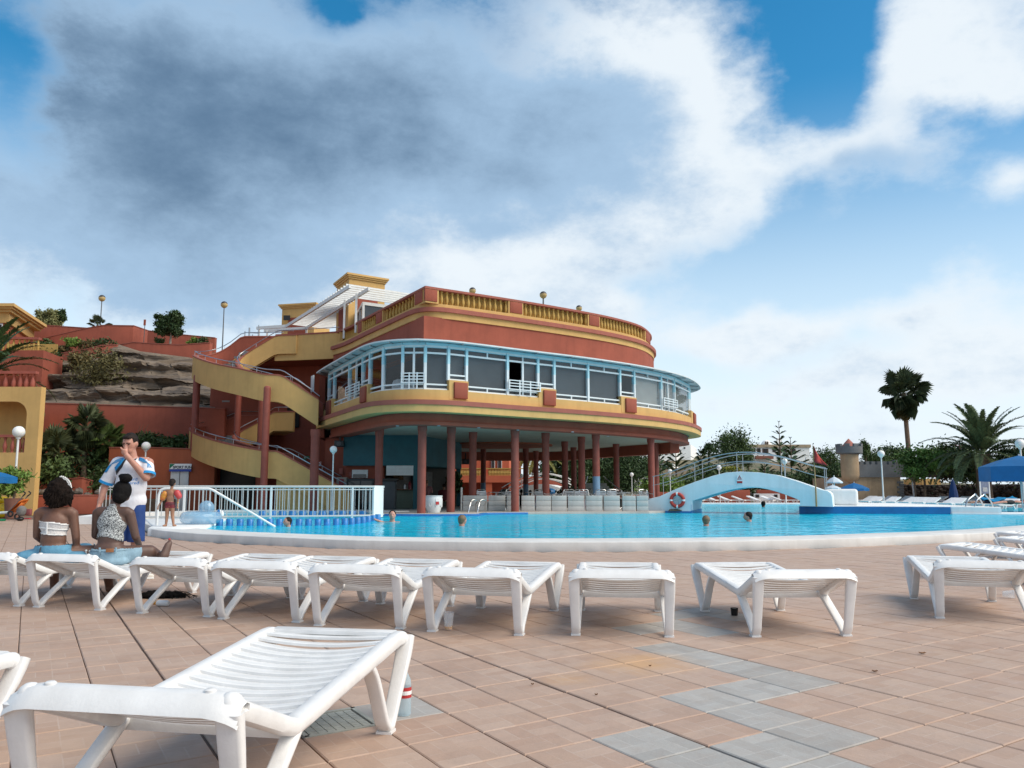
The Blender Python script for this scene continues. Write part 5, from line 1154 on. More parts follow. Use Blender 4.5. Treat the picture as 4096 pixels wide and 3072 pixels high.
def date_palm(c,L,n,label,base,mat=G_MID,cat='palm tree',tr=.28,seed=0,lo=-.15,hi=1.35,dead=0):
    t=thing('date_palm',label,cat,base); r=np.random.default_rng(seed)
    ms=[frond_mesh(L,e,d,40,L*.15,mat,.046*L/2.2,seed=int(k)) for k,(e,d) in enumerate(((1.35,.75),(1.05,1.0),(.75,1.2),(.40,1.35),(.05,1.2)))]
    for i in range(n):
        q=i/n; k=min(4,int(q*5)); place(ms[k],t,(c[0]+r.normal()*.05,c[1]+r.normal()*.05,c[2]),i*2.39996+r.normal()*.12,r.normal()*.07,r.uniform(.88,1.08))
    m=MB(); b=Vector(base); m.tube([b,b.lerp(Vector(c),.5),Vector(c)+Vector((0,0,.1))],[tr*1.1,tr,tr*1.15],10); m.build('trunk',BARK,t,smooth=True); return t
def fan_palm(c,Lp,R,n,label,base,mat=G_FAN,tr=.14,seed=0,skirt=0,smin=-.9,smax=1.4,name='fan_palm'):
    t=thing(name,label,'palm tree',base); r=np.random.default_rng(seed); ms=[fan_mesh(Lp,R,mat,d,k) for k,d in enumerate((.3,.8,1.3))]; dr=[fan_mesh(Lp*.9,R*.85,G_DRY,1.6,9)]
    for i in range(n):
        e=smax+(smin-smax)*(i/n)**.9; place(ms[0 if e>.6 else (1 if e>-.1 else 2)],t,c,i*2.39996+r.normal()*.3,e+r.normal()*.12,r.uniform(.68,1.12),'fan_leaf',r.normal()*.3)
    for i in range(skirt): place(dr[0],t,(c[0],c[1],c[2]-.1-.5*R*i/max(skirt,1)),i*2.39996,-1.15-r.random()*.35,r.uniform(.7,1),'dry_leaf',r.normal()*.3)
    m=MB(); b=Vector(base); m.tube([b,b.lerp(Vector(c),.5),Vector(c)],[tr*1.15,tr,tr*.9],9); m.build('trunk',BARK,t,smooth=True); return t
# palm fronds at the left edge
c=AY(-70,1520,39.3); date_palm(c,3.5,40,'dark drooping date palm between the two villas at the left edge',(c[0],c[1],0),G_DARK,seed=3)
# planted bed behind the low red wall
def gp(u,v,Y): return AY(u,v,Y)
c=gp(345,1715,41); fan_palm(c,.65,.62,34,'tall spiky fan palm on a bare trunk in the bed behind the women',(c[0],c[1],.3),seed=4,skirt=8)
c=gp(215,1815,39.5); fan_palm(c,.75,.70,46,'broad bushy fan palm closest to the ochre villa corner',(c[0],c[1],.3),seed=5,skirt=10,smin=-1.3)
c=gp(425,1772,41.6); fan_palm(c,.6,.60,36,'bright green fan palm with brown skirt left of the standing man',(c[0],c[1],.3),leafmat('leaf_fan_bright',(.03,.05,.012),(.13,.19,.05)),seed=6,skirt=14)
c=gp(205,1900,38.5); tree('shrub','feathery green shrub under the bushy fan palm','shrub',c,(1.0,.8,.75),1500,26,.13,G_MID,(c[0],c[1],.1),trunk_r=.05,seed=11)
c=gp(395,1925,39.6); tree('shrub','green leafy shrub beside the white fence post','shrub',c,(.75,.7,.85),1300,24,.12,G_MID,(c[0],c[1],.1),trunk_r=.05,seed=12)
c=gp(330,1850,41.5); tree('shrub','dark shadowy shrub between the fan palm trunks','shrub',c,(1.3,.7,1.0),1500,26,.14,G_DARK,(c[0],c[1],.1),trunk_r=.05,seed=13)
for k,(u,v,rx,lab) in enumerate(((595,1762,.8,'dark low bush on the orange wall behind the globe lamp'),(665,1775,.9,'dark low bush in the middle on top of the orange wall'),(735,1772,.7,'dark low bush on the orange wall touching the stairs'))):
    c=gp(u,v,42.4); tree('bush',lab,'bush',c,(rx,.6,.42),1100,22,.12,G_DARK,(c[0],c[1],2.4),trunk_r=0,seed=20+k,group='bushes on top of the orange wall')
c=gp(540,1735,42); t=thing('dry_stalk','thin dark dry plant stalk rising behind the man\'s head','plant',(c[0],c[1],2.5)); 
for a in (0,.12,-.08): m=MB(); m.tube([(c[0],c[1],2.6),(c[0]+.1+a,c[1],3.5),(c[0]+.42+a*2,c[1],4.35)],[.03,.022,.008],5); m.build('stalk',BARK,t)
# small rocks behind the planter wall
RK=M('rock_grey',(.17,.145,.125),.9,.35,4,.5,20)
rt_=thing('rock_pile','pile of grey rocks behind the low red planter wall','rocks',(-19,38,.4))
for k in range(26):
    u=random.uniform(150,400); q=AY(u,1975+random.uniform(-14,8),37.3+random.random()*1.0); m=MB(); m.ball((q[0],q[1],q[2]-.05),random.uniform(.10,.24),7,5,sz=.7)
    m.v=[(x+random.uniform(-.03,.03),y+random.uniform(-.03,.03),z+random.uniform(-.03,.03)) for x,y,z in m.v]; m.build('rock',RK,rt_)
m=MB(); m.prism([(-21.5,36.2),(-17.2,36.6),(-16.2,40.3),(-20,44),(-24,44)],-.05,.62); m.build('planting_bed',M('bed_soil',(.10,.07,.05),.95,.3,3),kind='structure')
# shrubs over the cliff
for k,(u,v,Y,r_,mt_,lab) in enumerate(((400,1478,47.2,1.35,G_DRY,'large round olive brown bush growing out of the cliff'),(320,1440,49,.55,G_DRY,'small dry bush on the cliff left of the large round one'),(195,1440,49.5,.75,G_DARK,'dark bush at the left end of the cliff'))):
    c=gp(u,v,Y); tree('bush',lab,'bush',c,(r_,r_*.8,r_*.88),2400,34,.12,mt_ if k!=0 else leafmat('leaf_olive',(.03,.03,.010),(.17,.145,.055)),(c[0],c[1],c[2]-r_),trunk_r=.0,seed=30+k,hollow=.35)
for k,(u,v,r_,mt_,lab) in enumerate(((180,1375,.45,G_MID,'small green plant by the ochre balustrade end'),(290,1368,.5,G_BRT,'yellow green plant below the sloping red wall'),(355,1382,.75,G_DRY,'wide brown green shrub below the sloping red wall'),(430,1378,.8,G_DARK,'dark shrub at the right of the planter kerb above the cliff'),(250,1400,.4,G_DRY,'low brown tuft on the planter kerb above the cliff'))):
    c=gp(u,v,51.6); tree('shrub',lab,'shrub',c,(r_,.4,r_*.6),700,16,.11,mt_,(c[0],c[1],c[2]-r_*.6),trunk_r=0,seed=40+k)
c=gp(680,1298,53.5); tree('topiary_tree','round clipped dark green tree on the terrace above the cliff','tree',c,(.66,.66,.62),9000,70,.12,G_DARK,(c[0]+.08,c[1],AY(683,1380,53.5)[2]),trunk_r=.08,bark=BARKP,seed=50,spread=.20,hollow=.45,box=True)
c=gp(196,1276,62); tree('hedge_tree','pale olive clipped hedge tree against the sky on the terrace wall','tree',c,(.66,.6,.58),6500,60,.13,G_PALE,(c[0],c[1],AY(196,1310,62)[2]-.4),trunk_r=.08,seed=51,spread=.22,hollow=.4,box=True)
c=gp(246,1265,62.5); tree('hedge_tree','dark green clipped tree right behind the pale olive one','tree',c,(.30,.4,.42),3000,26,.12,G_DARK,(c[0],c[1],AY(246,1310,62)[2]-.4),trunk_r=.06,seed=52,spread=.2)
for u,r_ in ((775,.35),(810,.4),(640,.3)):
    c=gp(u,1366,54.5); tree('shrub',{775:'small yellow green shrub left of the stairs on the terrace',810:'small dark shrub touching the stair handrail on the terrace',640:'thin leafy plant left of the round tree'}[u],'shrub',c,(r_,.3,r_*.7),500,12,.10,G_BRT if u==775 else G_MID,(c[0],c[1],c[2]-r_),trunk_r=0,seed=60+u)
c=AY(392,1298,60); fan_palm((c[0],c[1],c[2]-.1),.5,.45,12,'little palm tuft peeping over the wall at the lamp foot',(c[0],c[1],c[2]-1),seed=8,smin=.2)
# potted plant, parasol at the left edge
def tub(c,r,h,mat,par,name='pot'):
    m=MB(); m.lathe([(r*.75,0),(r,.9*h),(r*1.08,h),(r*.9,h),(r*.85,h*.9)],c,16); m.build(name,mat,par,smooth=True)
c=AZ(8,2078,0); tp=thing('potted_plant','leafy green potted plant under the blue parasol at the left edge','plant',(c[0],c[1]+.6,0)); tub((c[0],c[1]+.6,0),.30,.75,M('pot_brown',(.22,.10,.07),.7),tp)
pc=AY(25,1925,c[1]+.6); pts,k,rv=crown_pts(pc,(.75,.6,.42),1500,26,.26,70,.4); V,F=quads(pts,.10,2.2,.1,70); link('crown',rawmesh('crown',V,F,G_BRT,70),tp)
m=MB(); m.tube([(c[0],c[1]+.6,.5),(c[0]+.05,c[1]+.6,1.2)],.04,6); m.build('stem',BARK,tp)
# ------------------------------------------------ far right scenery
def villa(name,label,u0,u1,v0,v1,Y,depth,mat,wins=(),cornice=None,z0=None,group=None,cat='building'):
    a=AY(u0,v1,Y);b=AY(u1,v1,Y); z1=AY(u0,v0,Y)[2]; zb=min(a[2],b[2]) if z0 is None else z0
    t=thing(name,label,cat,((a[0]+b[0])/2,Y,zb),group); m=MB(); m.prism([(a[0],Y),(b[0],Y),(b[0]+depth*.3,Y+depth),(a[0]+depth*.3,Y+depth)],zb-3,z1); m.build('wall',mat,t)
    if cornice: m=MB(); m.prism([(a[0]-.2,Y-.25),(b[0]+.2,Y-.25),(b[0]+depth*.3,Y+depth),(a[0]+depth*.3,Y+depth)],z1+.005,z1+cornice[1]); m.build('roof',cornice[0],t)
    for (wu0,wu1,wv0,wv1) in wins:
        p=AY(wu0,wv1,Y);q=AY(wu1,wv0,Y); m=MB(); m.box(((p[0]+q[0])/2,Y-.01,(p[2]+q[2])/2),(q[0]-p[0],.12,q[2]-p[2])); w_=m.build('window',M('far_window_frame',(.10,.06,.04),.7),t); m=MB(); m.box(((p[0]+q[0])/2,Y-.08,(p[2]+q[2])/2),((q[0]-p[0])*.6,.05,(q[2]-p[2])*.8)); m.build('pane',BLK,w_)
    return t
WV=M('villa_white',(.88,.88,.86),.8,.05,.5); BEI=M('beige_wall',(.42,.33,.235),.9,.12,.6); TIL=M('roof_tile',(.40,.31,.21),.85,.15,2)
def hill_z(x,y): 
    u=2048+FPX*x/max(y,1); e=np.interp(u,[2000,2300,2500,2800,3100,3300,3500,3900,4300],[1.5,3.5,6.5,6,6.4,5.4,2.5,1.5,1.5]); return e*float(np.clip((y-72)/75,0,1.25))
P=[]
for i in range(40):
    y=70+i*5; row=[]
    for j in range(60): x=-8+j*3.2*(y/110); row.append(Vector((x,y,hill_z(x,y)+.4*mnoise.noise(Vector((x*.1,y*.1,0)))-.02)))
    P.append(row)
m=MB(); m.grid(P); m.build('hill',M('hill_earth',(.20,.165,.10),.95,.35,.25,col2=(.10,.10,.05)),kind='structure',smooth=True)
t=villa('hill_villa','long white villa with small dark windows on the hill right of the big tree',3003,3240,1789,1850,140,12,WV,[(3008,3020,1794,1812),(3029,3042,1793,1813),(3050,3073,1794,1813),(3090,3103,1793,1808),(3114,3128,1794,1812),(3134,3148,1795,1812),(3166,3182,1795,1817)],(TIL,.45))
c=AY(3065,1776,142); m=MB(); m.ball((c[0],142,c[2]-.4),.95,16,8,sz=1.15); m.lathe([(.95,-3),(.95,0)],(c[0],142,c[2]-.4),16); m.build('dome',WV,t,smooth=True); c=AY(3071,1772,140.9)
for du in (-4,4): c=AY(3068+du,1772,140.8); m=MB(); m.box((c[0],141,c[2]),(.2,.3,.55)); m.build('dome_window',M('far_window_frame',(.1,.06,.04)),t)
c=AY(3116,1765,143); m=MB(); m.box((c[0],143,c[2]-.3),(.8,.8,1.6)); m.build('chimney',WV,t)
m=MB(); a=AY(3020,1830,139.6);b=AY(3090,1830,139.6); m.box(((a[0]+b[0])/2,139.4,a[2]),(b[0]-a[0],.8,.5)); m.build('balcony',M('brick_red',(.25,.09,.06),.8),t)
villa('hill_villa','tall white apartment tower partly hidden by the round building',2690,2764,1778,1860,150,14,WV,[(2735,2741,1788,1795),(2700,2706,1800,1812),(2718,2724,1800,1812)])
villa('hill_villa','white stepped house behind the rightmost building column',2545,2600,1812,1845,128,8,WV,[(2550,2560,1822,1835),(2575,2585,1822,1834)])
villa('hill_villa','low white house with dark gap below the stepped house',2556,2690,1852,1876,115,8,WV,[(2565,2600,1858,1868),(2640,2662,1858,1868)],(TIL,.3))
villa('hill_villa','white house block left of the tower, high on the slope',2620,2700,1800,1830,135,8,WV,[(2632,2642,1808,1820),(2660,2670,1808,1820)])
villa('garden_hut','small white garden hut with brown door behind the lamp',2538,2592,1910,1948,82,4,WV,[(2571,2590,1915,1944)],z0=.6)
villa('garden_wall','beige garden wall band on the slope above the lamp posts',2540,2880,1872,1898,105,1.0,BEI,cat='wall')
villa('garden_wall','beige garden wall band below the long white villa',3085,3312,1850,1895,118,1.0,BEI,cat='wall')
villa('small_wall','white low parapet at the right end of the hilltop',3225,3262,1828,1850,128,3,WV,cat='wall')
# trees on the slope
k=100
for (u,v,Y,rx,rz,mt_,lab) in ((2935,1800,92,2.1,1.9,G_MID,'big feathery green tree on the hill left of the long white villa'),(2990,1825,95,.7,1.2,G_MID,'narrower green tree touching the big feathery one'),(2440,1880,80,3.2,2.6,G_DARK,'wide dark tree behind the blue bottomed column'),(2540,1895,86,2.4,1.7,G_DARK,'dark tree behind the garden hut'),(2330,1880,78,2.6,2.4,G_DARK,'dark tree seen between the middle columns'),(2240,1890,76,2.2,2.3,G_DARK,'dark tree left of the middle columns'),(2640,1950,68,1.8,.95,G_BRT,'bright green bush under the lamp left of the bridge'),(2740,1955,70,1.9,.9,G_MID,'green bush behind the left bridge ramp'),(2840,1915,78,2.2,1.1,G_MID,'green hedge tree behind the left bridge rail'),(2960,1925,76,2.3,.9,G_MID,'green hedge tree behind the middle of the bridge'),(2925,1888,82,1.0,.5,leafmat('leaf_yellow',(.12,.13,.01),(.38,.36,.04)),'yellowish bush above the middle of the bridge'),(3080,1925,78,2.4,.8,G_DARK,'dark hedge tree right of the bridge middle'),(3200,1935,74,2.2,.85,G_MID,'green hedge tree behind the right bridge ramp'),(3310,1925,70,1.8,1.3,G_DARK,'dark tree left below the castle turret'),(3320,1850,100,1.9,1.5,G_MID,'green tree left of the castle turret'),(3500,1835,95,1.3,1.1,G_MID,'small green tree behind the castle wall'),(3560,1830,98,1.8,1.3,G_MID,'larger green tree behind the castle wall'),(3460,1800,90,.5,.9,G_MID,'thin green treetop beside the castle turret'),(4075,1850,52,1.2,1.1,G_DARK,'dark tree at the right edge beside the date palm'),(2470,1830,88,1.6,2.2,G_DARK,'tall dark tree beside the villa houses, above the hut')):
    c=AY(u,v,Y); k+=1; n_=int(2600+rx*rz*900); tree('tree' if rz>1.0 else 'bush',lab,'tree' if rz>1.0 else 'bush',c,(rx,rx*.8,rz),n_,int(20+rx*rz*7),(.17 if rx>1.4 else .13),mt_,(c[0],c[1],max(0,hill_z(c[0],c[1])-.1)),trunk_r=.14 if rz>1.0 else .06,seed=k)
def araucaria(u,vt,vb,Y,label,seed,tiers=7,R=1.5):
    a=AY(u,vb,Y); b=AY(u,vt,Y); zb=hill_z(a[0],Y); t=thing('norfolk_pine',label,'tree',(a[0],Y,zb)); m=MB(); m.tube([(a[0],Y,zb),(a[0],Y,b[2])],[.13,.03],6); m.build('trunk',BARK,t); r=np.random.default_rng(seed); H=b[2]-a[2]; V=[];F=[]
    for i in range(tiers):
        s=i/(tiers-1); z=a[2]+H*(.02+.96*s); L=R*(1-s)**.8*(1 if s<.95 else 1)+.22
        for j in range(6):
            an=2*PI*j/6+r.normal()*.15+i; d=np.array([math.cos(an),math.sin(an),.32]); o=np.array([a[0],Y,z]); 
            for q in np.linspace(.15,1,9):
                c=o+d*L*q+np.array([0,0,.10*q*q]); w=.20*L*(.35+q*.8); s2=np.array([-math.sin(an),math.cos(an),0])*w; u2=d*L*.085; kk=len(V); V+=[c-s2,c-u2,c+s2,c+u2+np.array([0,0,.05])]; F.append((kk,kk+1,kk+2,kk+3))
    link('crown',rawmesh('crown',np.array(V),np.array(F),G_DARK,seed),t)
for a in ((3122,1686,1860,110,'tallest norfolk pine with bare spire in front of the long villa',1,8,1.9),(3166,1752,1870,104,'shorter norfolk pine right of the tallest one',2,6,2.0),(2705,1790,1890,98,'norfolk pine in front of the white tower',3,6,1.9),(2640,1810,1890,100,'norfolk pine beside the rightmost building column',4,6,1.7),(2805,1790,1880,102,'norfolk pine right of the white tower against the sky',5,6,1.5),(2540,1805,1900,96,'norfolk pine behind the two rightmost columns',6,6,1.7),(3060,1855,1910,98,'small norfolk pine below the long villa',7,5,1.4),(3205,1850,1930,96,'small norfolk pine right below the villa wall',8,5,1.5)): araucaria(*a)
c=AY(2835,1810,101); fan_palm(c,.55,.75,16,'small spiky palm against the sky right of the pines',(c[0],c[1],hill_z(c[0],c[1])),G_DARK,seed=14,smin=-.2)
for nm,u,Y in (('utility_pole',2871,120),):
    a=AY(u,1760,Y); t=thing('utility_pole','thin utility pole left of the big hill tree','pole',(a[0],Y,hill_z(a[0],Y))); m=MB(); m.tube([(a[0],Y,hill_z(a[0],Y)),(a[0],Y,a[2])],.06,6); m.build('pole',LPG,t); m=MB(); m.box((a[0],Y,a[2]-.9),(1.2,.08,.08)); m.build('cross_arm',LPG,t)
# palm behind the building and the orange villa seen between columns
c=AY(2140,1835,70); date_palm(c,3.2,34,'yellow green date palm seen between the building columns',(c[0],c[1],0),leafmat('leaf_palm_yellow',(.06,.075,.012),(.22,.20,.05)),seed=17)
t=thing('orange_villa','orange villa with ochre balcony balustrade seen between the columns','building',(-1,64,0))
a=AY(1790,1990,64); b=AY(2036,1990,64); z1=AY(1900,1822,64)[2]; zb1=AY(1900,1876,64)[2]; zb0=AY(1900,1903,64)[2]; zf=AY(1900,1925,64)[2]
ORV=M('orange_villa_render',(.50,.125,.062),.85,.08,1,.15,40)
m=MB(); m.prism([(a[0],64),(b[0],64),(b[0]+1,70),(a[0],70)],zf,z1+2); m.build('wall',ORV,t)
m=MB(); m.prism([(a[0],62.6),(b[0]+1.5,62.6),(b[0]+1.5,64),(a[0],64)],zf-.1,zb0); m.build('balcony_slab',ORV,t)
for u0,u1 in ((1790,1800),(1943,1968),(2035,2050)): p=AY(u0,1950,62.8);q=AY(u1,1950,62.8); m=MB(); m.box(((p[0]+q[0])/2,62.9,zf/2),(q[0]-p[0],.4,zf)); m.build('pier',ORV,t)
m=MB(); m.box(((a[0]+b[0])/2,66.5,zf/2),(b[0]-a[0],.3,zf)); m.build('back_wall',RED,t)
m=MB(); m.bar((a[0],62.7,zb1),(AY(2110,1878,62.7)[0],62.7,zb1),.2,.07); m.build('balcony_rail',YEL2,t)
ob=MB(); hh=zb1-zb0; ob.lathe([(r_*1.25,z*hh/.55) for r_,z in prof],(0,0,0),8); ob_me=ob.mesh('baluster',YEL2,True)
for u in list(range(1838,1925,6))+list(range(1956,2056,6)): q=AY(u,1890,62.7); baluster(t,ob_me,q[0],62.7,zb0)
for u0,u1 in ((1964,1980),(1990,2008)):
    p=AY(u0,1878,63.95);q=AY(u1,1834,63.95); m=MB(); m.box(((p[0]+q[0])/2,63.95,(p[2]+q[2])/2),(q[0]-p[0],.10,q[2]-p[2])); w_=m.build('window',WHT,t); m=MB(); m.box(((p[0]+q[0])/2,63.89,(p[2]+q[2])/2),((q[0]-p[0])*.72,.04,(q[2]-p[2])*.92)); m.build('pane',M('penthouse_glass',(.06,.065,.07)),w_)
wall('orange_low_wall','low orange wall behind the white footbridge under the building',[P3(2040,1906,66),P3(2180,1908,66),P3(2250,1938,66)],.3,RED)
wall('garden_wall','low red garden wall behind the bar terrace and the lamps',[P3(2480,1985,63),P3(2600,1975,63),P3(2640,1968,63),P3(2700,1968,63)],.3,RED)
wall('garden_wall','red garden wall behind the loungers under the bridge arch',[P3(2790,1962,64),P3(3000,1960,64)],.3,RED)
wall('garden_wall','red garden wall right of the white bar hut under the arch',[P3(3028,1959,64.5),P3(3220,1962,64.5)],.3,RED)
t=villa('bar_hut','white bar hut counter with dark speakers seen under the bridge arch',3016,3120,1975,2000,61,1.2,WHTP,[(3022,3036,1978,1990),(3097,3109,1978,1990)],z0=0)
# back footbridge + stair bridge under the building
t=thing('white_footbridge','small white arched footbridge seen between the columns','bridge',(1,57,.2))
us=np.linspace(2005,2300,30); Y=57; rows=[]
tv=np.interp(us,[2005,2050,2110,2150,2200,2250,2300],[1995,1968,1942,1936,1940,1955,1985])
for u,v in zip(us,tv):
    p=AY(u,v,Y); rows.append([Vector((p[0],Y,0.1)),Vector((p[0],Y,p[2])),Vector((p[0]+.6,Y+1.8,p[2])),Vector((p[0]+.6,Y+1.8,.1))])
m=MB(); m.grid(rows); m.build('arch',WHTP,t,smooth=True,angle=40)
m=MB(); p0=AY(2195,1968,Y-.02); m.ball((p0[0],Y-.02,.9),.5,14,8,sz=.5); m.build('blue_patch',M('pool_blue',(.0,.13,.42)),t)
for dy in (0.1,1.7):
    for h in (.75,.4):
        m=MB(); m.tube([AY(u,v,Y)+Vector((dy*.3,dy,h)) for u,v in zip(us[::3],tv[::3])],.04,6); m.build('handrail',WHT,t,smooth=True)
t=thing('stair_bridge','grey white stair ramp with flared side walls behind the blue column','staircase',(4,44,.2))
GRYP=M('grey_plaster',(.40,.39,.36),.85,.1,2,.2,30,stain=.2)
def ramp(us,vs,Y0,Y1,th):
    rows=[]
    for i,(u,v) in enumerate(zip(us,vs)):
        Y=Y0+(Y1-Y0)*i/(len(us)-1); p=AY(u,v,Y); rows.append([Vector((p[0],Y,.2)),Vector((p[0],Y,p[2])),Vector((p[0]+th,Y+.05,p[2])),Vector((p[0]+th,Y+.05,.2)),Vector((p[0],Y,.2))])
    return rows
m=MB(); m.grid(ramp([2310,2328,2340,2348,2352],[1999,1985,1968,1945,1939],41,46,.3)); m.build('side_wall',GRYP,t,smooth=True,angle=50,bevel=0)
m=MB(); m.grid(ramp([2490,2470,2450,2430,2415],[1995,1982,1965,1946,1938],41,46,-.3)); m.build('side_wall',GRYP,t,smooth=True,angle=50)
for i in range(7):
    a=AY(2325+i*3,1990,41.5+i*.6);b=AY(2470-i*7,1990,41.5+i*.6); m=MB(); m.box(((a[0]+b[0])/2,a[1]+.3,.2+.085*(i+1)),(b[0]-a[0],.7,.17*(i+1)+.002*i)); m.build('step',GRYP,t)
for us_,vs_ in (([2312,2330,2345,2350],[1975,1950,1925,1905]),([2488,2455,2430,2415],[1965,1940,1920,1905])):
    m=MB(); m.tube([AY(u,v,41+1.5*i) for i,(u,v) in enumerate(zip(us_,vs_))],.03,6); m.build('handrail',GALV,t)
# ------------------------------------------------ toy castle
t=thing('toy_castle','ochre toy castle wall with grey battlements and a round corner turret','castle',(26,58,0))
STO=M('castle_ochre',(.46,.325,.20),.9,.14,1.2,.35,30,stain=.3); STG=M('castle_grey',(.155,.16,.165),.9,.15,1.5,.35,30)
Y=58; c=AY(3402,1870,Y-.3); r_=.60; zt=AY(3402,1818,Y)[2]; zb=AY(3402,1926,Y)[2]
m=MB(); m.lathe([(.05,zb-.1),(.35,zb),(.55,zb+.22),(r_,zb+.45),(r_,zt)],(c[0],Y-.2,0),22); m.build('turret',STO,t,smooth=True)
zt2=AY(3402,1787,Y)[2]; m=MB(); m.lathe([(r_*1.02,zt-.02),(r_*1.46,zt+.08),(r_*1.48,zt2),(r_*1.2,zt2)],(c[0],Y-.2,0),22); m.build('turret_ring',STG,t,smooth=True,angle=40)
for kq in range(9): a=2*PI*kq/9; m=MB(); m.box((c[0]+r_*1.33*math.cos(a),Y-.2+r_*1.33*math.sin(a),zt2+.09),(.18,.34,.18),rz=a); m.build('merlon',STG,t)
m=MB(); m.lathe([(r_*.95,zt2-.1),(r_*.5,zt2+.24),(.02,zt2+.55)],(c[0],Y-.2,0),18); m.build('turret_roof',M('roof_red',(.36,.13,.10),.85,.1,5),t,smooth=True)
a=AY(3420,1990,Y);b=AY(3606,1990,Y); zw=AY(3500,1858,Y)[2]; zg=AY(3500,1908,Y)[2]
m=MB(); m.prism([(a[0],Y),(b[0],Y),(b[0]+3,Y+8),(a[0],Y+8)],0,zg); m.build('wall',STO,t)
m=MB(); m.prism([(a[0]-.12,Y-.14),(b[0]+.12,Y-.14),(b[0]+3,Y+.4),(a[0]-.12,Y+.4)],zg-.02,zw); m.build('battlement_band',STG,t)
for kq in range(8): x=a[0]+(b[0]-a[0])*(kq+.35)/8; m=MB(); m.box((x,Y+.1,zw+.11+.05*(kq==7)),(.24,.42,.22+.1*(kq==7))); m.build('merlon',STG,t)
for kq in range(9): z=.1+kq*.17; m=MB(); m.box((b[0]-.02+(.06 if kq%2 else -.03),Y-.02,z+.08),(.30 if kq%2 else .42,.12,.155)); m.build('quoin_stone',STG,t)
# dark stone wall
SW=M('lava_stone',(.055,.042,.036),.95,.5,1.8,.8,12)
t=wall('stone_wall','dark lava stone wall behind the loungers at the right',[P3(3610,1940,60.5),P3(3850,1938,60),P3(4000,1937,58),P3(4200,1935,54)],.5,SW)
rs=np.random.default_rng(5); sv=MB()
for kq in range(420):
    f=rs.random(); u=3612+f*560; Yw=np.interp(u,[3610,3850,4000,4200],[60.5,60,58,54])-.03; q=AY(u,1942+rs.random()*44,Yw); sv.ball((q[0],Yw,max(q[2],.1)),.10+.12*rs.random(),6,4,sz=.65)
sv.build('stone',M('lava_stone2',(.07,.055,.048),.95,.6,2.5,.6,15),t,kind='stuff')
m=MB(); p=AY(3690,1940,63);q=AY(3760,1890,63); m.prism([(p[0],63),(q[0],63),(q[0],66),(p[0],66)],0,AY(3700,1915,63)[2]); vv=m.build('wall',YEL); 
vt=thing('garden_house','ochre garden house wall in shade behind the bougainvillea','building',(p[0],63,0)); vv.parent=vt; vv.matrix_parent_inverse=WM[vt.name].inverted(); 
c=AY(3690,1845,56); tree('leafy_shrub','large bright green leafy shrub left of the bougainvillea','shrub',c,(1.5,1.0,1.0),5200,44,.14,leafmat('leaf_fresh',(.02,.055,.01),(.12,.23,.045)),(c[0],c[1],0),trunk_r=.1,seed=201,spread=.22)
c=AY(3655,1888,55.5); tree('leafy_shrub','low green branches hanging over the castle corner','shrub',c,(.75,.6,.55),1800,20,.13,MATS['leaf_fresh'],(c[0],c[1],0),trunk_r=.07,seed=202)
c=AY(3810,1850,58); tree('bougainvillea','dark bougainvillea bush dotted with pink flowers','bush',c,(2.0,1.2,1.2),7500,50,.14,G_DARK,(c[0],c[1],0),trunk_r=.1,seed=203,extra=[('blossoms',PINKL,260,.10,204)])
c=AY(3905,1885,56); tree('bush','dark green bush under the date palm','bush',c,(1.5,1.0,1.0),3600,28,.14,G_DARK,(c[0],c[1],0),trunk_r=.08,seed=205)
c=AY(3930,1830,53); date_palm((c[0],c[1],c[2]+.1),3.9,58,'big date palm spreading over the stone wall at the right',(c[0],c[1],0),leafmat('leaf_date',(.025,.04,.016),(.125,.165,.07)),seed=21,tr=.42)
c=AY(3615,1590,72); fan_palm((c[0],c[1],c[2]+.35),1.3,1.12,48,'tall fan palm on a slender trunk against the pale sky',(AY(3640,1800,72)[0],72,0),leafmat('leaf_washington',(.014,.024,.012),(.085,.12,.055)),seed=22,tr=.20,skirt=18,smin=-1.1,smax=1.45)
# sunshades
def parasol(u,v0,v1,Y,R,label,mat,rim=.16,closed=False,tilt=0,n=8,vpole=None,z0=0):
    c=AY(u,v0,Y); e=AY(u,v1,Y); t=thing('parasol',label,'parasol',(c[0],Y,z0))
    m=MB()
    if closed: m.lathe([(R,e[2]),(R*.8,e[2]+(c[2]-e[2])*.4),(R*.35,c[2]-.12),(.03,c[2])],(c[0],Y,0),10); m.build('folded_canopy',mat,t)
    else:
        vs=[(c[0],Y,c[2])]; h=c[2]-e[2]
        for rr,zz in ((.55,c[2]-(h-rim)*.45),(1,e[2]+rim),(1.0,e[2])):
            for k in range(n*2):
                a=PI*k/n+.3; q=R*rr*(1 if k%2==0 else math.cos(PI/n)*.985); vs.append((c[0]+q*math.cos(a),Y+q*math.sin(a),zz+(0 if k%2==0 else (-.02 if zz<e[2]+.01 else .01))))
        fs=[(0,1+k,1+(k+1)%(2*n)) for k in range(2*n)]+[(1+r*2*n+k,1+r*2*n+(k+1)%(2*n),1+(r+1)*2*n+(k+1)%(2*n),1+(r+1)*2*n+k) for r in range(2) for k in range(2*n)]
        m.add(vs,fs); o=m.build('canopy',mat,t); md=o.modifiers.new('s','SOLIDIFY'); md.thickness=.012
        for k in range(n): a=PI*2*k/n+.3; m=MB(); m.tube([(c[0],Y,c[2]-.06),(c[0]+R*.97*math.cos(a),Y+R*.97*math.sin(a),e[2]+rim-.02)],.012,5); m.build('rib',STEEL,t)
    m=MB(); m.tube([(c[0],Y,z0),(c[0],Y,c[2]+.06)],.028,8); m.build('pole',WHT,t,smooth=True); return t
PBL=M('parasol_blue',(.0,.115,.32),.7,.08,3); PNV=M('parasol_navy',(.004,.025,.10),.8,.1,4); PWH=M('parasol_white',(.55,.63,.70),.7,.06,3)
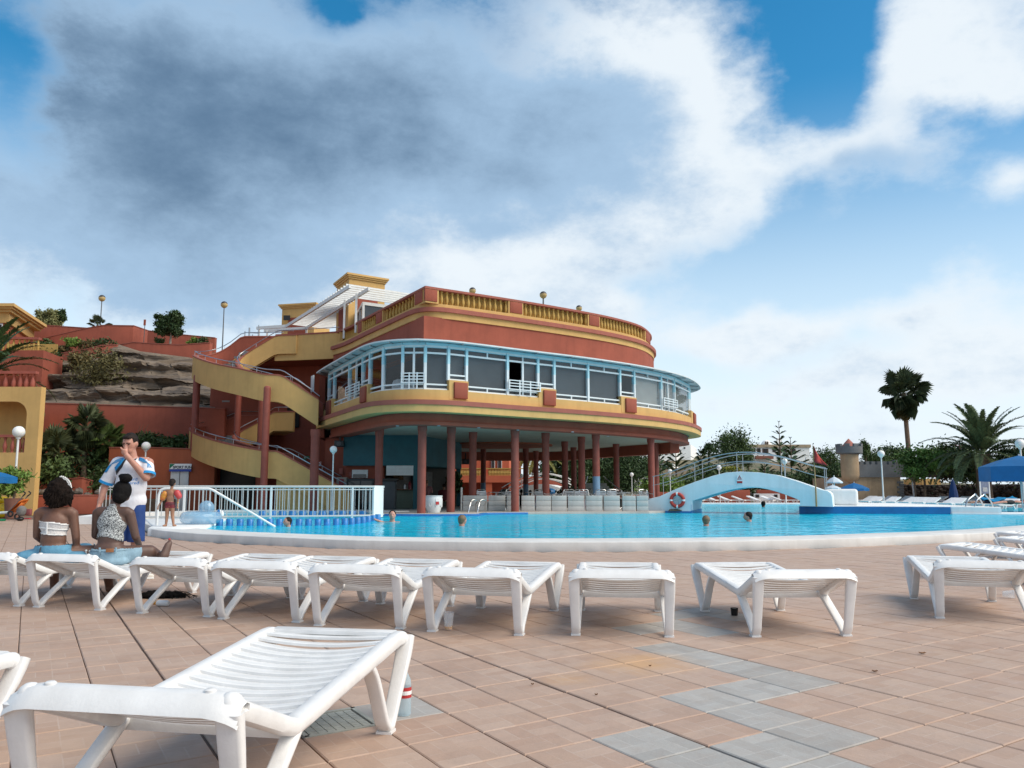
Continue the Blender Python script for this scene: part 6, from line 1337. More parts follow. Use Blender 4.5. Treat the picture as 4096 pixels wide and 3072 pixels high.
parasol(3416,1931,1963,54,.90,'open blue parasol in front of the castle wall',PBL,.14)
parasol(3810,1917,1996,50,.28,'closed navy blue parasol among the loungers',PNV,closed=True)
parasol(3336,1906,1932,47,.46,'white parasol right behind the bridge end, the taller of two',PWH,.05)
parasol(3331,1940,1956,46,.42,'white and navy parasol right behind the bridge end, the lower of two',PWH,.05)
parasol(4075,1822,1925,36,1.62,'large blue parasol with a deep valance at the right edge',PBL,.62,n=6)
c=AY(-35,1872,26); parasol(-40,1880,1932,26,.78,'blue parasol cut by the left edge above the potted plant',PBL,.18)
# notice board and shower post
q=AY(3940,1990,50); t=thing('notice_board','white framed notice board with a poster by the stone wall','notice board',(q[0],50,0)); a=AY(3921,1926,50);b=AY(3955,1974,50)
m=MB(); m.box(((a[0]+b[0])/2,50,(a[2]+b[2])/2),(b[0]-a[0],.06,a[2]-b[2])); m.build('board',M('board_blue',(.20,.23,.32),.6,.2,8),t); m=MB(); m.box(((a[0]+b[0])/2,49.96,(a[2]+b[2])/2-.12),((b[0]-a[0])*.6,.02,.25)); m.build('poster',M('poster_pale',(.5,.5,.5),.6,.4,20),t)
for x in (a[0]-.03,b[0]+.05): m=MB(); m.box((x,50,a[2]/2+.06),(.06,.06,a[2]+.12)); m.build('post',WHT,t)
m=MB(); m.box(((a[0]+b[0])/2,50,a[2]+.12),(b[0]-a[0]+.1,.08,.10)); m.build('lintel',WHT,t)
q=AY(3643,1880,56); t=thing('shower_post','grey outdoor shower post with two bent arms by the shrub','shower',(q[0],56,0)); z=AY(3640,1890,56)[2]; m=MB(); m.tube([(q[0]+.15,56,0),(q[0],56,z)],.06,8); m.build('post',GALV,t)
for s in (-1,1): m=MB(); m.tube(spline([(q[0],56,z-.05),(q[0]+s*.25,56,z+.02+.12*(s>0)),(q[0]+s*.55,56,z-.02+.14*(s>0)),(q[0]+s*.58,56,z-.15+.14*(s>0))],.1),.025,6); m.build('arm',GALV,t)
# ------------------------------------------------ far loungers (one simple kind, copied)
def far_lounger(label):
    t=thing('sun_lounger',label,'sun lounger'); m=MB(); hw=.33
    P=[[Vector((x,y,z)) for x in (-hw,0,hw)] for y,z in ((0,.36),(1.15,.36),(1.85,.62))]; m.grid(P); P2=[[v+Vector((0,0,-.07)) for v in r] for r in P]; m.grid(P2); m.grid([P[0],P2[0]]); m.grid([P[2],P2[2]]); m.grid([[r[0] for r in P],[r[0] for r in P2]]); m.grid([[r[2] for r in P],[r[2] for r in P2]]); m.build('bed',PLAS,t)
    for s in (-1,1):
        for y0,y1,y2 in ((.05,.18,.42),(1.2,1.42,1.55)):
            m=MB(); m.bar((s*hw*.95,y0,.34),(s*hw*.95,y1,.02),.06,.05); m.bar((s*hw*.95,y1+.02,.02),(s*hw*.95,y2,.36),.06,.05); m.build('leg',PLAS,t)
    return t
spots=[]
for k,u in enumerate((2812,2868,2925,2983,3040,3098,3150,3195)): spots.append((u,2010-(k%2)*1,56.5,'under the bridge arch'))
for k,u in enumerate((3400,3452,3505,3560,3612,3668,3722,3778,3840,3905,3965)): spots.append((u,2014+k*.8,52-k*1.2,'beyond the blue wall'))
for k,u in enumerate((3425,3500,3585,3690,3770,3830)): spots.append((u,2008,56.5-k*.8,'in the rear row by the stone wall'))
nth='first second third fourth fifth sixth seventh eighth ninth tenth eleventh'.split(); cnt_={}
FP=None
for (u,v,Y,wh) in spots:
    q=AY(u,1990,Y); i=cnt_.get(wh,0); cnt_[wh]=i+1; lab='white sun lounger %s, %s from the left'%(wh,nth[i])
    rz=math.radians(random.uniform(48,70) if 'arch' in wh else random.uniform(-75,-50))
    if FP is None: FP=far_lounger(lab); FP.location=(q[0],q[1],0); FP.rotation_euler=(0,0,rz); FP['group']='far white sun loungers'
    else: dup(FP,(q[0],q[1],0),rz,lab,'far white sun loungers')
FP['group']='far white sun loungers'
q=AY(4068,2000,41); dup(FP,(q[0]+.5,q[1],0),math.radians(-70),'white sun lounger at the right edge carrying the person lying face down','far white sun loungers')
# ================================================================ people
from mathutils.bvhtree import BVHTree
def capsule(m,a,b,ra,rb,n=14,fx=1.0,fy=1.0):
    a=Vector(a);b=Vector(b);d=b-a; L=max(d.length,1e-4); t=d/L; prof_=[]
    for i in range(6): q=-PI/2+PI/2*i/5; prof_.append((max(ra*math.cos(q),1e-4),ra*math.sin(q)))
    for i in range(6): q=PI/2*i/5; prof_.append((max(rb*math.cos(q),1e-4),L+rb*math.sin(q)))
    R=t.to_track_quat('Z','Y').to_matrix(); vs=[]
    for r,z in prof_:
        for j in range(n): q=2*PI*j/n; vs.append(a+R@Vector((r*math.cos(q)*fx,r*math.sin(q)*fy,z)))
    k=len(prof_); m.add(vs,[(i*n+j,i*n+(j+1)%n,(i+1)*n+(j+1)%n,(i+1)*n+j) for i in range(k-1) for j in range(n)]+[tuple(range(n-1,-1,-1)),tuple((k-1)*n+j for j in range(n))])
def ell(m,c,r,R=None,n=18,k=12):
    c=Vector(c); R=R or Matrix.Identity(3); vs=[]
    for i in range(k+1):
        q=-PI/2+PI*i/k
        for j in range(n): p=2*PI*j/n; vs.append(c+R@Vector((r[0]*max(math.cos(q),1e-3)*math.cos(p),r[1]*max(math.cos(q),1e-3)*math.sin(p),r[2]*math.sin(q))))
    m.add(vs,[(i*n+j,i*n+(j+1)%n,(i+1)*n+(j+1)%n,(i+1)*n+j) for i in range(k) for j in range(n)]+[tuple(range(n-1,-1,-1)),tuple(k*n+j for j in range(n))])
def chain(m,pts,rs,**k):
    for i in range(len(pts)-1): capsule(m,pts[i],pts[i+1],rs[i],rs[i+1],**k)
def organic(m,name,mat,parent,vox=.012,smooth=6,noise_amp=0,noise_s=20,T=None,fac=.5):
    me=m.mesh('tmp',mat,fix=True); o=bpy.data.objects.new('tmp',me); C.objects.link(o)
    r=o.modifiers.new('r','REMESH'); r.mode='VOXEL'; r.voxel_size=vox; r.use_smooth_shade=True
    s=o.modifiers.new('s','SMOOTH'); s.factor=fac; s.iterations=smooth
    dg=bpy.context.evaluated_depsgraph_get(); nm=bpy.data.meshes.new_from_object(o.evaluated_get(dg)); bpy.data.objects.remove(o); nm.name=name
    if noise_amp:
        co=np.empty(len(nm.vertices)*3,'f'); nm.vertices.foreach_get('co',co); co=co.reshape(-1,3); no=np.array([v.normal[:] for v in nm.vertices])
        d=np.array([mnoise.noise(Vector(c)*noise_s)+.5*mnoise.noise(Vector(c)*noise_s*2.3) for c in co]); co+=no*(d*noise_amp)[:,None]; nm.vertices.foreach_set('co',co.ravel())
    if T is not None: nm.transform(T)
    nm.materials.clear(); nm.materials.append(mat); nm.polygons.foreach_set('use_smooth',[True]*len(nm.polygons))
    return link(name,nm,parent)
def skin(n,c,v=.12): return M(n,c,.5,v,6,.08,120,sss=.12)
SK_P=skin('skin_fair',(.52,.26,.19)); SK_D=skin('skin_deep',(.165,.078,.050),.10); SK_DD=skin('skin_deep_two',(.115,.062,.046),.10); SK_T=skin('skin_tan',(.34,.17,.10)); SK_R=skin('skin_sunburnt',(.50,.22,.155))
H_BLK=M('hair_black',(.008,.007,.007),.7,.3,40,.4,150,spec=.12); H_BRN=M('hair_brown',(.020,.013,.010),.65,.3,30,.4,120,spec=.2); H_LT=M('hair_sandy',(.17,.11,.06),.6,.25,30,.3,120); H_CURL=M('hair_dark_brown',(.013,.008,.006),.8,.4,30,.8,60,spec=.12)
def project(me_obj,x,z,y0=-5,dirn=(0,1,0),T=None,cache={}):
    if me_obj.name not in cache: cache[me_obj.name]=BVHTree.FromPolygons([v.co.copy() for v in me_obj.data.vertices],[p.vertices[:] for p in me_obj.data.polygons])
    h=cache[me_obj.name].ray_cast(Vector((x,y0,z)),Vector(dirn)); return h[0]
def decal(obj,poly,mat,name,parent,y0,dirn,off=.004,div=6):
    """strip given by two polylines in XZ, laid onto a surface"""
    a,b=poly; rows=[]
    for s in np.linspace(0,1,max(2,div)):
        row=[]
        for p,q in zip(a,b):
            x=p[0]+(q[0]-p[0])*s; z=p[1]+(q[1]-p[1])*s; h=project(obj,x,z,y0,dirn)
            row.append((h if h is not None else Vector((x,obj_mid(obj),z)))-Vector(dirn)*off)
        rows.append(row)
    m=MB(); m.grid(rows); o=m.build(name,mat,parent,smooth=True,fix=False); md=o.modifiers.new('s','SOLIDIFY'); md.thickness=.004; return o
def obj_mid(o): return sum(v.co.y for v in o.data.vertices)/len(o.data.vertices)
def poly(pts,n=10): return [tuple(p) for p in resample([np.array(p) for p in pts],n)]
# ---- the standing man (faces the camera)
MX,MY=-4.745,10.4; o_=Vector((MX,MY,0)); L3=lambda x,y,z:(MX+x,MY+y,z)
man=thing('person','standing man in white and sky blue sports shirt, hand on his nose','person',(MX,MY,0))
m=MB()
for s in (-1,1): chain(m,[L3(s*.095,0,.92),L3(s*.10,-.02,.50),L3(s*.105,.03,.09)],[.085,.058,.040]); chain(m,[L3(s*.105,.03,.045),L3(s*.125,-.14,.03)],[.042,.032])
ell(m,L3(0,0,.97),(.155,.105,.12)); ell(m,L3(0,.0,1.12),(.155,.105,.20)); ell(m,L3(0,.0,1.32),(.18,.115,.18)); capsule(m,L3(-.17,0,1.43),L3(.17,0,1.43),.065,.065)
chain(m,[L3(.0,.0,1.44),L3(-.01,-.03,1.56)],[.068,.06])
chain(m,[L3(-.20,0,1.42),L3(-.315,.0,1.16),L3(-.345,-.06,.93)],[.062,.047,.034]); ell(m,L3(-.348,-.075,.87),(.028,.040,.055))
for k in range(4): chain(m,[L3(-.355+.004*k,-.105+.022*k,.84),L3(-.35,-.11+.022*k,.79),L3(-.34,-.105+.022*k,.765)],[.0095,.009,.008],n=8)
chain(m,[L3(-.345,-.10,.89),L3(-.335,-.125,.85),L3(-.33,-.13,.82)],[.011,.010,.009],n=8)
EL=L3(.225,-.10,1.235); WR=L3(.035,-.235,1.50)
chain(m,[L3(.205,0,1.42),EL,WR],[.062,.049,.033]); ell(m,L3(.005,-.235,1.545),(.040,.028,.042))
for k in range(4): chain(m,[L3(-.008+.010*k,-.255,1.565),L3(-.038+.010*k,-.250,1.595-.010*k),L3(-.052+.014*k,-.222,1.600-.018*k)],[.012,.011,.010],n=8)
chain(m,[L3(.03,-.240,1.55),L3(.025,-.225,1.59),L3(.008,-.205,1.62)],[.013,.012,.010],n=8)
HC=L3(-.015,-.06,1.665); RH=Matrix.Rotation(.32,3,'X')@Matrix.Rotation(-.10,3,'Z')
ell(m,HC,(.080,.098,.112),RH); ell(m,Vector(HC)+RH@Vector((0,-.035,-.075)),(.058,.062,.055),RH)
capsule(m,Vector(HC)+RH@Vector((0,-.10,.0)),Vector(HC)+RH@Vector((0,-.118,-.035)),.012,.017,n=8)
for s in (-1,1): ell(m,Vector(HC)+RH@Vector((s*.084,.01,-.012)),(.012,.022,.034),RH); ell(m,Vector(HC)+RH@Vector((s*.036,-.088,.022)),(.026,.012,.010),RH)
body_man=organic(m,'body',SK_P,man,.0085,5)
m=MB(); ell(m,Vector(HC)+RH@Vector((0,.016,.030)),(.088,.098,.098),RH); ell(m,Vector(HC)+RH@Vector((0,-.05,.085)),(.060,.045,.030),RH); hm=organic(m,'hair',H_BRN,man,.009,4,.004,60)
# cut the hair back from the face
bm=bmesh.new(); bm.from_mesh(hm.data); inv=RH.transposed(); dl=[]
for v in bm.verts:
    q=inv@(v.co-Vector(HC)); 
    if (q.y<-.045 and q.z<.070) or q.z<-.045 or (q.y<.03 and q.z<.012): dl.append(v)
bmesh.ops.delete(bm,geom=dl,context='VERTS'); bm.to_mesh(hm.data); bm.free()
md=hm.modifiers.new('s','SOLIDIFY'); md.thickness=.006
EYE=M('eye_dark',(.02,.015,.012),.3); 
for s in (-1,1):
    m=MB(); ell(m,Vector(HC)+RH@Vector((s*.034,-.0905,.006)),(.013,.006,.005),RH); m.build('eye',EYE,man,smooth=True)
    m=MB(); capsule(m,Vector(HC)+RH@Vector((s*.015,-.100,.024)),Vector(HC)+RH@Vector((s*.058,-.088,.026)),.0055,.004,n=8); m.build('eyebrow',H_BRN,man,smooth=True)
SHIRT=M('shirt_white',(.74,.74,.78),.8,.05,5,.35,18); CYAN=M('shirt_cyan',(.01,.27,.60),.7,.05,5); SBLK=M('shirt_black',(.015,.015,.02),.7)
m=MB(); ell(m,L3(0,0,.96),(.200,.138,.17)); ell(m,L3(0,-.01,1.12),(.198,.142,.22)); ell(m,L3(0,-.005,1.31),(.203,.138,.195)); capsule(m,L3(-.175,0,1.43),L3(.175,0,1.425),.068,.068); capsule(m,L3(0,0,.87),L3(0,0,1.2),.180,.190,fy=.72)
chain(m,[L3(-.195,0,1.42),L3(-.262,.0,1.29),L3(-.315,.0,1.17)],[.068,.076,.083]); chain(m,[L3(.195,0,1.41),L3(.22,-.055,1.33),L3(.235,-.075,1.27)],[.068,.078,.086])
sh=organic(m,'shirt',SHIRT,man,.011,7,.004,9)
bm=bmesh.new(); bm.from_mesh(sh.data)
dl=[v for v in bm.verts if v.co.z<.80 or (v.co.z>1.475 and abs(v.co.x-MX+.0)<.075 and v.co.z>1.475) or (v.co.x<MX-.23 and (v.co-Vector(L3(-.315,0,1.17))).dot(Vector((-.39,0,-.92)))>.0) or (v.co.x>MX+.212 and (v.co-Vector(L3(.235,-.075,1.27))).dot(Vector((.15,-.4,-.9)))>.015)]
bmesh.ops.delete(bm,geom=dl,context='VERTS'); bm.to_mesh(sh.data); bm.free(); md=sh.modifiers.new('s','SOLIDIFY'); md.thickness=.006
SH=M('shorts_navy',(.010,.045,.19),.75,.12,5,.3,16)
m=MB(); ell(m,L3(0,0,.90),(.165,.118,.12))
for s in (-1,1): chain(m,[L3(s*.085,0,.88),L3(s*.10,-.01,.62),L3(s*.105,-.015,.475)],[.105,.10,.105])
so2=organic(m,'shorts',SH,man,.012,6,.004,9)
bm=bmesh.new(); bm.from_mesh(so2.data); bmesh.ops.delete(bm,geom=[v for v in bm.verts if v.co.z<.45],context='VERTS'); bm.to_mesh(so2.data); bm.free()
F=(MY-1.5,(0,1,0))
def onman(a,b,mat,nm): return decal(sh,(poly([(MX+x,z) for x,z in a]),poly([(MX+x,z) for x,z in b])),mat,nm,man,MY-1.5,(0,1,0),.004,4)
onman([(-.055,1.47),(-.09,1.39),(-.155,1.315)],[(-.085,1.475),(-.135,1.42),(-.185,1.36)],CYAN,'sash_stripe')
onman([(-.035,1.465),(-.06,1.365),(-.14,1.27)],[(-.055,1.47),(-.09,1.39),(-.155,1.315)],SBLK,'sash_stripe')
onman([(.062,1.475),(.045,1.44)],[(.085,1.475),(.06,1.41)],SBLK,'collar')
for k in range(3):
    d=.016*k; onman([(-.09-d*.2,1.488-d*.8),(-.17,1.462-d),(-.225-d*.8,1.40-d*.3),(-.275-d,1.30)],[(-.09-d*.2,1.480-d*.8),(-.17,1.452-d),(-.235-d*.8,1.398-d*.3),(-.284-d,1.30)],CYAN,'shoulder_stripe')
    onman([(.10+d*.2,1.488-d*.8),(.17,1.468-d),(.225+d*.6,1.42-d*.3),(.245+d,1.36)],[(.10+d*.2,1.480-d*.8),(.17,1.458-d),(.233+d*.6,1.418-d*.3),(.253+d,1.36)],CYAN,'shoulder_stripe')
for c_,nrm,rr in ((L3(-.310,0,1.178),(-.39,0,-.92),.083),(L3(.234,-.073,1.278),(.10,-.35,-.93),.088)):
    m=MB(); n_=Vector(nrm).normalized(); R=n_.to_track_quat('Z','Y').to_matrix(); vs=[Vector(c_)+R@Vector((rr*q*math.cos(a),rr*q*math.sin(a),z)) for q,z in ((1.02,-.016),(1.04,.016),(.95,.016),(.95,-.016)) for a in np.linspace(0,2*PI,25)[:-1]]
    m.add(vs,[(i*24+j,i*24+(j+1)%24,((i+1)%4)*24+(j+1)%24,((i+1)%4)*24+j) for i in range(4) for j in range(24)]); m.build('cuff',CYAN,man,smooth=True)
for s_,z_,x_ in (('Standard',1.215,.03),('Chartered',1.170,.035)):
    tx=text(s_,.052,(MX+x_,MY-1,z_),0,M('print_blue',(.05,.22,.55),.7),'lettering',man,.0)
    for v in tx.data.vertices:
        h=project(sh,v.co.x,v.co.z,MY-1.5); 
        if h is not None: v.co.y=h.y-.005
SHOE=M('shoe_dark',(.02,.02,.025),.6,.2,8); SOLE=M('shoe_sole',(.7,.7,.68),.6)
for s in (-1,1):
    m=MB(); chain(m,[L3(s*.105,.035,.06),L3(s*.115,-.05,.058),L3(s*.128,-.17,.042)],[.055,.052,.040]); organic(m,'shoe',SHOE,man,.011,4)
    m=MB(); chain(m,[L3(s*.105,.035,.012),L3(s*.128,-.17,.012)],[.05,.045],fy=1); 
    m.v=[(x,y,max(0.0,min(z,.022))) for x,y,z in m.v]; m.build('sole',SOLE,man)
# ---- seated women (backs to the camera)
def seated(cx,cy,seat,label,skinm,lean=0.0,turn=0.0,scale=1.0):
    t=thing('person',label,'person',(cx,cy,0)); Tm=Matrix.Translation((cx,cy,seat))@Matrix.Rotation(turn,4,'Z')@Matrix.Scale(scale,4); return t,Tm
def cut(o,fn):
    bm=bmesh.new(); bm.from_mesh(o.data); bmesh.ops.delete(bm,geom=[v for v in bm.verts if fn(v.co)],context='VERTS'); bm.to_mesh(o.data); bm.free()
def torso_prims(m,inf=0.0,w=1.0,lean=.10):
    y=lambda z:lean*z
    ell(m,(0,y(.10),.10),(.178*w+inf,.130+inf,.13)); ell(m,(0,y(.24)-.005,.24),(.132*w+inf,.095+inf,.15)); ell(m,(0,y(.40),.40),(.150*w+inf,.098+inf,.15)); capsule(m,(-.145*w,y(.51),.515),(.145*w,y(.51),.515),.055+inf,.055+inf)
# woman in lace (left)
w1,T1=seated(-4.72,8.66,.345,'dark haired woman with white flower hairband, lace top and blue skirt',SK_D,turn=.10)
m=MB(); torso_prims(m,0,.95,.04)
chain(m,[(0,.02,.53),(0,.035,.63)],[.050,.046])
chain(m,[(-.172,.02,.50),(-.19,.06,.27),(-.13,.22,.15)],[.047,.038,.028]); ell(m,(-.11,.27,.14),(.03,.05,.02))
chain(m,[(.172,.02,.50),(.21,.03,.26),(.185,.14,.06)],[.049,.040,.028]); ell(m,(.18,.19,.04),(.035,.05,.018))
for k in range(4): chain(m,[(.155+.018*k,.215,.038),(.155+.02*k,.27,.03)],[.009,.007],n=8)
chain(m,[(-.09,.03,.085),(-.16,.42,.11),(-.15,.46,-.30)],[.085,.062,.042]); chain(m,[(-.15,.45,-.305),(-.17,.60,-.315)],[.036,.026]); chain(m,[(.09,.03,.085),(.44,.20,.105),(.46,.34,-.28)],[.085,.064,.042]); chain(m,[(.46,.33,-.305),(.50,.47,-.315)],[.036,.026])
ell(m,(.0,.06,.735),(.078,.092,.108)); ell(m,(0,.12,.685),(.055,.05,.05)); b1o=organic(m,'body',SK_D,w1,.010,6,T=T1)
m=MB(); torso_prims(m,.006,.96,.04); o=organic(m,'lace_top',M('lace_white',(.50,.46,.44),.85,.0,1,.5,60,col2=(.78,.76,.75)),w1,.009,6,T=T1)
o_lace=o; i1=T1.inverted(); cut(o,lambda c:(lambda q:q.z<.295-.06*(q.x+.16) or q.z>.425-.16*max(q.x,0)-.02*q.x)(i1@c)); md=o.modifiers.new('s','SOLIDIFY'); md.thickness=.004
LACE=M('lace_edge',(.80,.79,.78),.8,.05,10)
bv=b1o
def ringdecal(obj,T,zf,h,mat,name,parent,n=40,rad=.5,span=(PI*1.05,PI*1.95),c=(0,.02)):
    inv=T.inverted(); bvh=BVHTree.FromPolygons([inv@v.co for v in obj.data.vertices],[p.vertices[:] for p in obj.data.polygons]); rows=[[],[]]
    for a in np.linspace(span[0],span[1],n):
        dx,dy=math.cos(a),math.sin(a); z=zf(a)
        for r_,zz in ((0,z-h/2),(1,z+h/2)):
            hh=bvh.ray_cast(Vector((c[0]+dx*rad,c[1]+dy*rad,zz)),Vector((-dx,-dy,0)))[0]
            if hh is None or abs(hh.x)>.30: hh=bvh.find_nearest(Vector((c[0]+dx*.15,c[1]+dy*.11,zz)))[0]
            rows[r_].append(T@(hh+Vector((dx,dy,0))*.007))
    m=MB(); m.grid(rows); q=m.build(name,mat,parent,smooth=True,fix=False); md=q.modifiers.new('s','SOLIDIFY'); md.thickness=.006; return q
for d in (.0,.062,.128): ringdecal(o_lace,T1,lambda a,d=d:.298+d-(.06+.04*d/.128)*(math.cos(a)*.16+.16)*1.0+.0,.012,LACE,'lace_band',w1)
m=MB(); m.box((0,0,0),(.014,.01,.12)); hh=T1@Vector((-.03,-.093,.355)); m.v=[(x+hh.x,y+hh.y,z+hh.z) for x,y,z in m.v]; m.build('lace_band',LACE,w1)
DEN=M('skirt_denim',(.115,.30,.44),.85,.14,5,.35,90); 
m=MB(); ell(m,(0,.0,.12),(.19,.145,.12)); ell(m,(0,.02,.05),(.24,.19,.07)); capsule(m,(-.09,.05,.07),(-.19,.33,.08),.12,.10); capsule(m,(.09,.05,.07),(.20,.33,.08),.12,.10); ell(m,(-.33,.0,.012),(.20,.16,.05)); ell(m,(-.20,.0,.06),(.16,.15,.08)); ell(m,(.23,.03,.05),(.11,.13,.07))
o=organic(m,'skirt',DEN,w1,.012,6,.008,11,T=T1); cut(o,lambda c:(i1@c).z>.185+.02*(i1@c).x or (i1@c).z<.0)
m=MB(); m.bar(T1@Vector((-.055,-.140,.17)),T1@Vector((-.065,-.165,.05)),.010,.008); m.build('zip',M('zip_dark',(.05,.06,.08),.5),w1)
FL=M('flower_white',(.78,.77,.74),.8,.1,20)
fr2=MB(); r5=np.random.default_rng(4)
for k in range(90):
    q=T1@Vector((.305+r5.normal()*.03,.06+r5.random()*.30-.05,.07+r5.normal()*.035)); fr2.ball(q,.012,5,4)
fr2.build('lace_trim',FL,w1,kind='stuff')
m=MB(); ell(m,(0,.05,.745),(.112,.118,.125)); ell(m,(-.045,.03,.69),(.085,.095,.11)); ell(m,(.06,.03,.69),(.09,.095,.115)); ell(m,(0,-.005,.64),(.09,.07,.09)); o=organic(m,'hair',H_CURL,w1,.010,3,.016,26,T=T1)
m=MB()
for k in range(150):
    a=r5.uniform(0,2*PI); q=Vector((.10*math.cos(a)+.01,.03+.10*math.sin(a),.62+.10*r5.random())); d=Vector((math.cos(a)*.03,math.sin(a)*.03,-.055*r5.uniform(.5,1.4))); m.tube([T1@q,T1@(q+d*.5+Vector((.006,0,0))),T1@(q+d)],[.007,.006,.002],4)
m.build('hair_strands',H_CURL,w1,kind='stuff')
for k in range(9):
    a=.45+k*.16; q=T1@Vector((.008+.118*math.cos(PI/2-a+.35),.045-.01*k*.2,.745+.128*math.sin(PI/2-a+.35))); m=MB()
    for j in range(5): b=2*PI*j/5; m.ball(q+Vector((.010*math.cos(b),-.004,.010*math.sin(b))),.009,6,4)
    m.build('hair_flower',FL,w1,smooth=True)
# woman in patterned halter
w2,T2=seated(-4.17,8.72,.345,'woman with hair bun in black and white patterned top and denim shorts',SK_DD,turn=-.05); i2=T2.inverted()
m=MB(); torso_prims(m,0,.98,.09); chain(m,[(0,.05,.53),(0,.065,.62)],[.050,.046])
chain(m,[(-.175,.05,.50),(-.215,.11,.27),(-.15,.33,.17)],[.050,.040,.028]); ell(m,(-.12,.37,.16),(.03,.05,.02))
chain(m,[(.175,.05,.50),(.225,.10,.26),(.17,.30,.155)],[.051,.041,.029]); ell(m,(.14,.35,.15),(.03,.05,.02))
chain(m,[(-.09,.03,.085),(-.26,.33,.12),(.02,.46,.06)],[.088,.065,.042]); chain(m,[(.09,.03,.085),(.34,.20,.10),(.36,.34,.05)],[.088,.066,.05])
chain(m,[(.36,.34,.05),(.50,.16,.06),(.52,.20,.17)],[.045,.038,.026]); chain(m,[(.52,.18,.06),(.535,.22,.18),(.53,.235,.205)],[.036,.028,.02])
ell(m,(.05,.10,.72),(.078,.092,.105)); ell(m,(.05,.16,.67),(.055,.05,.05)); capsule(m,(.01,.065,.60),(.04,.08,.66),.047,.05); b2o=organic(m,'body',SK_DD,w2,.010,6,T=T2)
def squiggle():
    mm=bpy.data.materials.new('squiggle_print'); mm.use_nodes=True; t=mm.node_tree; p=t.nodes['Principled BSDF']; p.inputs['Roughness'].default_value=.85; g=t.nodes.new('ShaderNodeNewGeometry'); n=t.nodes.new('ShaderNodeTexNoise'); n.inputs['Scale'].default_value=34; n.inputs['Detail'].default_value=1; n.inputs['Distortion'].default_value=1.5; t.links.new(g.outputs['Position'],n.inputs['Vector'])
    a=t.nodes.new('ShaderNodeMath'); a.operation='MULTIPLY'; a.inputs[1].default_value=26; t.links.new(n.outputs[0],a.inputs[0]); s=t.nodes.new('ShaderNodeMath'); s.operation='SINE'; t.links.new(a.outputs[0],s.inputs[0]); r=t.nodes.new('ShaderNodeMapRange'); r.inputs[1].default_value=-.25; r.inputs[2].default_value=.25; t.links.new(s.outputs[0],r.inputs[0])
    mx=t.nodes.new('ShaderNodeMix'); mx.data_type='RGBA'; t.links.new(r.outputs[0],mx.inputs[0]); mx.inputs[6].default_value=(.055,.055,.06,1); mx.inputs[7].default_value=(.52,.54,.53,1); t.links.new(mx.outputs[2],p.inputs['Base Color']); return mm
m=MB(); torso_prims(m,.008,.99,.09); capsule(m,(0,.05,.53),(0,.06,.59),.066,.054); o=organic(m,'halter_top',squiggle(),w2,.009,6,T=T2)
def hcut(c):
    q=i2@c; zlow=.235+.03*(1-(q.x/.16)**2)-.04*max(q.x,0)/.16
    if q.z<zlow: return True
    if q.z>.385: return abs(q.x)>.165-(q.z-.385)*.62 or q.z>.60
    return False
cut(o,hcut); md=o.modifiers.new('s','SOLIDIFY'); md.thickness=.004
DEN2=M('shorts_denim',(.27,.41,.50),.85,.16,6,.4,90)
m=MB(); ell(m,(0,.005,.08),(.195,.142,.13)); ell(m,(0,.02,.02),(.215,.165,.07)); capsule(m,(-.09,.04,.08),(-.17,.18,.10),.108,.095); capsule(m,(.09,.04,.08),(.21,.11,.10),.108,.10); o=organic(m,'denim_shorts',DEN2,w2,.011,6,.004,14,T=T2); cut(o,lambda c:(i2@c).z>.142+.03*abs((i2@c).x))
shs=o
ringdecal(shs,T2,lambda a:.132+.03*abs(math.cos(a)*.17),.026,DEN2,'waistband',w2)
for x_,w_ in ((.085,.075),):
    q=T2@Vector((x_,-.138,.132)); m=MB(); m.box(q,(w_,.012,.038),rz=.25); m.build('leather_patch',M('leather',(.28,.11,.04),.7,.1,20),w2,bevel=.004)
for x_ in (-.02,.135): q=T2@Vector((x_,-.140 if x_<.1 else -.115,.135)); m=MB(); m.box(q,(.014,.014,.05)); m.build('belt_loop',DEN2,w2)
for a_,b_ in (((-.01,-.139,.10),(-.005,-.172,.03)),): m=MB(); m.bar(T2@Vector(a_),T2@Vector(b_),.006,.006); m.build('seam',M('seam_dark',(.09,.14,.18),.8),w2)
m=MB(); ell(m,(.055,.095,.735),(.092,.105,.110)); ell(m,(.05,.06,.675),(.076,.08,.08)); organic(m,'hair',H_BLK,w2,.009,5,T=T2)
m=MB(); ell(m,(.10,.07,.865),(.066,.062,.048)); ell(m,(.055,.07,.885),(.035,.035,.026)); organic(m,'hair_bun',H_BLK,w2,.008,4,.006,40,T=T2)
NAIL=M('nail_red',(.55,.02,.03),.3)
q=T2@Vector((.525,.235,.222)); m=MB(); m.ball(q,.013,8,6); m.build('toe_nail',NAIL,w2,smooth=True)
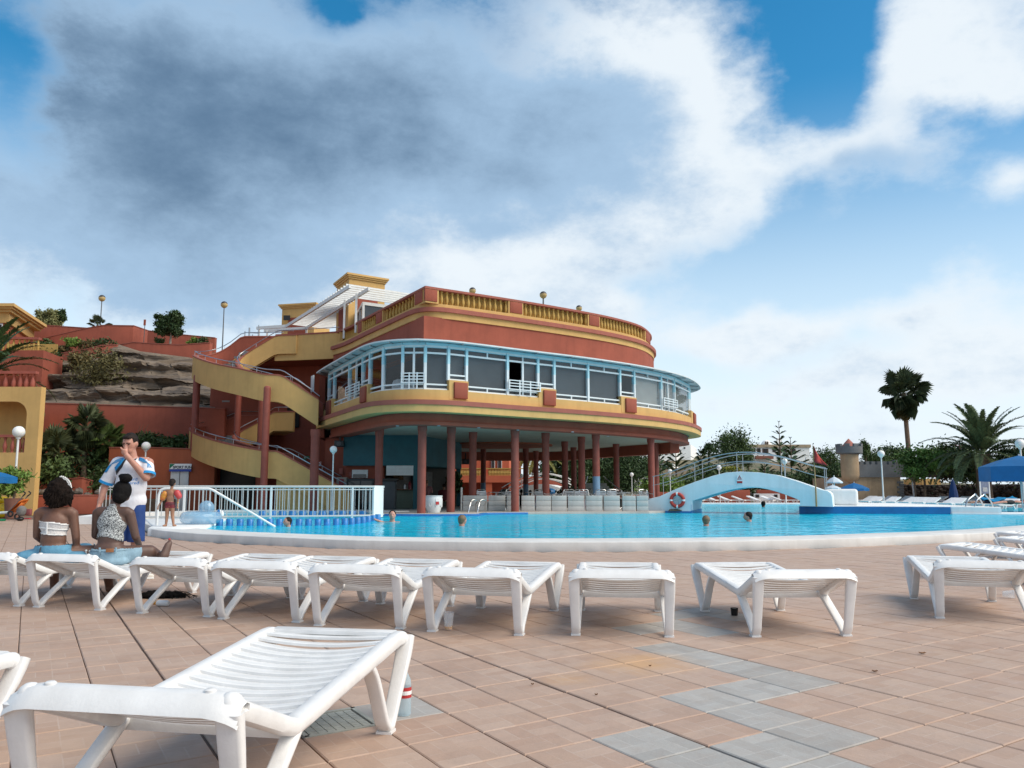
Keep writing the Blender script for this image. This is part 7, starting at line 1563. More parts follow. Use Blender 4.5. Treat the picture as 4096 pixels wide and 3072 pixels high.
# ---- child from behind
c=AZ(676,2106,.19); CX,CY=c[0],c[1]; ch=thing('person','small child in red swim trunks and armbands standing on the pool edge, back turned','person',(CX,CY,.19))
K=lambda x,y,z:(CX+x,CY+y,.19+z)
m=MB()
for s in (-1,1): chain(m,[K(s*.062,0,.50),K(s*.065,.01,.28),K(s*.07+(.04 if s>0 else 0),-.01,.05)],[.062,.044,.028]); chain(m,[K(s*.07+(.04 if s>0 else 0),-.01,.03),K(s*.085+(.04 if s>0 else -.02),.09 if s>0 else -.08,.022)],[.03,.022])
ell(m,K(0,0,.55),(.105,.08,.09)); ell(m,K(0,0,.68),(.095,.068,.12)); ell(m,K(0,0,.80),(.108,.068,.10)); capsule(m,K(-.10,0,.86),K(.10,0,.86),.036,.036); chain(m,[K(.01,0,.86),K(.02,.01,.95)],[.038,.036])
chain(m,[K(-.125,0,.85),K(-.175,0,.68),K(-.255,-.02,.52)],[.036,.029,.022]); ell(m,K(-.275,-.03,.47),(.018,.024,.034)); chain(m,[K(.13,0,.85),K(.195,0,.72),K(.19,-.02,.55)],[.036,.029,.022]); ell(m,K(.195,-.03,.50),(.018,.024,.034))
for sx_,x0,z0 in ((-1,-.28,.44),(1,.197,.465)):
    for j in range(4): chain(m,[K(x0-.012+.008*j,-.03+.012*j-.02,z0),K(x0-.012+.008*j,-.045+.012*j,z0-.035)],[.007,.006],n=8)
ell(m,K(.02,.02,1.045),(.068,.082,.09)); ell(m,K(-.02,.085,1.01),(.045,.04,.045)); 
for s in (-1,1): ell(m,K(.02+s*.07,.02,1.03),(.01,.018,.028))
organic(m,'body',SK_T,ch,.009,5)
m=MB(); ell(m,K(.022,.012,1.075),(.077,.088,.082)); ell(m,K(.02,-.03,1.03),(.062,.05,.06)); organic(m,'hair',H_BRN,ch,.009,4,.004,50)
m=MB(); ell(m,K(0,0,.545),(.118,.092,.075)); 
for s in (-1,1): capsule(m,K(s*.06,0,.53),K(s*.063,.005,.47),.068,.066)
o=organic(m,'swim_trunks',M('trunks_red_black',(.36,.03,.045),.7,.0,9,.2,20,col2=(.02,.015,.02)),ch,.009,4); cut(o,lambda c:c.z<.19+.44 or c.z>.19+.60)
for (a,b,mt_) in ((K(-.135,0,.80),K(-.185,0,.69),M('armband_orange',(.55,.10,.05),.4,.0,14,0,10,col2=(.65,.38,.03))),(K(.15,0,.82),K(.205,0,.73),M('armband_red',(.52,.06,.06),.4,.1,14))):
    m=MB(); d=Vector(b)-Vector(a); capsule(m,Vector(a)+d*.15,Vector(b)-d*.0,.080,.074,n=16); organic(m,'armband',mt_,ch,.012,3)
m=MB(); m.tube([K(.19+.024*math.cos(a),-.018+.024*math.sin(a),.57) for a in np.linspace(0,2*PI,13)[:-1]],.006,6,closed=True); m.build('bracelet',M('gold',(.6,.4,.1),.4,metal=.8),ch)
# ---- swimmers
def swimmer(u,v,sk,hair,label,face=0.0,Hs=1.0,arm=None,zoff=.0):
    q=AZ(u,v+8,WZ); t=thing('person',label,'person',(q[0],q[1],WZ)); T=Matrix.Translation((q[0],q[1],WZ+zoff-.035))@Matrix.Rotation(face,4,'Z')@Matrix.Scale(Hs,4)   # local -Y is the face
    m=MB(); ell(m,(0,0,.165),(.086,.104,.112)); ell(m,(0,-.045,.112),(.055,.055,.05)); chain(m,[(0,.03,-.02),(0,.02,.11)],[.068,.062]); capsule(m,(-.17,.02,-.07),(.17,.02,-.07),.07,.07); ell(m,(0,.02,-.12),(.18,.11,.12)); capsule(m,(0,-.098,.17),(0,-.112,.14),.011,.016,n=8)
    for s in (-1,1): ell(m,(s*.08,.01,.155),(.011,.02,.03))
    if arm: chain(m,[(.17,.02,-.06),(.30,-.06,-.02),(.48,-.02,.05)],[.045,.036,.027]) if arm>0 else chain(m,[(-.17,.02,-.06),(-.30,-.10,.0),(-.44,-.12,.06)],[.045,.036,.027])
    organic(m,'body',sk,t,.011,4,T=T)
    m=MB(); ell(m,(0,.020,.190),(.094,.102,.097)); ell(m,(0,.05,.14),(.075,.06,.075)); o=organic(m,'hair',hair,t,.010,4,.004,50,T=T); i=T.inverted(); cut(o,lambda c:(lambda p:(p.y<-.045 and p.z<.225) or (p.y<-.005 and p.z<.165) or p.z<.075)(i@c)); md=o.modifiers.new('s','SOLIDIFY'); md.thickness=.006
    for s in (-1,1): m=MB(); ell(m,T@Vector((s*.032,-.092,.178)),(.012,.007,.006)); m.build('eye',EYE,t,smooth=True)
    return t
swimmer(1149,2099,SK_P,H_BRN,'boy with brown hair swimming near the handrail end, face to the left',face=-.9,Hs=1.0)
swimmer(1569,2080,SK_P,H_BLK,'dark haired woman in the pool facing the camera, arm on the blue posts',face=.1,Hs=1.15,arm=-1,zoff=.05)
swimmer(1850,2096,SK_R,H_LT,'sunburnt short haired man in the pool below the white urn, seen from behind',face=2.5,Hs=1.15)
swimmer(2825,2096,SK_R,H_LT,'sandy haired swimmer seen from behind in front of the bridge',face=2.9,Hs=1.1)
swimmer(2992,2078,SK_R,H_BRN,'dark haired swimmer with reddish face in front of the bridge arch',face=-1.9,Hs=1.15)
swimmer(3054,2021,SK_D,H_BLK,'distant swimmer with hair bun seen through the bridge arch',face=2.6,Hs=1.25)
# ---- people sitting at the tables under the building
def sitter(u,v,Y,sk,shirt,hair,label,lean=0,face=PI,stand=False):
    q=AY(u,v,Y); zt=q[2]+.1; t=thing('person',label,'person',(q[0],Y,.215)); z0=zt-.80 if not stand else zt-.8; T=Matrix.Translation((q[0],Y,z0))@Matrix.Rotation(face,4,'Z')
    m=MB(); ell(m,(0,-lean,.70),(.078,.095,.11)); chain(m,[(0,-lean*.6,.50),(0,-lean*.9,.62)],[.055,.05])
    for s in (-1,1): chain(m,[(s*.20,-lean*.5,.46),(s*.25,-.06-lean*.5,.24),(s*.14,-.28-lean*.5,.22)],[.05,.042,.03]); ell(m,(s*.12,-.33-lean*.5,.22),(.03,.05,.025)); chain(m,[(s*.09,0,.03),(s*.12,-.40,.04),(s*.12,-.42,-.36)],[.09,.07,.045]) if not stand else chain(m,[(s*.09,0,.0),(s*.09,0,-.40),(s*.1,0,-.78)],[.09,.06,.045])
    ell(m,(0,-lean*.3,.25),(.15,.10,.2)); organic(m,'body',sk,t,.016,4,T=T)
    m=MB(); ell(m,(0,0,.10),(.19,.14,.13)); ell(m,(0,-lean*.3,.28),(.185,.135,.22)); capsule(m,(-.16,-lean*.5,.46),(.16,-lean*.5,.46),.075,.075)
    for s in (-1,1): capsule(m,(s*.20,-lean*.5,.45),(s*.235,-.03-lean*.5,.32),.068,.062)
    organic(m,'shirt',shirt,t,.016,4,T=T)
    m=MB(); ell(m,(0,.018-lean,.725),(.088,.10,.098)); organic(m,'hair',hair,t,.014,3,T=T); return t
CL_B=M('cloth_black',(.012,.012,.014),.8); CL_R=M('cloth_red',(.50,.03,.04),.8); CL_N=M('cloth_navy',(.015,.025,.06),.8); CL_M=M('cloth_maroon',(.14,.02,.025),.8)
sitter(2085,1966,44,SK_D,CL_B,H_BLK,'dark dressed person sitting left of the blue column under the building')
sitter(2121,1969,44.5,SK_T,CL_M,H_BLK,'person in dark red sitting right of the blue column under the building')
sitter(2147,1966,43,SK_T,CL_R,H_BRN,'person in a bright red shirt sitting at a table under the building')
sitter(2181,1967,45,SK_T,CL_N,H_BRN,'person half hidden behind a column beside the red shirted one')
sitter(2205,1966,42,SK_T,CL_B,H_BLK,'person in a black shirt leaning over a table under the building',lean=.16,face=-.9)
sitter(1707,1930,39.5,SK_R,M('cloth_pink',(.30,.13,.13),.8),H_LT,'pinkish person standing at the bar behind the white urn',stand=True)
sitter(1776,1945,40.5,SK_T,CL_M,H_BRN,'person in dark red sitting inside the bar behind the columns')
# ---- sunbathers at the right
def lying(u,v,Y,z,sk,label,rz,towel=None,shorts=None):
    q=AY(u,v,Y); t=thing('person',label,'person',(q[0],Y,z)); T=Matrix.Translation((q[0],Y,z))@Matrix.Rotation(rz,4,'Z')   # head towards +x
    m=MB(); ell(m,(.72,0,.12),(.11,.08,.09)); capsule(m,(.58,0,.09),(.66,0,.10),.055,.055); ell(m,(.36,0,.10),(.24,.17,.095)); ell(m,(.05,0,.10),(.18,.16,.10)); capsule(m,(.50,-.17,.09),(.50,.17,.09),.05,.05)
    for s in (-1,1): chain(m,[(-.02,s*.085,.09),(-.45,s*.10,.10),(-.85,s*.10,.06)],[.085,.058,.038]); chain(m,[(-.86,s*.10,.05),(-.98,s*.12,.04)],[.035,.025]); chain(m,[(.50,s*.19,.09),(.66,s*.30,.05),(.86,s*.16,.06)],[.045,.036,.026]); ell(m,(.90,s*.13,.06),(.05,.03,.02))
    organic(m,'body',sk,t,.014,4,T=T); m=MB(); ell(m,(.745,0,.14),(.10,.085,.085)); organic(m,'hair',H_BRN,t,.014,3,T=T)
    if shorts: m=MB(); ell(m,(.03,0,.105),(.19,.175,.11)); [capsule(m,(-.03,s*.085,.10),(-.22,s*.095,.10),.10,.09) for s in (-1,1)]; organic(m,'swim_shorts',shorts,t,.014,3,T=T)
    return t
lying(4040,1998,39.5,.36,SK_R,'person lying face down in black trunks on a lounger at the right edge',.15,shorts=CL_B)
lying(3950,1997,42,.36,SK_T,'person lying under a bright blue towel on a far lounger',.1,shorts=CL_N)
q=AY(3985,1994,41.9); m=MB(); P=[[Vector((q[0]-.85+1.7*i/14,41.55+.8*j/6,.50+.10*math.sin(PI*j/6)+.05*math.sin(i*.9)+.03*math.sin(j*2.1+i)+(.10*max(0,(i-9)/5)))) for j in range(7)] for i in range(15)]; m.grid(P); o=m.build('towel',M('towel_blue',(.0,.20,.42),.95,.15,6,.5,60),smooth=True); md=o.modifiers.new('s','SOLIDIFY'); md.thickness=.02; tag(o,'bright blue towel draped over the person on a far lounger','towel')
# ================================================================ bar things, tables and chairs, small objects
ALU=M('aluminium',(.60,.61,.62),.3,.08,8,metal=.9)
def make_chair(label):
    t=thing('metal_chair',label,'chair',group='aluminium chairs on the bar terrace')
    for s in (-1,1):
        m=MB(); m.tube(spline([(s*.26,-.24,.0),(s*.26,-.23,.35),(s*.265,-.20,.62),(s*.265,-.1,.66),(s*.265,.15,.66),(s*.25,.24,.70)],.06),.016,6); m.build('arm_leg',ALU,t,smooth=True)
        m=MB(); m.tube(spline([(s*.22,.30,.0),(s*.215,.20,.44),(s*.21,.25,.62),(s*.20,.30,.80)],.06),.016,6); m.build('rear_leg',ALU,t,smooth=True)
    m=MB(); m.tube(spline([(-.20,.30,.80),(-.15,.315,.84),(0,.32,.85),(.15,.315,.84),(.20,.30,.80)],.05),.016,6); m.build('back_rail',ALU,t,smooth=True)
    for k in range(4): m=MB(); m.box((0,.255+.013*k,.57+.065*k),(.40,.012,.045)); m.build('back_slat',ALU,t)
    for k in range(5): m=MB(); m.box((0,-.20+.09*k,.45),(.44,.07,.014)); m.build('seat_slat',ALU,t)
    return t
def make_table(label):
    t=thing('metal_table',label,'table',group='round metal tables on the bar terrace'); m=MB(); m.lathe([(.36,.715),(.37,.72),(.37,.735),(.36,.74)],(0,0,0),24); m.build('table_top',ALU,t); m=MB(); m.lathe([(.03,.03),(.03,.715)],(0,0,0),10); m.build('stem',ALU,t)
    for k in range(4): a=PI/4+k*PI/2; m=MB(); m.tube([(0,0,.10),(.18*math.cos(a),.18*math.sin(a),.06),(.30*math.cos(a),.30*math.sin(a),.015)],.018,6); m.build('leg',ALU,t)
    return t
ch0=None; words='one two three four five six seven eight nine ten eleven twelve thirteen fourteen fifteen sixteen seventeen eighteen nineteen twenty'.split()
cl=[(1935,34.9,.4,'beside the left ladder'),(2012,35.2,-2.2,'left of the front red column'),(2038,36.5,2.2,'left of the front red column, farther back'),(2172,35.2,2.4,'with angled back behind the second wall slab'),(2232,34.6,-1.9,'turned sideways behind the fourth wall slab'),(2325,34.8,2.8,'right of the empty table by the stair ramp'),(2340,35.2,.1,'directly left of the blue bottomed column'),(2402,34.7,3.1,'directly right of the blue bottomed column'),(2440,35.3,3.3,'right of the blue bottomed column, next one'),(2465,37.5,.2,'behind the pair right of the blue column'),(2500,36.4,2.0,'at the table with the pale blue seat'),(2553,35.6,-1.3,'left of the last wall slab'),(2585,37.2,.3,'closest to the bridge end'),(2290,36.8,.3,'at the table before the stair ramp')]
for k,(u,Y,rz,wh) in enumerate(cl):
    q=AY(u,1990,Y); lab='aluminium slat chair '+wh
    if ch0 is None: ch0=make_chair(lab); ch0.location=(q[0],q[1],.215); ch0.rotation_euler=(0,0,rz)
    else: dup(ch0,(q[0],q[1],.215),rz,lab)
tb0=None
for (u,Y,wh) in ((1985,36.2,'left of the front red column'),(2135,36.3,'right of the front red column'),(2285,35.6,'in front of the stair ramp'),(2490,35.5,'between the two rightmost columns'),(2560,36.9,'near the bridge end')):
    q=AY(u,1990,Y); lab='round aluminium table '+wh
    if tb0 is None: tb0=make_table(lab); tb0.location=(q[0],q[1],.215)
    else: dup(tb0,(q[0],q[1],.215),0,lab)
# bar counter and contents
t=thing('bar_counter','pale green bar counter with wooden top under the roller shutter','counter',(-4.95,38,.2))
m=MB(); m.box((-5.15,37.9,.62),(1.75,.5,.82)); m.build('counter_body',M('counter_green',(.17,.21,.165),.7,.1,2),t,bevel=.01); m=MB(); m.box((-5.15,37.8,1.06),(1.95,.7,.06)); m.build('counter_top',M('counter_wood',(.16,.07,.035),.5,.2,6),t,bevel=.01)
t=thing('drinks_fridge','dark glass fronted drinks fridge against the red wall left of the bar','fridge',(-6.5,36.8,.2)); a=AY(1389,1914,36.6);b=AY(1498,1912,36.6)
m=MB(); m.box(((a[0]+b[0])/2,36.85,.2+(a[2]-.2)/2),(b[0]-a[0],.6,a[2]-.2)); m.build('cabinet',BLK,t,bevel=.015)
for k in range(2): x=a[0]+(b[0]-a[0])*(.27+.46*k); m=MB(); m.box((x,36.53,.2+(a[2]-.2)*.55),((b[0]-a[0])*.42,.03,(a[2]-.2)*.75)); m.build('glass_door',M('fridge_glass',(.03,.035,.035),.08),t)
t=thing('hose_cabinet','pale cabinet with a pink red payphone panel beside the fridge','cabinet',(-7.4,36.6,.2)); a=AY(1347,1909,36.7);b=AY(1387,1945,36.7)
m=MB(); m.box(((a[0]+b[0])/2,36.85,.2+(a[2]-.2)/2),(b[0]-a[0],.4,a[2]-.2)); m.build('cabinet',M('cabinet_cream',(.34,.30,.25),.7),t,bevel=.01); m=MB(); m.box(((a[0]+b[0])/2,36.63,a[2]-.22),(.20,.05,.30)); m.build('red_panel',M('panel_pink',(.28,.05,.06),.6),t)
a=AY(1409,1879,37.33);b=AY(1471,1912,37.33); m=MB(); m.box(((a[0]+b[0])/2,37.33,(a[2]+b[2])/2),(b[0]-a[0],.08,a[2]-b[2])); w_=m.build('hatch_window',WHT,B); m=MB(); m.box(((a[0]+b[0])/2,37.28,b[2]+.09),(b[0]-a[0]-.12,.03,.16)); m.build('pane',M('penthouse_glass',(.06,.065,.07)),w_)
def sign(u,v,w_,h_,Y,label,mat,rz=0,extra=None):
    q=AY(u,v,Y); t=thing('wall_sign',label,'sign',(q[0],Y,q[2])); m=MB(); m.box(q,(w_,.02,h_),rz=rz); m.build('board',mat,t)
    if extra: extra(q,t)
def hose(q,t):
    m=MB(); torus_arc(m,.045,.016,0,2*PI,13,6,(q[0],q[1]-.02,q[2]+.05)); m.build('symbol',REDS,t)
sign(1278,1855,.14,.20,37.9,'small white and red fire hose sign right of the stair column',M('sign_white',(.8,.8,.8)),extra=hose)
sign(1363,1885,.16,.25,37.35,'faded red notice above the cabinet',M('notice_red',(.30,.09,.07),.7)); sign(1401,1896,.11,.18,37.35,'tiny red notice left of the hatch window',M('notice_red',(.30,.09,.07)))
def exitx(q,t): m=MB(); m.box((q[0]+.03,q[1]-.015,q[2]),(.10,.01,.03)); m.box((q[0]-.07,q[1]-.015,q[2]),(.035,.01,.08)); m.build('symbol',WSG,t,kind='stuff')
sign(1226,1830,.26,.13,38.6,'green exit sign in the shade behind the stair column',GRN,extra=exitx); sign(1220,1841,.10,.09,38.5,'green arrow sign under the exit sign',GRN)
sign(903,1605,.40,.09,43.8,'grey plate sign on the dark wall between the two stair flights',M('sign_plate',(.25,.26,.27),.6))
# speakers, menu boards, bin
def speaker(u,v,Y,label,s=(.42,.3,.28),rz=0):
    q=AY(u,v,Y); t=thing('loudspeaker',label,'speaker',(q[0],Y,q[2])); m=MB(); m.box(q,s,rz=rz); m.build('cabinet',BLK,t,bevel=.02); m=MB(); m.lathe([(.10,-.01),(.10,.01)],(0,0,0),16); m.v=[(q[0]+x,q[1]-s[1]/2-.01+z,q[2]+y) for x,y,z in m.v]; m.build('cone',M('speaker_grey',(.06,.06,.065),.5),t); m=MB(); m.box((q[0],q[1]+.12,q[2]+.28),(.06,.06,.4)); m.build('mount',BLK,t)
speaker(1358,1775,36.6,'black loudspeaker hanging left of the teal wall'); speaker(1862,1847,45,'black loudspeaker hanging under the soffit before the orange villa',rz=.3)
t=thing('waste_bin','tall grey waste bin in front of the bar counter','bin',(-5.55,36.2,.2)); q=AY(1555,1980,36.2)
m=MB(); m.box((q[0],36.2,.82),(.62,.5,1.2)); m.build('body',M('bin_grey',(.06,.065,.07),.6,.1,4),t,bevel=.03); m=MB(); m.box((q[0]+.05,36.2,1.48),(.7,.56,.12)); m.build('lid',M('bin_lid',(.03,.025,.022),.6),t,bevel=.03)
for k,(x,y,h,mt_) in enumerate(((-4.62,37.7,.34,M('bottle_red',(.25,.015,.02),.3)),(-4.85,37.75,.22,ALU))): 
    o=MB(); o.lathe([(.07,0),(.07,h*.7),(.03,h*.85),(.03,h)],(x,y,1.092),12); o=o.build('bar_bottle',mt_,smooth=True); tag(o,('red dispenser' if k==0 else 'small metal shaker')+' standing on the bar counter top','dispenser' if k==0 else 'shaker')
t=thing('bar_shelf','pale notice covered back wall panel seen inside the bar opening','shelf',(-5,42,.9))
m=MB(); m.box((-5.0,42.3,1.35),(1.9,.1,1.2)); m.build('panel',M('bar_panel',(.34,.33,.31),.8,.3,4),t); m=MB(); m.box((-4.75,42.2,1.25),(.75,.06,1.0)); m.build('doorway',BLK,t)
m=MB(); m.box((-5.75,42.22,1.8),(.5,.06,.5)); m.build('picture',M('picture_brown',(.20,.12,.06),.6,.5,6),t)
c=AY(1822,1935,42.5); tree('potted_plant','tall dark potted plant at the corner of the bar behind the columns','plant',c,(.35,.3,.55),700,16,.14,G_DARK,(c[0],c[1],.215),trunk_r=.04,seed=301)
c=AY(2270,1985,43); tree('potted_plant','dark planted tub at the left side of the stair ramp','plant',c,(.55,.4,.5),800,18,.14,G_DARK,(c[0],c[1],.215),trunk_r=.04,seed=302)
c=AY(2020,1975,41.5); t=thing('pram','dark pushchair folded beside the left tables','pushchair',(c[0],c[1],.215)); m=MB(); ell(m,(c[0],c[1],.80),(.35,.25,.30)); ell(m,(c[0]+.2,c[1],.62),(.22,.2,.22)); organic(m,'hood',CL_B,t,.02,4)
for s in (-.3,.0,.3):
    m=MB(); torus_arc(m,.11,.025,0,2*PI,15,6,(c[0]+s,c[1]-.1,.35)); m.build('wheel',M('wheel_grey',(.2,.2,.2),.5),t)
m=MB(); m.tube([(c[0]-.35,c[1],.4),(c[0],c[1],.65),(c[0]+.42,c[1],1.1)],.018,6); m.build('frame',ALU,t)
# toys and pushchair near the left villa
def toyset():
    q=AZ(20,2070,0); yl=M('raft_yellow',(.72,.48,.01),.4,.08,4); t=thing('inflatable_boat','yellow inflatable boat leaning by the potted plant at the left edge','pool float',(q[0]-.1,q[1]-.5,0))
    c=AY(5,2030,q[1]-.6); m=MB(); pts=[(c[0]+.42*math.cos(a)-.05,c[1]+.12*math.sin(a),c[2]+.28*math.sin(a)) for a in np.linspace(0,2*PI,25)[:-1]]; m.tube(pts,.13,10,closed=True); m.build('hull',yl,t,smooth=True); m=MB(); ell(m,(c[0]-.05,c[1]+.05,c[2]-.05),(.3,.06,.2)); m.build('floor',yl,t,smooth=True)
    p=AZ(80,2082,0); OR_=M('pram_orange',(.60,.15,.02),.8,.1,6); t=thing('pushchair','orange folding pushchair tipped over beside the yellow boat','pushchair',(p[0],p[1],0)); Y=p[1]
    g=lambda u,v,dy=0: Vector(AY(u,v,Y))+Vector((0,dy,0))
    for dy in (0,.28):
        m=MB(); m.tube([g(28,2052,dy),g(60,2020,dy),g(92,1985,dy)],.016,6); m.build('frame',LPG,t); m=MB(); m.tube(spline([g(91,1985,dy),g(100+dy*10,1976,dy),g(101+dy*10,1971,dy),g(93+dy*10,1966,dy)],.04),.024,8); m.build('handle',BLK,t,smooth=True)
    m=MB(); m.grid([[g(34,2046,d),g(66,2010,d),g(97,1996,d)] for d in (0,.28)]+[[g(44,2050,d),g(72,2030,d),g(88,2012,d)] for d in (.28,0)]); o=m.build('seat',OR_,t,smooth=True,fix=False); md=o.modifiers.new('s','SOLIDIFY'); md.thickness=.03
    for u,v in ((45,2056),(72,2066)):
        m=MB(); torus_arc(m,.085,.03,0,2*PI,15,6,tuple(g(u,v,-.05))); m.build('wheel',BLK,t,smooth=True)
    q2=AZ(78,2084,0); t=thing('grey_bag','grey and maroon bag lying beside the pushchair','bag',(q2[0],q2[1],0)); m=MB(); ell(m,(q2[0]+.05,q2[1],.34),(.17,.15,.18)); organic(m,'body',M('bag_grey',(.16,.155,.15),.8,.2,6,.3,30),t,.015,3,.01,12); m=MB(); m.box((q2[0]+.26,q2[1]+.05,.30),(.2,.12,.22)); m.build('pocket',M('bag_maroon',(.22,.06,.06),.8),t,bevel=.03)
    m=MB(); ell(m,(q2[0]+.02,q2[1],.07),(.12,.12,.07)); m.build('base',BLK,t,smooth=True)
    for (u,v,cl_,nm,lb,s) in ((8,2084,(.0,.30,.14),'toy_tray','green plastic toy tray on the paving',(.22,.16,.06)),(100,2078,(.50,.03,.05),'swim_fin','red swim fin lying beside the grey bag',(.20,.10,.04)),(55,2080,(.02,.02,.022),'swim_fin','black swim fin lying in front of the pushchair',(.26,.12,.04)),(15,2072,(.03,.04,.06),'goggles_bag','dark bag of goggles and toys under the yellow boat',(.28,.2,.16)),(12,2052,(.55,.62,.62),'rolled_mat','pale rolled mat lying on the toys at the left edge',(.34,.10,.07))):
        q3=AZ(u,v,0) if nm!='rolled_mat' else AY(u,v,30.2); o=MB(); 
        if nm=='swim_fin': 
            for k_ in range(6): f=k_/5; o.bar((q3[0]-.12+.05*k_,q3[1],.03),(q3[0]-.07+.05*k_,q3[1],.035),.04+.10*f,.03)
        elif nm=='rolled_mat': o.tube([(q3[0]-.2,q3[1],q3[2]),(q3[0]+.2,q3[1],q3[2]+.02)],.05,10)
        elif nm=='toy_tray': o.lathe([(.10,0),(.13,.06),(.12,.06),(.09,.012)],(q3[0],q3[1],.0),12)
        else: ell(o,(q3[0],q3[1],.09),(.17,.12,.09)); ell(o,(q3[0]+.12,q3[1],.07),(.09,.09,.07))
        o=o.build(nm,M('toy_%s'%lb[:9].replace(' ','_'),cl_,.5,.15,10),smooth=True); tag(o,lb,{'toy_tray':'toy','swim_fin':'swim fin','goggles_bag':'bag','rolled_mat':'mat'}[nm])
toyset()
# ---- small things on the paving
def cup(q,r0,r1,h,label,mat,liquid=None,lie=None,straw=True):
    t=thing('drink_cup',label,'cup',(q[0],q[1],0)); m=MB(); m.lathe([(r0*.98,0.002),(r0,.004),(r1,h),(r1*1.05,h+.002),(r1*.97,h),(r0*.96,.008)],(0,0,0),24); me=m.mesh('wall',mat,True,True,40)
    T=Matrix.Translation((q[0],q[1],0)) if lie is None else Matrix.Translation((q[0],q[1],r1))@Matrix.Rotation(lie,4,'Z')@Matrix.Rotation(PI/2,4,'X')
    me.transform(T); link('wall',me,t)
    if liquid: m=MB(); m.lathe([(r0*.95,.006),(r0*.95+(r1-r0)*.2,h*.20)],(q[0],q[1],0),20); m.build('drink',liquid,t)
    if straw: m=MB(); m.tube([(q[0]-.012,q[1],.01),(q[0]+.03*(-1),q[1]+.01,h*1.25)],.003,6); m.build('straw',M('straw',(.7,.7,.7),.4,alpha=.7),t)
    return t
CLR=M('cup_clear',(.80,.82,.84),.15,.02,4,alpha=.28)
cup(AZ(1794,2520,0),.030,.042,.135,'clear plastic cup with a little orange drink and a straw',CLR,M('orange_drink',(.80,.36,.01),.25))
t=cup(AZ(2938,2462,0),.028,.033,.062,'small dark cup with white inside under the lounger',M('cup_black',(.01,.01,.011),.4),None,straw=False)
q=AZ(2938,2462,0); m=MB(); m.lathe([(.028,.056),(.0285,.058)],(q[0],q[1],0),16); m.build('cup_inside',M('cup_inner',(.7,.72,.66),.5),t)
cup(AZ(4010,2392,0),.028,.042,.11,'clear plastic cup lying on its side under the right lounger',CLR,None,lie=1.2,straw=False)
q=AZ(1600,2860,0); t=thing('water_bottle','clear water bottle with red label behind the closest lounger leg','bottle',(q[0],q[1],0)); m=MB(); m.lathe([(.030,0),(.034,.01),(.034,.14),(.030,.17),(.013,.205),(.013,.225)],(q[0]+.02,q[1],0),18); m.build('body',M('bottle_clear',(.55,.72,.80),.1,.03,5,alpha=.45),t,smooth=True); m=MB(); m.lathe([(.0346,.085),(.0346,.135)],(q[0]+.02,q[1],0),18,cap=False); m.build('label',REDS,t); m=MB(); m.lathe([(.0352,.10),(.0352,.118)],(q[0]+.02,q[1],0),18,cap=False); m.build('label',WSG,t); m=MB(); m.lathe([(.015,.22),(.015,.24)],(q[0]+.02,q[1],0),12); m.build('cap',WSG,t)
q=AZ(648,2424,0); t=thing('lotion_bottle','white lotion bottle with orange cap lying under a lounger','bottle',(q[0],q[1],0)); m=MB(); d=Vector((.98,-.2,0)); a=Vector((q[0]-.05,q[1],.028)); m.tube([a,a+d*.02,a+d*.11,a+d*.125],[.018,.028,.028,.020],14); m.build('body',WSG,t,smooth=True); m=MB(); m.tube([a-d*.035,a],[.016,.018],12); m.build('cap',M('cap_orange',(.65,.28,.02),.4),t)
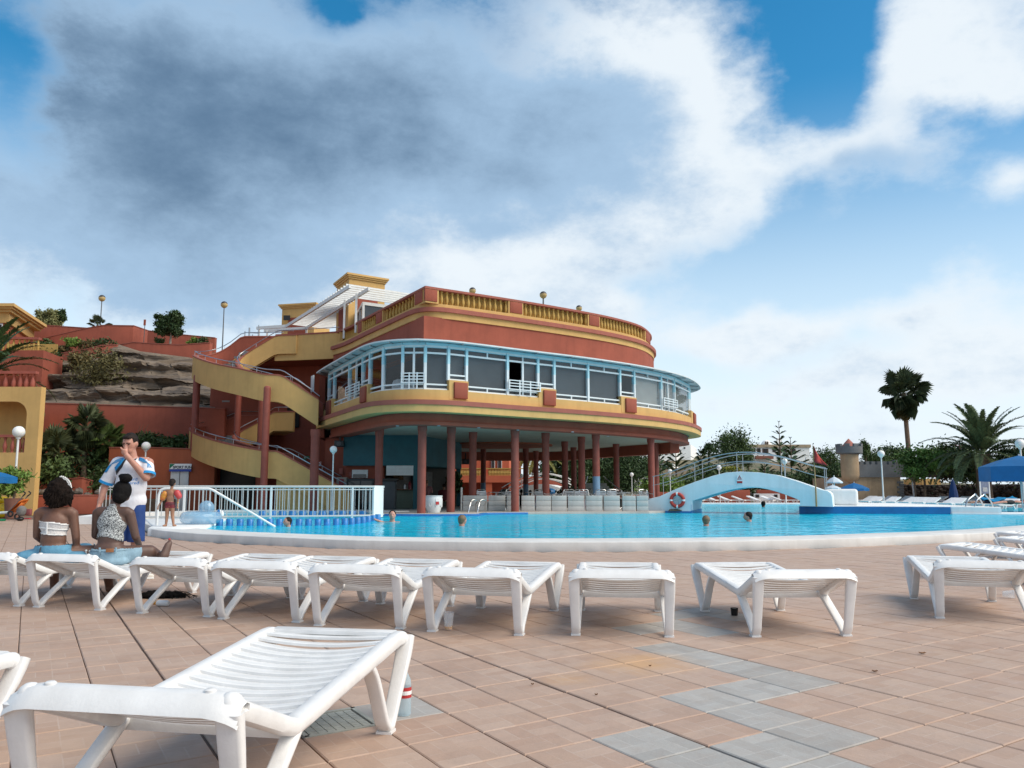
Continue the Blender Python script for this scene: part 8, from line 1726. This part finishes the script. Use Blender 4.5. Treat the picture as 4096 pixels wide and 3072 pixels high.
# black fringe bag / hair on the floor
q=AZ(640,2392,0); t=thing('hair_extensions','tangle of black hair extensions lying on the tiles under a lounger','hair',(q[0],q[1],0)); r6=np.random.default_rng(8)
m=MB(); ell(m,(q[0]-.02,q[1],.03),(.17,.09,.045)); ell(m,(q[0]-.12,q[1]+.02,.025),(.12,.08,.035)); organic(m,'mass',H_BLK,t,.009,3,.012,30)
m=MB()
for k in range(110):
    a=r6.uniform(-.6,.6) if k%3 else r6.uniform(0,2*PI); p=Vector((q[0]+.10+r6.normal()*.05,q[1]+r6.normal()*.03,.02+r6.random()*.03)); d=Vector((math.cos(a),math.sin(a)*.6,0))*r6.uniform(.06,.19); m.tube(spline([p,p+d*.5+Vector((0,0,.03*r6.random())),p+d+Vector((0,0,-p.z+.006))],.03),.0028,4)
m.build('strands',H_BLK,t,kind='stuff')
# shoes behind the loungers
def trainer(u,v,label,mat,rz,pile=0):
    q=AZ(u,v,0); t=thing('shoe',label,'shoe',(q[0],q[1],0)); R=Matrix.Rotation(rz,3,'Z'); f=lambda x,y,z: Vector((q[0],q[1],0))+R@Vector((x,y,z))
    m=MB(); chain(m,[f(-.09,0,.05),f(.02,0,.045),f(.12,0,.032)],[.045,.042,.034]); ell(m,f(-.07,0,.085),(.05,.038,.035)); organic(m,'upper',mat,t,.010,3); m=MB(); m.bar(f(-.13,0,.012),f(.15,0,.012),.085,.024); m.build('sole',SOLE,t,bevel=.008)
trainer(562,2318,'white rolled canvas shoe on the tiles behind the lounger',M('canvas_white',(.66,.62,.56),.8,.15,12),.4)
trainer(552,2296,'black and white sandal shoe behind the white canvas shoe',M('shoe_black_white',(.02,.02,.024),.6,.0,9,0,10,col2=(.35,.34,.38)),.2)
trainer(404,2316,'black shoe lying under the lounger behind its far leg',SHOE,-.3)
# leaves and specks
LF=M('dry_leaf',(.20,.10,.045),.8,.3,20)
for k,(u,v,s) in enumerate(((3690,2617,.022),(3500,2690,.016),(2130,2742,.008),(2600,2668,.008),(2385,2784,.008),(3905,2290,.018))):
    q=AZ(u,v,0); m=MB(); m.grid([[Vector((q[0]+s*a,q[1]+s*.5*b,.004+.006*abs(b)+.004*a*a)) for b in (-1,0,1)] for a in (-1,-.3,.5,1)]); o=m.build('fallen_leaf',LF); md=o.modifiers.new('s','SOLIDIFY'); md.thickness=.0015
    tag(o,('brown dry leaf on the tiles right of the grey tile path','brown leaf scrap on the pink tiles at the right','tiny dark leaf scrap near the middle of the tiles','tiny scrap near the faded yellow patch','tiny dark scrap on the front tiles','yellowish leaf under the right lounger')[k],'leaf')
